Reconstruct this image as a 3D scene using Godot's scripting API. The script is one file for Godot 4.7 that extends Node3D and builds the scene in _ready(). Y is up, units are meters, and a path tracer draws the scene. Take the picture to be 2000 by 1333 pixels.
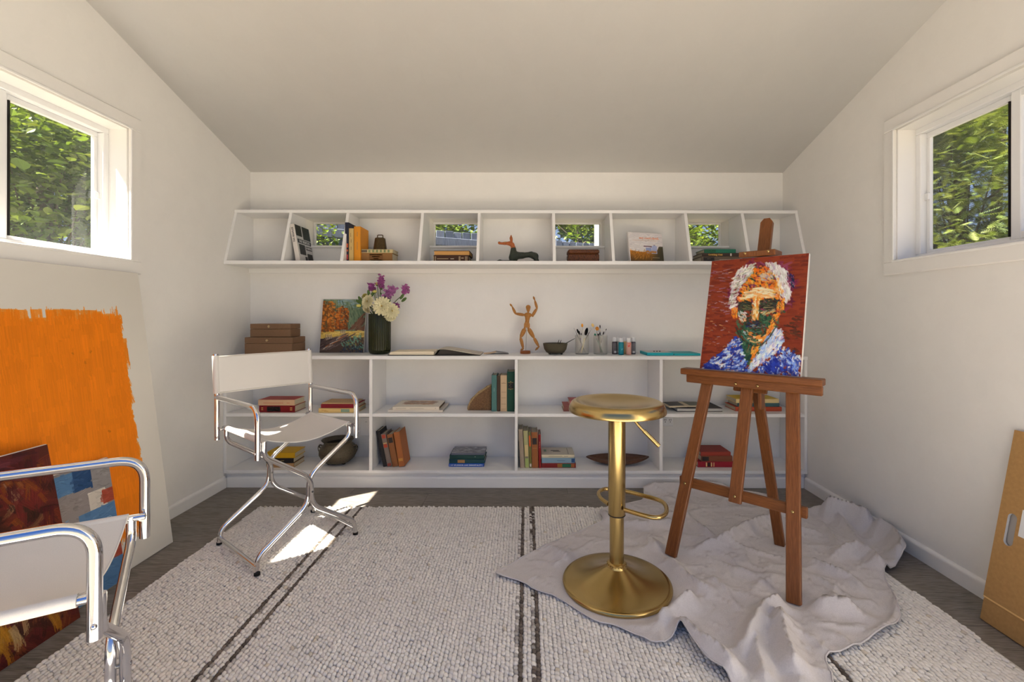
extends Node3D
# An artist's garden studio: white shelves wall to wall, two director's chairs, a brass stool and an easel.
# Plan positions are (X, height, depth): X to the right of the camera, depth away from it; at() turns them into Godot axes.

const CX := 1028.0
const CY := 617.0
const FOCAL := 890.0
const XL := -1.75
const XR := 1.625
const ZB := 2.89
const ZF := -0.15
const SHELF_Z := 2.63
const COUNTER := 0.7666
const MIDDLE := 0.4338
const LOW := 0.105
const UPPER := 1.3165
const RUG_TOP := 0.015

var used := {}
var mats := {}
var rng := RandomNumberGenerator.new()

# ------------------------------------------------------------------ mesh building
class MB:
	var v := PackedVector3Array()
	var n := PackedVector3Array()
	var u := PackedVector2Array()
	var c := PackedColorArray()
	var x := PackedInt32Array()
	var tint := Color.WHITE
	var tinted := false

	func add(p: Vector3, nn: Vector3, uv := Vector2.ZERO) -> int:
		v.append(p)
		n.append(nn)
		u.append(uv)
		if tinted:
			c.append(tint)
		return v.size() - 1

	func tri(a: int, b: int, d: int) -> void:
		var g := (v[b] - v[a]).cross(v[d] - v[a])
		if g.dot(n[a] + n[b] + n[d]) > 0.0:
			x.append_array([a, d, b])
		else:
			x.append_array([a, b, d])

	func quad(a: int, b: int, d: int, e: int) -> void:
		tri(a, b, d)
		tri(a, d, e)

	func face(p0: Vector3, p1: Vector3, p2: Vector3, p3: Vector3, nn: Vector3) -> void:
		quad(add(p0, nn, Vector2(0, 1)), add(p1, nn, Vector2(1, 1)), add(p2, nn, Vector2(1, 0)), add(p3, nn, Vector2(0, 0)))

	func flat3(p0: Vector3, p1: Vector3, p2: Vector3, nn: Vector3) -> void:
		tri(add(p0, nn), add(p1, nn), add(p2, nn))

	func box(mid: Vector3, size: Vector3, bev := 0.0, b := Basis.IDENTITY) -> MB:
		var h := size * 0.5
		bev = minf(bev, minf(h.x, minf(h.y, h.z)) * 0.9)
		for axis in 3:
			var i := (axis + 1) % 3
			var j := (axis + 2) % 3
			for s: float in [-1.0, 1.0]:
				var nn := Vector3.ZERO
				nn[axis] = s
				var ps := []
				for q: Array in [[-1, -1], [1, -1], [1, 1], [-1, 1]]:
					var p := Vector3.ZERO
					p[axis] = s * h[axis]
					p[i] = q[0] * (h[i] - bev)
					p[j] = q[1] * (h[j] - bev)
					ps.append(mid + b * p)
				face(ps[0], ps[1], ps[2], ps[3], b * nn)
			if bev > 0.0:
				for si: float in [-1.0, 1.0]:
					for sj: float in [-1.0, 1.0]:
						var ps := []
						for q: Array in [[-1, 0], [1, 0], [1, 1], [-1, 1]]:
							var p := Vector3.ZERO
							p[axis] = q[0] * (h[axis] - bev)
							p[i] = si * (h[i] - (bev if q[1] == 1 else 0.0))
							p[j] = sj * (h[j] - (bev if q[1] == 0 else 0.0))
							ps.append(mid + b * p)
						var nn := Vector3.ZERO
						nn[i] = si
						nn[j] = sj
						face(ps[0], ps[1], ps[2], ps[3], b * nn.normalized())
		if bev > 0.0:
			for sx: float in [-1.0, 1.0]:
				for sy: float in [-1.0, 1.0]:
					for sz: float in [-1.0, 1.0]:
						var s := Vector3(sx, sy, sz)
						flat3(mid + b * (s * (h - Vector3(0, bev, bev))), mid + b * (s * (h - Vector3(bev, 0, bev))), mid + b * (s * (h - Vector3(bev, bev, 0))), (b * s).normalized())
		return self

	# a round bar along points; r is one radius or one for each point
	func tube(pts: Array, r: Variant, sides := 12, cap := true) -> MB:
		var count := pts.size()
		var dir: Vector3 = (pts[1] - pts[0]).normalized()
		var side := dir.cross(Vector3.UP)
		if side.length() < 0.1:
			side = dir.cross(Vector3.RIGHT)
		side = side.normalized()
		var rows := []
		for i in count:
			var d: Vector3 = ((pts[mini(i + 1, count - 1)] as Vector3) - (pts[maxi(i - 1, 0)] as Vector3)).normalized()
			side = (side - d * side.dot(d)).normalized()
			var up := d.cross(side)
			var rad: float = r[i] if r is Array else r
			var row := []
			for k in sides + 1:
				var a := TAU * k / sides
				var nn := side * cos(a) + up * sin(a)
				row.append(add((pts[i] as Vector3) + nn * rad, nn, Vector2(float(k) / sides, float(i) / count)))
			rows.append(row)
			if cap and (i == 0 or i == count - 1):
				var nd := -d if i == 0 else d
				var m := add(pts[i], nd)
				var first := -1
				var last := -1
				for k in sides + 1:
					var a := TAU * k / sides
					var q := add((pts[i] as Vector3) + (side * cos(a) + up * sin(a)) * rad, nd)
					if last >= 0:
						tri(m, last, q)
					last = q
		for i in count - 1:
			for k in sides:
				quad(rows[i][k], rows[i][k + 1], rows[i + 1][k + 1], rows[i + 1][k])
		return self

	# turned shape: profile of (radius, height), ribs ripple the radius
	func lathe(prof: Array, mid: Vector3, sides := 32, b := Basis.IDENTITY, ribs := 0, depth := 0.0) -> MB:
		var m := prof.size() - 1
		var segn := []
		for i in m:
			var e: Vector2 = prof[i + 1] - prof[i]
			segn.append(Vector2(e.y, -e.x).normalized())
		for i in m:
			var n0: Vector2 = segn[i]
			var n1: Vector2 = segn[i]
			if i > 0 and segn[i].dot(segn[i - 1]) > 0.75:
				n0 = (segn[i] + segn[i - 1]).normalized()
			if i < m - 1 and segn[i].dot(segn[i + 1]) > 0.75:
				n1 = (segn[i] + segn[i + 1]).normalized()
			var last := []
			for k in sides + 1:
				var a := TAU * k / sides
				var rr := 1.0 + (depth * cos(a * ribs) if ribs else 0.0)
				var d := Vector3(cos(a), 0, sin(a))
				var bent := d
				if ribs:
					bent = (d + Vector3(-sin(a), 0, cos(a)) * depth * ribs * sin(a * ribs)).normalized()
				var p0: Vector2 = prof[i]
				var p1: Vector2 = prof[i + 1]
				var row := [
					add(mid + b * (d * p0.x * rr + Vector3.UP * p0.y), b * (bent * n0.x + Vector3.UP * n0.y), Vector2(float(k) / sides, float(i) / m)),
					add(mid + b * (d * p1.x * rr + Vector3.UP * p1.y), b * (bent * n1.x + Vector3.UP * n1.y), Vector2(float(k) / sides, float(i + 1) / m))]
				if last:
					quad(last[0], row[0], row[1], last[1])
				last = row
		return self

	func ball(mid: Vector3, rad: Vector3, rings := 8, sides := 12, b := Basis.IDENTITY) -> MB:
		var rows := []
		for i in rings + 1:
			var t := PI * i / rings
			var row := []
			for k in sides + 1:
				var a := TAU * k / sides
				var d := Vector3(sin(t) * cos(a), cos(t), sin(t) * sin(a))
				row.append(add(mid + b * (d * rad), (b * (d / rad)).normalized(), Vector2(float(k) / sides, float(i) / rings)))
			rows.append(row)
		for i in rings:
			for k in sides:
				quad(rows[i][k], rows[i][k + 1], rows[i + 1][k + 1], rows[i + 1][k])
		return self

	# outline in the XY plane of t, pushed out along its Z by depth
	func prism(poly: PackedVector2Array, depth: float, t := Transform3D.IDENTITY) -> MB:
		var ids := Geometry2D.triangulate_polygon(poly)
		for s: float in [0.0, 1.0]:
			var nn := t.basis.z.normalized() * (1.0 if s > 0.0 else -1.0)
			var first := v.size()
			for p in poly:
				add(t * Vector3(p.x, p.y, s * depth), nn, p)
			for i in range(0, ids.size(), 3):
				tri(first + ids[i], first + ids[i + 1], first + ids[i + 2])
		var turn := -1.0 if Geometry2D.is_polygon_clockwise(poly) else 1.0
		for i in poly.size():
			var a := poly[i]
			var d := poly[(i + 1) % poly.size()]
			var e := (d - a).normalized()
			var nn := (t.basis * Vector3(e.y * turn, -e.x * turn, 0)).normalized()
			face(t * Vector3(a.x, a.y, 0), t * Vector3(d.x, d.y, 0), t * Vector3(d.x, d.y, depth), t * Vector3(a.x, a.y, depth), nn)
		return self

	func mesh() -> ArrayMesh:
		var a := []
		a.resize(Mesh.ARRAY_MAX)
		a[Mesh.ARRAY_VERTEX] = v
		a[Mesh.ARRAY_NORMAL] = n
		a[Mesh.ARRAY_TEX_UV] = u
		if tinted:
			a[Mesh.ARRAY_COLOR] = c
		a[Mesh.ARRAY_INDEX] = x
		var m := ArrayMesh.new()
		m.add_surface_from_arrays(Mesh.PRIMITIVE_TRIANGLES, a)
		return m

# ------------------------------------------------------------------ pictures painted stroke by stroke (flat print and paint only)
class Paint:
	var w: int
	var h: int
	var px: PackedByteArray
	var ht: PackedByteArray
	var r := RandomNumberGenerator.new()
	var streak := 0.14   # how far bristles differ
	var wet := 0.62      # how far a stroke covers what is below it

	func _init(ww: int, hh: int, back: Color, sd := 1) -> void:
		w = ww
		h = hh
		r.seed = sd
		px.resize(w * h * 3)
		ht.resize(w * h)
		ht.fill(100)
		for i in w * h:
			px[i * 3] = back.r8
			px[i * 3 + 1] = back.g8
			px[i * 3 + 2] = back.b8

	func dot(i: int, j: int, col: Color, k := 1.0) -> void:
		if i < 0 or j < 0 or i >= w or j >= h:
			return
		var o := (j * w + i) * 3
		px[o] = clampi(int(col.r * 255.0 * k), 0, 255)
		px[o + 1] = clampi(int(col.g * 255.0 * k), 0, 255)
		px[o + 2] = clampi(int(col.b * 255.0 * k), 0, 255)

	func rect(x0: float, y0: float, x1: float, y1: float, col: Color) -> void:
		for j in range(int(y0 * h), int(y1 * h)):
			for i in range(int(x0 * w), int(x1 * w)):
				dot(i, j, col)

	func stroke(x: float, y: float, ang: float, length: float, width: float, col: Color, curve := 0.0, dry := 0.15) -> void:
		var half := maxi(1, int(width * 0.5))
		var bristle := []
		for j in half * 2 + 1:
			bristle.append([r.randf_range(1.0 - streak, 1.0 + streak), r.randf_range(0.75, 1.0) * length * (1.0 if r.randf() > dry else r.randf_range(0.2, 0.9)), r.randi_range(110, 220)])
		var px0 := x
		var py0 := y
		var steps := int(length / 0.7)
		for i in steps:
			var t := i * 0.7
			ang += curve * 0.7 / length
			px0 += cos(ang) * 0.7
			py0 += sin(ang) * 0.7
			var nx := -sin(ang)
			var ny := cos(ang)
			for j in bristle.size():
				var b: Array = bristle[j]
				if t > b[1]:
					continue
				var xx := int(px0 + nx * (j - half))
				var yy := int(py0 + ny * (j - half))
				if xx < 0 or yy < 0 or xx >= w or yy >= h:
					continue
				var k: float = b[0]
				var o := (yy * w + xx) * 3
				px[o] = mini(255, int(lerpf(px[o], col.r * 255.0 * k, wet)))
				px[o + 1] = mini(255, int(lerpf(px[o + 1], col.g * 255.0 * k, wet)))
				px[o + 2] = mini(255, int(lerpf(px[o + 2], col.b * 255.0 * k, wet)))
				ht[yy * w + xx] = b[2]

	# many strokes of a palette inside an outline (in pixels)
	func region(poly: PackedVector2Array, cols: Array, count: int, length: float, width: float, ang: float, vary := 0.4, curve := 0.0) -> void:
		var lo := poly[0]
		var hi := poly[0]
		for p in poly:
			lo = lo.min(p)
			hi = hi.max(p)
		var made := 0
		var tries := 0
		var drift := FastNoiseLite.new()
		drift.seed = r.randi() % 1000
		drift.frequency = 0.9 / maxf(length, 8.0)
		while made < count and tries < count * 20:
			tries += 1
			var p := Vector2(r.randf_range(lo.x, hi.x), r.randf_range(lo.y, hi.y))
			if not Geometry2D.is_point_in_polygon(p, poly):
				continue
			made += 1
			var a := ang + r.randf_range(-vary, vary)
			var l := length * r.randf_range(0.5, 1.2)
			stroke(p.x - cos(a) * l * 0.5, p.y - sin(a) * l * 0.5, a, l, width * r.randf_range(0.6, 1.3), cols[clampi(int((0.5 + 1.1 * drift.get_noise_2d(p.x, p.y) + r.randf_range(-0.28, 0.28)) * cols.size()), 0, cols.size() - 1)], curve)

	func tex() -> ImageTexture:
		return ImageTexture.create_from_image(Image.create_from_data(w, h, false, Image.FORMAT_RGB8, px))

	func relief() -> ImageTexture:
		return ImageTexture.create_from_image(Image.create_from_data(w, h, false, Image.FORMAT_L8, ht))

# ------------------------------------------------------------------ places, names, materials
func at(x: float, h: float, z: float) -> Vector3:
	return Vector3(x, h, -z)

func xpx(px: float, z: float) -> float:   # X of a picture column at a known depth
	return (px - CX) / FOCAL * z

func hpx(py: float, z: float) -> float:   # height of a picture row at a known depth
	return 1.0 - (py - CY) / FOCAL * z

func on(px: float, py: float, h: float) -> Vector3:   # where a sight line meets a level surface of height h
	var z := (1.0 - h) * FOCAL / (py - CY)
	return at(xpx(px, z), h, z)

func lin(r: float, g: float, b: float) -> Color:
	return Color(r, g, b).linear_to_srgb()

func ph(r: int, g: int, b: int, gain := 1.38) -> Color:   # paint colour of something that photographs as r, g, b in this soft light
	var c := Color8(r, g, b).srgb_to_linear()
	return Color(minf(c.r * gain, 0.86), minf(c.g * gain, 0.86), minf(c.b * gain, 0.86)).linear_to_srgb()

func mat(col: Color, rough := 0.6, metal := 0.0, spec := 0.4) -> StandardMaterial3D:
	var key := "%s %s %s %s" % [col, rough, metal, spec]
	if not mats.has(key):
		var m := StandardMaterial3D.new()
		m.albedo_color = col
		m.roughness = rough
		m.metallic = metal
		m.metallic_specular = spec
		mats[key] = m
	return mats[key]

func noise_tex(freq: float, cols: Array, size := 256, sd := 1, kind := FastNoiseLite.TYPE_SIMPLEX_SMOOTH, oct := 4) -> NoiseTexture2D:
	var f := FastNoiseLite.new()
	f.noise_type = kind
	f.frequency = freq
	f.seed = sd
	f.fractal_octaves = oct
	var t := NoiseTexture2D.new()
	t.width = size
	t.height = size
	t.seamless = true
	t.noise = f
	if cols:
		var g := Gradient.new()
		var offs := PackedFloat32Array()
		var cc := PackedColorArray()
		for i in cols.size():
			offs.append(float(i) / (cols.size() - 1))
			cc.append(cols[i])
		g.offsets = offs
		g.colors = cc
		t.color_ramp = g
	return t

func grain(col: Color, tex: Texture2D, scale: Vector3, rough: float, bump: Texture2D = null, height := 0.0, world := false, spec := 0.4) -> StandardMaterial3D:
	var m := StandardMaterial3D.new()
	m.albedo_color = col
	m.albedo_texture = tex
	m.uv1_triplanar = true
	m.uv1_world_triplanar = world
	m.uv1_scale = scale
	m.roughness = rough
	m.metallic_specular = spec
	if bump:
		m.heightmap_enabled = true
		m.heightmap_texture = bump
		m.heightmap_scale = height
	return m

func picture(tex: Texture2D, rough := 0.55, relief: Texture2D = null, height := 0.0) -> StandardMaterial3D:
	var m := StandardMaterial3D.new()
	m.albedo_texture = tex
	m.roughness = rough
	m.metallic_specular = 0.3
	m.texture_repeat = false
	if relief:
		m.heightmap_enabled = true
		m.heightmap_texture = relief
		m.heightmap_scale = height
	return m

func free_name(called: String) -> String:
	var k: int = used.get(called, 0)
	used[called] = k + 1
	return called if k == 0 else "%s_%03d" % [called, k]

func tag(o: Node3D, label: String, category: String, group := "", kind := "") -> void:
	o.set_meta("label", label)
	o.set_meta("category", category)
	if group:
		o.set_meta("group", group)
	if kind:
		o.set_meta("kind", kind)

func thing(called: String, label: String, category: String, t := Transform3D.IDENTITY, group := "") -> Node3D:
	var o := Node3D.new()
	o.name = free_name(called)
	add_child(o)
	o.transform = t
	tag(o, label, category, group)
	return o

func part(parent: Node3D, called: String, m: Variant, material: Material, t := Transform3D.IDENTITY, label := "") -> MeshInstance3D:
	var o := MeshInstance3D.new()
	o.name = called
	o.mesh = m.mesh() if m is MB else m
	o.material_override = material
	parent.add_child(o, true)
	o.transform = t
	if label:
		o.set_meta("label", label)
	return o

func setting(called: String, m: Variant, material: Material, label: String, category := "") -> MeshInstance3D:
	var o := part(self, free_name(called), m, material)
	o.set_meta("kind", "structure")
	o.set_meta("label", label)
	if category:
		o.set_meta("category", category)
	return o

func words(parent: Node3D, called: String, text: String, high: float, material: Material, t: Transform3D, squeeze := 1.0, serif := false) -> MeshInstance3D:
	var f := SystemFont.new()
	f.font_names = PackedStringArray(["Droid Serif" if serif else "Droid Sans"])
	f.font_weight = 700
	var m := TextMesh.new()
	m.font = f
	m.text = text
	m.font_size = 48
	m.pixel_size = high / 36.0
	m.depth = 0.0004
	var o := part(parent, called, m, material)
	o.transform = t * Transform3D(Basis.from_scale(Vector3(squeeze, 1, 1)), Vector3.ZERO)
	return o

func fillet(pts: Array, rad: float, steps := 6) -> Array:
	var out := [pts[0]]
	for i in range(1, pts.size() - 1):
		var p: Vector3 = pts[i]
		var a: Vector3 = (pts[i - 1] as Vector3) - p
		var b: Vector3 = (pts[i + 1] as Vector3) - p
		var r := minf(rad, minf(a.length(), b.length()) * 0.49)
		var p0 := p + a.normalized() * r
		var p1 := p + b.normalized() * r
		for k in steps + 1:
			var t := float(k) / steps
			out.append(p0.lerp(p, t).lerp(p.lerp(p1, t), t))
	out.append(pts[-1])
	return out

func smooth_path(pts: Array, closed := false, per := 6) -> Array:
	var c := Curve3D.new()
	var m := pts.size()
	var out := []
	for i in (m if closed else m - 1):
		var p0: Vector3 = pts[(i - 1 + m) % m] if closed or i > 0 else pts[0]
		var p1: Vector3 = pts[i]
		var p2: Vector3 = pts[(i + 1) % m]
		var p3: Vector3 = pts[(i + 2) % m] if closed or i < m - 2 else pts[m - 1]
		for k in per:
			out.append(p1.cubic_interpolate(p2, p0, p3, float(k) / per))
	if not closed:
		out.append(pts[m - 1])
	else:
		out.append(out[0])
	return out

# one closed skin round tapered capsules [from, to, radius, radius], joined smoothly: surface nets
func skin(bones: Array, cell: float, blend: float) -> MB:
	var lo := Vector3(1e9, 1e9, 1e9)
	var hi := -lo
	for b: Array in bones:
		var r: float = maxf(b[2], b[3]) + cell * 2.0
		for k in 2:
			lo = lo.min((b[k] as Vector3) - Vector3(r, r, r))
			hi = hi.max((b[k] as Vector3) + Vector3(r, r, r))
	var nx := int((hi.x - lo.x) / cell) + 2
	var ny := int((hi.y - lo.y) / cell) + 2
	var nz := int((hi.z - lo.z) / cell) + 2
	var f := PackedFloat32Array()
	f.resize(nx * ny * nz)
	f.fill(1.0)
	for b: Array in bones:
		var a: Vector3 = b[0]
		var ab: Vector3 = (b[1] as Vector3) - a
		var len2 := maxf(ab.length_squared(), 1e-9)
		var big: float = maxf(b[2], b[3]) + blend * 1.5 + cell * 2.0
		var l3 := (a.min(b[1]) - lo - Vector3(big, big, big)) / cell
		var h3 := (a.max(b[1]) - lo + Vector3(big, big, big)) / cell
		for k in range(maxi(0, int(l3.z)), mini(nz, int(h3.z) + 2)):
			for j in range(maxi(0, int(l3.y)), mini(ny, int(h3.y) + 2)):
				for i in range(maxi(0, int(l3.x)), mini(nx, int(h3.x) + 2)):
					var p := lo + Vector3(i, j, k) * cell
					var t := clampf((p - a).dot(ab) / len2, 0.0, 1.0)
					var d: float = (p - a - ab * t).length() - lerpf(b[2], b[3], t)
					var o := (k * ny + j) * nx + i
					var e := f[o]
					var q := clampf(0.5 + 0.5 * (e - d) / blend, 0.0, 1.0)
					f[o] = lerpf(e, d, q) - blend * q * (1.0 - q)
	var out := MB.new()
	var ids := {}
	for k in nz - 1:
		for j in ny - 1:
			for i in nx - 1:
				var sum := Vector3.ZERO
				var cnt := 0
				var base := (k * ny + j) * nx + i
				var vals := [f[base], f[base + 1], f[base + nx], f[base + nx + 1], f[base + nx * ny], f[base + nx * ny + 1], f[base + nx * ny + nx], f[base + nx * ny + nx + 1]]
				for e: Array in [[0, 1], [2, 3], [4, 5], [6, 7], [0, 2], [1, 3], [4, 6], [5, 7], [0, 4], [1, 5], [2, 6], [3, 7]]:
					var a: float = vals[e[0]]
					var b: float = vals[e[1]]
					if (a < 0.0) != (b < 0.0):
						var t := a / (a - b)
						var pa := Vector3(e[0] & 1, (e[0] >> 1) & 1, (e[0] >> 2) & 1)
						var pb := Vector3(e[1] & 1, (e[1] >> 1) & 1, (e[1] >> 2) & 1)
						sum += pa.lerp(pb, t)
						cnt += 1
				if cnt:
					var g := Vector3(vals[1] + vals[3] + vals[5] + vals[7] - vals[0] - vals[2] - vals[4] - vals[6], vals[2] + vals[3] + vals[6] + vals[7] - vals[0] - vals[1] - vals[4] - vals[5], vals[4] + vals[5] + vals[6] + vals[7] - vals[0] - vals[1] - vals[2] - vals[3])
					ids[base] = out.add(lo + (Vector3(i, j, k) + sum / cnt) * cell, g.normalized())
	for k in range(1, nz - 1):
		for j in range(1, ny - 1):
			for i in range(1, nx - 1):
				var o := (k * ny + j) * nx + i
				for e: Array in [[1, nx, nx * ny], [nx, 1, nx * ny], [nx * ny, 1, nx]]:
					if (f[o] < 0.0) != (f[o + e[0]] < 0.0):
						out.quad(ids[o - e[1] - e[2]], ids[o - e[2]], ids[o], ids[o - e[1]])
	return out

# ------------------------------------------------------------------ the scene
var m_wall: Material
var m_ceiling: Material
var m_white: Material
var m_vinyl: Material
var m_glass: Material
var m_shelf: Material
var m_chrome: Material
var m_brass: Material
var m_wood: Material
var m_canvas: Material
var m_pages: Material

func _ready() -> void:
	rng.seed = 7
	set_camera_and_light()
	make_materials()
	build_shell()
	build_windows()
	build_outdoors()
	build_shelves()
	build_rug()
	build_cloth()
	build_paintings_on_floor()
	build_chairs()
	build_stool()
	build_easel()
	build_portfolio()
	build_upper_shelf_things()
	build_counter_things()
	build_lower_shelf_things()

func set_camera_and_light() -> void:
	var cam := Camera3D.new()
	cam.name = "camera"
	cam.projection = Camera3D.PROJECTION_FRUSTUM
	cam.near = 0.05
	cam.far = 200.0
	cam.size = 2.0 * cam.near * 666.5 / FOCAL
	cam.frustum_offset = Vector2((1000.0 - CX) / FOCAL, -(666.5 - CY) / FOCAL) * cam.near
	add_child(cam)
	cam.position = Vector3(0, 1.0, 0)
	cam.rotation.z = 0.0013
	cam.current = true

	var env := Environment.new()
	var sky := Sky.new()
	var sm := ProceduralSkyMaterial.new()
	sm.sky_top_color = Color(0.31, 0.51, 0.87)
	sm.sky_horizon_color = Color(0.80, 0.88, 0.96)
	sm.ground_bottom_color = Color(0.45, 0.42, 0.36)
	sm.ground_horizon_color = Color(0.62, 0.62, 0.58)
	sm.sky_curve = 0.2
	sm.sun_angle_max = 8.0
	sm.sky_energy_multiplier = 1.0
	sky.sky_material = sm
	env.background_mode = Environment.BG_SKY
	env.sky = sky
	env.background_energy_multiplier = 1.1
	env.tonemap_mode = Environment.TONE_MAPPER_LINEAR
	env.tonemap_exposure = 0.84
	env.sdfgi_enabled = true
	env.ssao_enabled = true
	env.ssil_enabled = true
	var we := WorldEnvironment.new()
	we.name = "world_environment"
	we.environment = env
	add_child(we)

	var sun := DirectionalLight3D.new()
	sun.name = "sun"
	add_child(sun)
	sun.look_at_from_position(Vector3.ZERO, Vector3(1.0, -1.735, -0.68), Vector3.UP)
	sun.light_color = Color(1.0, 0.972, 0.915)
	sun.light_energy = 12.5
	sun.light_angular_distance = 0.5
	sun.shadow_enabled = true

func make_materials() -> void:
	var soft := noise_tex(0.02, [Color(0.988, 0.988, 0.988), Color.WHITE], 256, 3)
	var roller := noise_tex(0.12, [], 256, 4)
	m_wall = grain(lin(0.875, 0.852, 0.814), soft, Vector3(1.2, 1.2, 1.2), 0.75, roller, 0.02, true, 0.3)
	m_ceiling = grain(lin(0.89, 0.866, 0.828), soft, Vector3(0.9, 0.9, 0.9), 0.85, roller, 0.02, true, 0.25)
	m_white = mat(lin(0.87, 0.855, 0.83), 0.4)
	m_shelf = mat(lin(0.87, 0.855, 0.835), 0.38)
	m_vinyl = mat(lin(0.86, 0.86, 0.86), 0.35)
	var g := StandardMaterial3D.new()
	g.transparency = BaseMaterial3D.TRANSPARENCY_ALPHA
	g.albedo_color = Color(0.9, 0.95, 0.95, 0.03)
	g.roughness = 0.02
	g.metallic_specular = 0.3
	m_glass = g
	m_chrome = mat(Color(0.86, 0.86, 0.87), 0.09, 1.0, 0.5)
	m_brass = mat(lin(0.49, 0.355, 0.145), 0.24, 1.0, 0.5)
	var wood_t := noise_tex(0.03, [Color(0.74, 0.70, 0.66), Color(0.88, 0.85, 0.82), Color(1, 1, 1), Color(0.82, 0.78, 0.74), Color(0.97, 0.95, 0.93)], 512, 11)
	m_wood = grain(ph(122, 74, 38, 1.16), wood_t, Vector3(9, 0.45, 9), 0.42)
	m_canvas = grain(lin(0.80, 0.76, 0.70), noise_tex(0.35, [Color(0.93, 0.93, 0.93), Color.WHITE], 256, 21), Vector3(6, 6, 6), 0.85, noise_tex(0.4, [], 256, 22), 0.02)
	m_pages = grain(lin(0.70, 0.63, 0.48), noise_tex(0.2, [Color(0.8, 0.78, 0.74), Color.WHITE], 128, 23), Vector3(0.6, 40, 0.6), 0.9)

# ------------------------------------------------------------------ room shell
func ceil_h(x: float, z: float) -> float:
	var s := lerpf(0.3157, 0.28, clampf((x - XL) / (XR - XL), -0.2, 1.2))
	return 1.909 + s * (ZB - z)

func side_wall(x: float, out: float) -> MB:
	var t := Transform3D(Basis(Vector3(0, 0, -1), Vector3.UP, Vector3(out, 0, 0)), Vector3(x, 0, 0))
	var m := MB.new()
	var z0 := ZF - 0.12
	var z1 := ZB + 0.14
	var h0 := 1.239
	var h1 := 1.821
	m.prism(PackedVector2Array([Vector2(z0, -0.12), Vector2(z1, -0.12), Vector2(z1, h0), Vector2(z0, h0)]), 0.12, t)
	m.prism(PackedVector2Array([Vector2(z0, h1), Vector2(z1, h1), Vector2(z1, ceil_h(x, z1) + 0.01), Vector2(z0, ceil_h(x, z0) + 0.01)]), 0.12, t)
	m.prism(PackedVector2Array([Vector2(2.0, h0), Vector2(z1, h0), Vector2(z1, h1), Vector2(2.0, h1)]), 0.12, t)
	m.prism(PackedVector2Array([Vector2(z0, h0), Vector2(1.2, h0), Vector2(1.2, h1), Vector2(z0, h1)]), 0.12, t)
	return m

const BAYS := [[-1.402, -1.077], [-0.613, -0.2905], [0.1705, 0.4955], [0.960, 1.2825]]

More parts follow.
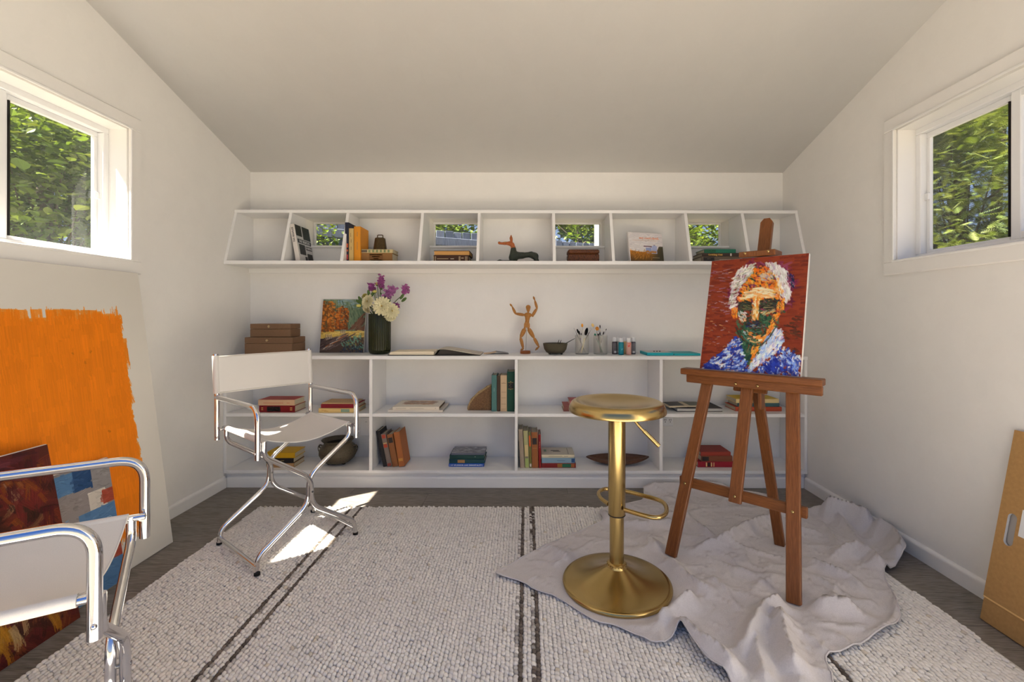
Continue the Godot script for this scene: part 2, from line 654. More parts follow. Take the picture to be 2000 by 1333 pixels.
func build_shell() -> void:
	# floor of grey-brown boards laid across the room
	var slab := MB.new().box(Vector3((XL + XR) * 0.5, -0.064, -(ZB + ZF) * 0.5), Vector3(XR - XL + 0.2, 0.12, ZB - ZF + 0.2))
	var floor_node := setting("floor", slab, mat(lin(0.08, 0.07, 0.06), 0.8), "grey brown plank floor", "floor")
	var grain_t := noise_tex(0.025, [Color(0.62, 0.60, 0.58), Color(0.85, 0.83, 0.8), Color(1, 1, 1), Color(0.74, 0.72, 0.7), Color(0.9, 0.88, 0.86)], 512, 31, FastNoiseLite.TYPE_SIMPLEX_SMOOTH, 5)
	var bump := noise_tex(0.05, [], 256, 32)
	var tones := [lin(0.250, 0.222, 0.192), lin(0.282, 0.250, 0.217), lin(0.228, 0.202, 0.175), lin(0.266, 0.238, 0.208)]
	var pm := []
	for c: Color in tones:
		pm.append(grain(c, grain_t, Vector3(0.5, 5, 9), 0.45, bump, 0.03))
	var long_plank := MB.new().box(Vector3(0, -0.0025, 0), Vector3(1.218, 0.005, 0.1785), 0.0012).mesh()
	var row := 0
	var z := ZF
	while z < ZB - 0.02:
		var x := XL - fmod(row * 0.437, 1.22)
		while x < XR:
			var lo := maxf(x, XL)
			var hi := minf(x + 1.22, XR)
			if hi - lo > 0.02:
				var shape: Mesh = long_plank
				var deep := minf(0.18, ZB - z)
				if hi - lo < 1.215 or deep < 0.179:
					shape = MB.new().box(Vector3(0, -0.0025, 0), Vector3(hi - lo - 0.002, 0.005, deep - 0.0015), 0.0012).mesh()
				part(floor_node, "plank", shape, pm[rng.randi() % 4], Transform3D(Basis.IDENTITY, Vector3((lo + hi) * 0.5, 0, -z - deep * 0.5)))
			x += 1.22
		z += 0.18
		row += 1

	setting("wall_left", side_wall(XL, -1.0), m_wall, "white painted wall with the sliding window over the orange canvas", "wall")
	setting("wall_right", side_wall(XR, 1.0), m_wall, "white painted wall with the sliding window beside the easel", "wall")
	var wb := MB.new()
	var zz := -(ZB + 0.07)
	wb.box(Vector3((XL + XR) * 0.5, 0.655, zz), Vector3(XR - XL, 1.55, 0.14))
	wb.box(Vector3((XL + XR) * 0.5, 1.614 + 0.155, zz), Vector3(XR - XL, 0.31, 0.14))
	var edges := [XL]
	for b: Array in BAYS:
		edges.append_array(b)
	edges.append(XR)
	for i in range(0, edges.size(), 2):
		wb.box(Vector3((edges[i] + edges[i + 1]) * 0.5, 1.522, zz), Vector3(edges[i + 1] - edges[i], 0.184, 0.14))
	setting("wall_back", wb, m_wall, "white back wall with four small windows behind the shelves", "wall")
	# front wall behind the camera: a wide doorway stands open to the terrace
	var wf := MB.new()
	var zf := -(ZF - 0.06)
	wf.box(Vector3(XL + 0.09, 1.42, zf), Vector3(0.18, 2.84, 0.12))
	wf.box(Vector3(XR - 0.09, 1.38, zf), Vector3(0.18, 2.76, 0.12))
	wf.box(Vector3((XL + XR) * 0.5, 2.75, zf), Vector3(XR - XL - 0.36, 0.10, 0.12))
	setting("wall_front", wf, m_wall, "white front wall with a wide open doorway", "wall")

	# ceiling: a sloping plane, higher at the front, and the roof over it with its eaves
	var cm := MB.new()
	var gx := 8
	var gz := 8
	var x0 := XL - 0.40
	var x1 := XR + 0.35
	var z0 := ZF - 0.14
	var z1 := ZB + 0.45
	for side in 2:
		var ids := []
		for i in gx + 1:
			var line := []
			for j in gz + 1:
				var px := lerpf(x0, x1, float(i) / gx)
				var pz := lerpf(z0, z1, float(j) / gz)
				line.append(cm.add(at(px, ceil_h(px, pz) + side * 0.16, pz), Vector3(0, -1 if side == 0 else 1, -0.3).normalized()))
			ids.append(line)
		for i in gx:
			for j in gz:
				cm.quad(ids[i][j], ids[i + 1][j], ids[i + 1][j + 1], ids[i][j + 1])
	var up := Vector3(0, 0.16, 0)
	for e: Array in [[x0, z0, x1, z0, Vector3(0, 0, 1)], [x0, z1, x1, z1, Vector3(0, 0, -1)], [x0, z0, x0, z1, Vector3.LEFT], [x1, z0, x1, z1, Vector3.RIGHT]]:
		var a := at(e[0], ceil_h(e[0], e[1]), e[1])
		var b := at(e[2], ceil_h(e[2], e[3]), e[3])
		cm.face(a, b, b + up, a + up, e[4])
	setting("ceiling", cm, m_ceiling, "warm white sloping ceiling", "ceiling")

	# skirting boards with a rounded top
	var prof := PackedVector2Array([Vector2(0, 0), Vector2(0.013, 0), Vector2(0.013, 0.05)])
	for k in 6:
		var a := PI * 0.5 * (k + 1) / 6.0
		prof.append(Vector2(0.013 * cos(a), 0.05 + 0.015 * sin(a)))
	var run := SHELF_Z + 0.012 - ZF
	setting("baseboard_left", MB.new().prism(prof, run, Transform3D(Basis(Vector3.RIGHT, Vector3.UP, Vector3(0, 0, -1)), Vector3(XL, 0, -ZF))), m_white, "white skirting board below the left wall", "baseboard")
	setting("baseboard_right", MB.new().prism(prof, run, Transform3D(Basis(Vector3.LEFT, Vector3.UP, Vector3(0, 0, -1)), Vector3(XR, 0, -ZF))), m_white, "white skirting board below the right wall", "baseboard")

# ------------------------------------------------------------------ windows
func bar(m: MB, z0: float, z1: float, h0: float, h1: float, xa: float, xb: float, bev := 0.002) -> MB:
	return m.box(Vector3((xa + xb) * 0.5, (h0 + h1) * 0.5, -(z0 + z1) * 0.5), Vector3(absf(xb - xa), h1 - h0, z1 - z0), bev)

func ring_of_bars(owner: Node3D, called: String, z0: float, z1: float, h0: float, h1: float, wide: float, xa: float, xb: float, m: Material, bev := 0.002) -> void:
	part(owner, called, bar(MB.new(), z0, z1, h1 - wide, h1, xa, xb, bev), m)
	part(owner, called, bar(MB.new(), z0, z1, h0, h0 + wide, xa, xb, bev), m)
	part(owner, called, bar(MB.new(), z0, z0 + wide, h0 + wide, h1 - wide, xa, xb, bev), m)
	part(owner, called, bar(MB.new(), z1 - wide, z1, h0 + wide, h1 - wide, xa, xb, bev), m)

func side_window(called: String, wall: float, out: float, label: String) -> void:
	var w := thing(called, label, "window")
	w.set_meta("kind", "structure")
	var z0 := 1.2
	var z1 := 2.0
	var h0 := 1.239
	var h1 := 1.821
	ring_of_bars(w, "casing", z0 - 0.056, z1 + 0.056, h0 - 0.056, h1 + 0.056, 0.056, wall, wall - out * 0.015, m_wall, 0.003)
	ring_of_bars(w, "bead", z0 - 0.004, z1 + 0.004, h0 - 0.004, h1 + 0.004, 0.010, wall - out * 0.015, wall - out * 0.021, m_white, 0.002)
	ring_of_bars(w, "jamb", z0, z1, h0, h1, 0.006, wall, wall + out * 0.085, m_white, 0.0)
	ring_of_bars(w, "frame", z0 + 0.004, z1 - 0.004, h0 + 0.004, h1 - 0.004, 0.026, wall + out * 0.078, wall + out * 0.125, m_vinyl, 0.003)
	var mid := 1.612
	var far_sash := part(w, "sash", bar(MB.new(), mid - 0.012, mid + 0.016, h0 + 0.03, h1 - 0.03, wall + out * 0.104, wall + out * 0.12), m_vinyl)
	part(far_sash, "rail", bar(MB.new(), mid + 0.016, z1 - 0.03, h1 - 0.052, h1 - 0.03, wall + out * 0.104, wall + out * 0.12), m_vinyl)
	part(far_sash, "rail", bar(MB.new(), mid + 0.016, z1 - 0.03, h0 + 0.03, h0 + 0.046, wall + out * 0.104, wall + out * 0.12), m_vinyl)
	part(far_sash, "stile", bar(MB.new(), z1 - 0.046, z1 - 0.03, h0 + 0.046, h1 - 0.052, wall + out * 0.104, wall + out * 0.12), m_vinyl)
	part(far_sash, "pane", bar(MB.new(), mid + 0.016, z1 - 0.046, h0 + 0.046, h1 - 0.052, wall + out * 0.111, wall + out * 0.1112, 0.0), m_glass)
	part(far_sash, "gasket", bar(MB.new(), mid + 0.016, mid + 0.0205, h0 + 0.046, h1 - 0.052, wall + out * 0.100, wall + out * 0.112, 0.0), mat(Color(0.12, 0.11, 0.1), 0.7))
	part(far_sash, "latch", bar(MB.new(), z1 - 0.05, z1 - 0.028, 1.50, 1.53, wall + out * 0.094, wall + out * 0.104), m_vinyl)
	var near_sash := part(w, "sash", bar(MB.new(), mid - 0.036, mid - 0.004, h0 + 0.03, h1 - 0.03, wall + out * 0.084, wall + out * 0.102), m_vinyl)
	part(near_sash, "rail", bar(MB.new(), z0 + 0.03, mid - 0.036, h1 - 0.056, h1 - 0.03, wall + out * 0.084, wall + out * 0.102), m_vinyl)
	part(near_sash, "rail", bar(MB.new(), z0 + 0.03, mid - 0.036, h0 + 0.03, h0 + 0.056, wall + out * 0.084, wall + out * 0.102), m_vinyl)
	part(near_sash, "stile", bar(MB.new(), z0 + 0.03, z0 + 0.056, h0 + 0.056, h1 - 0.056, wall + out * 0.084, wall + out * 0.102), m_vinyl)
	part(near_sash, "pane", bar(MB.new(), z0 + 0.056, mid - 0.036, h0 + 0.056, h1 - 0.056, wall + out * 0.092, wall + out * 0.0922, 0.0), m_glass)

func build_windows() -> void:
	side_window("window_1", XL, -1.0, "white sliding window above the orange canvas, leafy shrub outside")
	side_window("window_2", XR, 1.0, "white sliding window beside the easel, conifer outside")
	var says := ["small window behind the leaning black and white book", "small window above the brown book with the tan page edges", "small window above the mottled brown box", "small window above the stack with the green book"]
	for i in 4:
		var b: Array = BAYS[i]
		var w := thing("window_%d" % (i + 3), says[i], "window")
		w.set_meta("kind", "structure")
		var x0: float = b[0]
		var x1: float = b[1]
		var fm := MB.new()
		var z := -(ZB + 0.12)
		part(w, "frame", fm.box(Vector3((x0 + x1) * 0.5, 1.609, z), Vector3(x1 - x0, 0.010, 0.02), 0.001).box(Vector3((x0 + x1) * 0.5, 1.445, z), Vector3(x1 - x0, 0.012, 0.02), 0.001).box(Vector3(x0 + 0.006, 1.528, z), Vector3(0.012, 0.152, 0.02), 0.001).box(Vector3(x1 - 0.006, 1.528, z), Vector3(0.012, 0.152, 0.02), 0.001), m_white)
		part(w, "pane", MB.new().box(Vector3((x0 + x1) * 0.5, 1.528, z), Vector3(x1 - x0 - 0.024, 0.152, 0.002)), m_glass)
		part(w, "sill", MB.new().box(Vector3((x0 + x1) * 0.5, 1.4352, -(ZB + 0.045)), Vector3(x1 - x0 - 0.0005, 0.013, 0.12), 0.002), m_white)

# ------------------------------------------------------------------ fixed shelves
const LOWER_DIV := [[-0.907, -0.888], [-0.066, -0.049], [0.770, 0.788]]
const UPPER_DIV := [[-1.419, -1.402], [-1.077, -1.0595], [-0.630, -0.613], [-0.2905, -0.2745], [0.1535, 0.1705], [0.4955, 0.512], [0.943, 0.960], [1.2825, 1.300]]

func board(o: Node3D, called: String, x0: float, x1: float, h0: float, h1: float, z0: float, z1: float, m: Material = null) -> void:
	part(o, called, MB.new().box(Vector3((x0 + x1) * 0.5, (h0 + h1) * 0.5, -(z0 + z1) * 0.5), Vector3(x1 - x0, h1 - h0, z1 - z0), 0.0012), m if m else m_shelf)

func build_shelves() -> void:
	var a := thing("bookcase", "long low white built-in bookcase with four bays and a counter top", "bookcase")
	var e := 0.0015
	board(a, "counter_top", XL + e, XR - e, 0.7466, COUNTER, SHELF_Z - 0.004, ZB - e)
	var xs := [XL + 0.018]
	for d: Array in LOWER_DIV:
		xs.append_array(d)
	xs.append(XR - 0.018)
	for i in range(0, xs.size(), 2):
		board(a, "shelf", xs[i], xs[i + 1], 0.4148, MIDDLE, SHELF_Z, ZB - e)
	board(a, "bottom_shelf", XL + e, XR - e, 0.0865, LOW, SHELF_Z, ZB - e)
	for d: Array in LOWER_DIV:
		board(a, "divider", d[0], d[1], LOW, 0.7466, SHELF_Z, ZB - e)
	board(a, "end_panel", XL + e, XL + 0.018, LOW, 0.7466, SHELF_Z, ZB - e)
	board(a, "end_panel", XR - 0.018, XR - e, LOW, 0.7466, SHELF_Z, ZB - e)
	board(a, "plinth", XL + e, XR - e, 0.001, 0.0865, SHELF_Z + 0.024, SHELF_Z + 0.044)
	var prof := PackedVector2Array([Vector2(0, 0), Vector2(0.013, 0), Vector2(0.013, 0.05)])
	for k in 6:
		var t := PI * 0.5 * (k + 1) / 6.0
		prof.append(Vector2(0.013 * cos(t), 0.05 + 0.015 * sin(t)))
	part(a, "skirting", MB.new().prism(prof, XR - XL - 0.03, Transform3D(Basis(Vector3(0, 0, 1), Vector3.UP, Vector3.RIGHT), Vector3(XL + 0.015, 0.001, -SHELF_Z - 0.024))), m_white)

	var b := thing("wall_shelf", "long white built-in wall shelf with nine sloping-fronted bays", "shelf")
	board(b, "bottom_shelf", XL + e, XR - e, 1.2958, UPPER, SHELF_Z, ZB - e)
	board(b, "top_shelf", XL + e, XR - e, 1.614, 1.633, 2.727, ZB - e)
	for bay: Array in BAYS:
		board(b, "window_head", bay[0], bay[1], 1.6141, 1.626, ZB, ZB + 0.11)
	var slope := PackedVector2Array([Vector2(SHELF_Z + 0.002, UPPER), Vector2(ZB - e, UPPER), Vector2(ZB - e, 1.614), Vector2(2.727, 1.614)])
	var panels: Array = [[XL + e, XL + 0.018]] + UPPER_DIV + [[XR - 0.018, XR - e]]
	for d: Array in panels:
		var end: bool = d[0] < -1.7 or d[0] > 1.6
		part(b, "end_panel" if end else "divider", MB.new().prism(slope, d[1] - d[0], Transform3D(Basis(Vector3(0, 0, -1), Vector3.UP, Vector3.RIGHT), Vector3(d[0], 0, 0))), m_shelf)
	board(b, "batten", XL + e, XR - e, 1.266, 1.2958, ZB - 0.02, ZB - e, m_white)

	# wall sockets seen between the shelves
	var o := thing("wall_socket", "white double power socket behind the easel, on the back of the lowest bay", "socket", Transform3D(Basis.IDENTITY, at(0.895, 0.338, ZB)))
	part(o, "plate", MB.new().box(Vector3(0, 0, 0.003), Vector3(0.07, 0.072, 0.006), 0.002), m_vinyl)
	for s: float in [-1.0, 1.0]:
		var q := part(o, "outlet", MB.new().box(Vector3(s * 0.016, 0, 0.007), Vector3(0.026, 0.036, 0.003), 0.001), m_vinyl)
		part(q, "slot", MB.new().box(Vector3(s * 0.016 - 0.005, 0.004, 0.0087), Vector3(0.003, 0.010, 0.0006)).box(Vector3(s * 0.016 + 0.005, 0.004, 0.0087), Vector3(0.003, 0.010, 0.0006)).box(Vector3(s * 0.016, -0.009, 0.0087), Vector3(0.005, 0.005, 0.0006)), mat(Color(0.1, 0.1, 0.1), 0.6))
	var p := thing("wall_plate", "blank white cover plate on the wall beside the bronze pot", "cover plate", Transform3D(Basis.IDENTITY, at(-1.012, 0.297, ZB)))
	part(p, "plate", MB.new().box(Vector3(0, 0, 0.004), Vector3(0.075, 0.118, 0.008), 0.003), m_vinyl)
	part(p, "screw", MB.new().box(Vector3(0, 0.03, 0.0085), Vector3(0.012, 0.002, 0.001)), mat(Color(0.6, 0.6, 0.6), 0.5))

# ------------------------------------------------------------------ outdoors
func leaf_mesh(kind: int) -> ArrayMesh:
	var m := MB.new()
	if kind == 0:   # broad leaf folded along its rib
		var w := [0.0, 0.32, 0.42, 0.30, 0.0]
		for i in 4:
			var y0 := i / 4.0
			var y1 := (i + 1) / 4.0
			for s: float in [-1.0, 1.0]:
				var nn := Vector3(-s * 0.35, 0, 1).normalized()
				var a := Vector3(0, y0, -0.12 * y0 * y0)
				var b := Vector3(0, y1, -0.12 * y1 * y1)
				var c := Vector3(s * w[i + 1], y1, 0.12 * w[i + 1] - 0.12 * y1 * y1)
				var d := Vector3(s * w[i], y0, 0.12 * w[i] - 0.12 * y0 * y0)
				m.quad(m.add(a, nn), m.add(b, nn), m.add(c, nn), m.add(d, nn))
	else:           # flat conifer spray: a rib with needles to both sides
		m.flat3(Vector3(-0.02, 0, 0), Vector3(0.02, 0, 0), Vector3(0, 1, -0.1), Vector3.BACK)
		for i in 9:
			var y := 0.08 + i * 0.1
			var l := 0.34 * sin(0.5 + 2.4 * y)
			for s: float in [-1.0, 1.0]:
				m.flat3(Vector3(0, y - 0.035, 0), Vector3(0, y + 0.035, 0), Vector3(s * l, y + 0.16, -0.05), Vector3.BACK)
	return m.mesh()

func leaf_material(back: float) -> StandardMaterial3D:
	var m := StandardMaterial3D.new()
	m.albedo_color = Color.WHITE
	m.vertex_color_use_as_albedo = true
	m.roughness = 0.45
	m.metallic_specular = 0.4
	m.backlight_enabled = true
	m.backlight = Color(back, back, back * 0.6)
	return m

# a bush or tree: trunk, boughs, thousands of small leaves in clumps and some large single leaves
func bush(called: String, label: String, category: String, mid: Vector3, rad: Vector3, count: int, size: float, kind: int, greens: Array, group: String, sd: int, big := 0, big_from := Vector3.ZERO) -> void:
	var r := RandomNumberGenerator.new()
	r.seed = sd
	var base := Vector3(mid.x, -0.15, mid.z)
	var o := thing(called, label, category, Transform3D(Basis.IDENTITY, base), group)
	var c := mid - base
	var bark := mat(lin(0.10, 0.075, 0.055), 0.9)
	part(o, "trunk", MB.new().tube(smooth_path([Vector3.ZERO, c * 0.35 + Vector3(0.05, 0, 0.04), c * 0.7 - Vector3(0.04, 0, 0.02), c + Vector3(0, rad.y * 0.4, 0)]), 0.045, 8), bark)
	var tips := []
	for i in 46:
		var d := Vector3(r.randfn(), r.randfn(), r.randfn()).normalized()
		tips.append(c + d * rad * pow(r.randf_range(0.15, 1.0), 0.4))
	var bough := MB.new()
	for i in tips.size():
		var t: Vector3 = tips[i]
		var s := Vector3(0, maxf(0.1, t.y * r.randf_range(0.5, 0.8)), 0) + Vector3(c.x, 0, c.z) * 0.6
		bough.tube([s, s.lerp(t, 0.55) + Vector3(0, -0.06, 0), t], [0.010, 0.006, 0.003], 5, false)
	var bo := part(o, "boughs", bough, bark)
	bo.set_meta("kind", "stuff")
	var mm := MultiMesh.new()
	mm.transform_format = MultiMesh.TRANSFORM_3D
	mm.use_colors = true
	mm.mesh = leaf_mesh(kind)
	mm.instance_count = count
	var shape := leaf_material(0.8)
	for i in count:
		var t: Vector3 = tips[r.randi() % tips.size()]
		var spread := 0.20 + 0.10 * minf(rad.x, rad.z)
		var p := t + Vector3(r.randfn(), r.randfn() * 0.8, r.randfn()) * spread * 0.6
		p.y = maxf(p.y, 0.05)
		var b: Basis
		if kind == 0:
			b = Basis.from_euler(Vector3(r.randf_range(-1.9, -0.4), r.randf_range(0, TAU), r.randf_range(-0.7, 0.7)))
		else:
			b = Basis.from_euler(Vector3(r.randf_range(-2.1, -0.6), r.randf_range(0, TAU), r.randf_range(-0.8, 0.8)))
		var g: Color = greens[r.randi() % greens.size()]
		mm.set_instance_transform(i, Transform3D(b.scaled(Vector3.ONE * size * r.randf_range(0.6, 1.3)), p))
		mm.set_instance_color(i, g * r.randf_range(0.45, 0.85))
	var f := MultiMeshInstance3D.new()
	f.name = "foliage"
	f.multimesh = mm
	f.material_override = shape
	f.set_meta("kind", "stuff")
	o.add_child(f, true)
	if big:
		var lm := leaf_mesh(0)
		var looks := [mat(lin(0.20, 0.26, 0.02), 0.4), mat(lin(0.13, 0.19, 0.02), 0.4), mat(lin(0.07, 0.12, 0.02), 0.4)]
		for i in big:
			var p := big_from - base + Vector3(r.randfn() * 0.22, r.randfn() * 0.20, r.randfn() * 0.36)
			part(o, "leaf", lm, looks[r.randi() % 3], Transform3D(Basis.from_euler(Vector3(r.randf_range(-1.8, -0.9), r.randf_range(0, TAU), r.randf_range(-0.5, 0.5))).scaled(Vector3.ONE * r.randf_range(0.055, 0.10)), p))

func build_outdoors() -> void:
	var soil := noise_tex(0.05, [Color(0.5, 0.45, 0.38), Color(1, 1, 1), Color(0.7, 0.66, 0.55)], 256, 41)
	setting("ground", MB.new().box(Vector3(0, -0.22, -3), Vector3(40, 0.14, 40)), grain(lin(0.26, 0.22, 0.15), soil, Vector3(0.6, 0.6, 0.6), 0.95, null, 0.0, true), "bare garden soil round the studio", "ground")
	var deck := setting("terrace", MB.new().box(Vector3(-0.06, -0.12, 2.33), Vector3(6.0, 0.06, 4.0)), mat(lin(0.10, 0.09, 0.075), 0.8), "dark timber terrace before the doorway", "terrace")
	for i in 28:
		part(deck, "plank", MB.new().box(Vector3(-0.06, -0.075, 0.40 + i * 0.143), Vector3(6.0, 0.03, 0.137), 0.003), mat(lin(0.17, 0.15, 0.125), 0.75))

	# a grey board fence behind the studio, running away to the right
	var a := Vector2(-2.6, 3.98)
	var b := Vector2(2.4, 6.49)
	var along := (b - a).normalized()
	var turn := atan2(along.y, along.x)
	var fence := thing("board_fence", "weathered blue grey board fence behind the studio", "fence", Transform3D(Basis(Vector3.UP, turn), at(a.x, -0.15, a.y)))
	var weather := noise_tex(0.04, [Color(0.6, 0.6, 0.62), Color(0.85, 0.85, 0.87), Color(1, 1, 1)], 256, 42)
	var fm := [grain(lin(0.115, 0.13, 0.165), weather, Vector3(8, 0.7, 8), 0.9), grain(lin(0.145, 0.165, 0.205), weather, Vector3(8, 0.7, 8), 0.9), grain(lin(0.085, 0.10, 0.13), weather, Vector3(8, 0.7, 8), 0.9)]
	var length := a.distance_to(b)
	var k := 0
	var x := 0.0
	while x < length:
		var high := 2.05 + 0.004 * sin(k * 2.3)
		part(fence, "fence_board", MB.new().box(Vector3(x + 0.044, high * 0.5, 0.006 * sin(k * 1.7)), Vector3(0.088, high, 0.018), 0.003), fm[(k * 7 + k / 3) % 3])
		x += 0.097
		k += 1
	for h: float in [0.45, 1.93]:
		part(fence, "rail", MB.new().box(Vector3(length * 0.5, h, 0.035), Vector3(length, 0.085, 0.045), 0.004), fm[1])
	for i in 4:
		part(fence, "post", MB.new().box(Vector3(0.6 + i * 1.45, 1.0, -0.06), Vector3(0.09, 2.0, 0.09), 0.005), fm[0])
	var pole := thing("timber_post", "tall pale timber post standing before the fence", "post", Transform3D(Basis.IDENTITY, at(0.787, -0.15, 5.1)))
	part(pole, "shaft", MB.new().box(Vector3(0, 1.6, 0), Vector3(0.05, 3.2, 0.05), 0.004), mat(lin(0.36, 0.36, 0.35), 0.8))
	part(pole, "cap", MB.new().box(Vector3(0, 3.22, 0), Vector3(0.07, 0.04, 0.07), 0.004), mat(lin(0.55, 0.53, 0.5), 0.8))

	# one palette of leaf colours for every broad-leaved plant and one for the conifers
	var broad := [Color(0.17, 0.26, 0.03), Color(0.24, 0.34, 0.05), Color(0.12, 0.19, 0.03), Color(0.30, 0.38, 0.08), Color(0.20, 0.27, 0.07)]
	var needle := [Color(0.26, 0.32, 0.08), Color(0.20, 0.27, 0.07), Color(0.34, 0.39, 0.13), Color(0.16, 0.22, 0.07)]
	var near := "shrubs outside the windows"
	bush("leafy_shrub", "nearest leafy shrub filling the window above the orange canvas", "shrub", at(-3.48, 1.74, 3.30), Vector3(0.72, 0.80, 0.95), 15000, 0.048, 0, broad, near, 51, 110, at(-2.86, 1.94, 2.84))
	bush("leafy_shrub", "larger shrub behind the leafy one outside the orange canvas window", "shrub", at(-4.2, 1.6, 4.5), Vector3(1.1, 1.9, 1.5), 18000, 0.07, 0, broad, near, 52)
	bush("conifer", "feathery conifer outside the window beside the easel", "tree", at(3.3, 1.7, 3.45), Vector3(0.75, 1.05, 1.1), 20000, 0.085, 1, needle, near, 54, 6, at(2.45, 1.34, 2.45))
	bush("conifer", "taller conifer behind the feathery one", "tree", at(4.9, 2.3, 4.7), Vector3(1.2, 2.2, 1.8), 14000, 0.17, 1, needle, near, 55)
	bush("leafy_shrub", "glossy shrub close behind the leaning black and white book", "shrub", at(-1.95, 1.42, 3.86), Vector3(0.40, 0.50, 0.25), 3800, 0.036, 0, broad, near, 56)
	bush("leafy_shrub", "tall hedge shrub standing farthest outside the orange canvas window", "shrub", at(-6.3, 2.2, 6.4), Vector3(1.6, 2.4, 2.4), 14000, 0.13, 0, broad, near, 62)
	var far := "trees beyond the board fence"
	bush("garden_tree", "broad tree beyond the fence", "tree", at(-1.4, 2.1, 7.2), Vector3(1.9, 1.2, 1.0), 9500, 0.085, 0, broad, far, 57)
	bush("garden_tree", "leafy tree beyond the tall pale post", "tree", at(0.9, 2.1, 7.5), Vector3(1.7, 1.2, 1.0), 9500, 0.085, 0, broad, far, 58)
	bush("garden_tree", "small-leaved tree at the fence's far end", "tree", at(2.6, 1.9, 5.9), Vector3(1.0, 1.1, 0.7), 9500, 0.06, 0, broad, far, 59)
	bush("garden_tree", "spreading tree at the fence's near end", "tree", at(-4.6, 2.2, 6.6), Vector3(1.6, 1.6, 1.2), 7000, 0.1, 0, broad, far, 60)
	bush("garden_tree", "wide tree standing farthest behind the fence", "tree", at(0.2, 2.9, 10.2), Vector3(4.2, 2.2, 1.2), 15000, 0.17, 0, broad, far, 61)

# ------------------------------------------------------------------ rug and drop cloth
func build_rug() -> void:
	var o := thing("rug", "cream looped wool rug with thin dark brown double stripes", "rug")
	var x0 := -1.385
	var x1 := 1.40
	var z0 := -0.10
	var z1 := 2.362
	part(o, "backing", MB.new().box(Vector3((x0 + x1) * 0.5, 0.004, -(z0 + z1) * 0.5), Vector3(x1 - x0 - 0.01, 0.006, z1 - z0 - 0.01)), mat(lin(0.62, 0.585, 0.53), 0.95))
	var step_x := 0.0128
	var step_z := 0.0150
	var where := []
	var tint := []
	var r := RandomNumberGenerator.new()
	r.seed = 77
	var wander := FastNoiseLite.new()
	wander.seed = 5
	wander.frequency = 1.6
	var fleck := FastNoiseLite.new()
	fleck.seed = 9
	fleck.frequency = 3.0
	var rows := int((x1 - x0) / step_x)
	for i in rows + 1:
		var z := z0
		while z < z1:
			var edge := 0.012 * wander.get_noise_2d(z * 1.5, 3.0 + signf(i - rows * 0.5) * 20.0)
			var far_edge := 0.012 * wander.get_noise_2d(i * 0.05, 40.0)
			var x := x0 + i * step_x
			if x > x0 + 0.01 + edge and x < x1 - 0.01 + edge and z < z1 - 0.012 + far_edge:
				var jx := x + r.randf_range(-0.0016, 0.0016)
				var jz := z + r.randf_range(-0.003, 0.003) + (step_z * 0.5 if i % 2 else 0.0)
				var b := Basis.from_euler(Vector3(r.randf_range(-0.15, 0.15), 0.35 + r.randf_range(-0.25, 0.25), r.randf_range(-0.12, 0.12)))
				b = b * Basis.from_scale(Vector3(r.randf_range(0.85, 1.15), r.randf_range(0.8, 1.15), r.randf_range(0.85, 1.2)))
				where.append(Transform3D(b, at(jx, 0.0085 + r.randf_range(-0.001, 0.001), jz)))
				var dark := false
				var blend := 0.0
				for s: float in [-0.898, -0.846, -0.017, 0.031, 0.83, 0.88]:
					var sx := s + 0.004 * wander.get_noise_2d(z * 2.0, s * 9.0)
					if absf(jx - sx) < 0.0070:
						dark = true
					elif absf(jx - sx) < 0.0120 and r.randf() < 0.55:
						blend = r.randf_range(0.25, 0.7)
				var k := r.randf_range(0.93, 1.05) + 0.05 * fleck.get_noise_2d(jx * 3.0, jz)
				if dark:
					tint.append(Color(0.17, 0.14, 0.115) * r.randf_range(0.55, 1.35))
				elif blend > 0.0:
					tint.append(Color(0.83, 0.795, 0.74).lerp(Color(0.17, 0.14, 0.115), blend) * k)
				elif r.randf() < 0.006:
					tint.append(Color(0.70, 0.63, 0.52) * k)
				else:
					tint.append(Color(0.83, 0.795, 0.74) * k)
			z += step_z
	var mm := MultiMesh.new()
	mm.transform_format = MultiMesh.TRANSFORM_3D
	mm.use_colors = true
	mm.mesh = MB.new().ball(Vector3.ZERO, Vector3(0.0076, 0.0060, 0.0105), 4, 7).mesh()
	mm.instance_count = where.size()
	for i in where.size():
		mm.set_instance_transform(i, where[i])
		mm.set_instance_color(i, tint[i])
	var loops := MultiMeshInstance3D.new()
	loops.name = "wool_loops"
	loops.multimesh = mm
	var wool := StandardMaterial3D.new()
	wool.vertex_color_use_as_albedo = true
	wool.roughness = 1.0
	wool.metallic_specular = 0.1
	loops.material_override = wool
	loops.set_meta("kind", "stuff")
	o.add_child(loops)

var cloth_folds := []
var cloth_noise := FastNoiseLite.new()
var cloth_fine := FastNoiseLite.new()

func plan(px: float, py: float) -> Vector2:
	var p := on(px, py, RUG_TOP)
	return Vector2(p.x, -p.z)

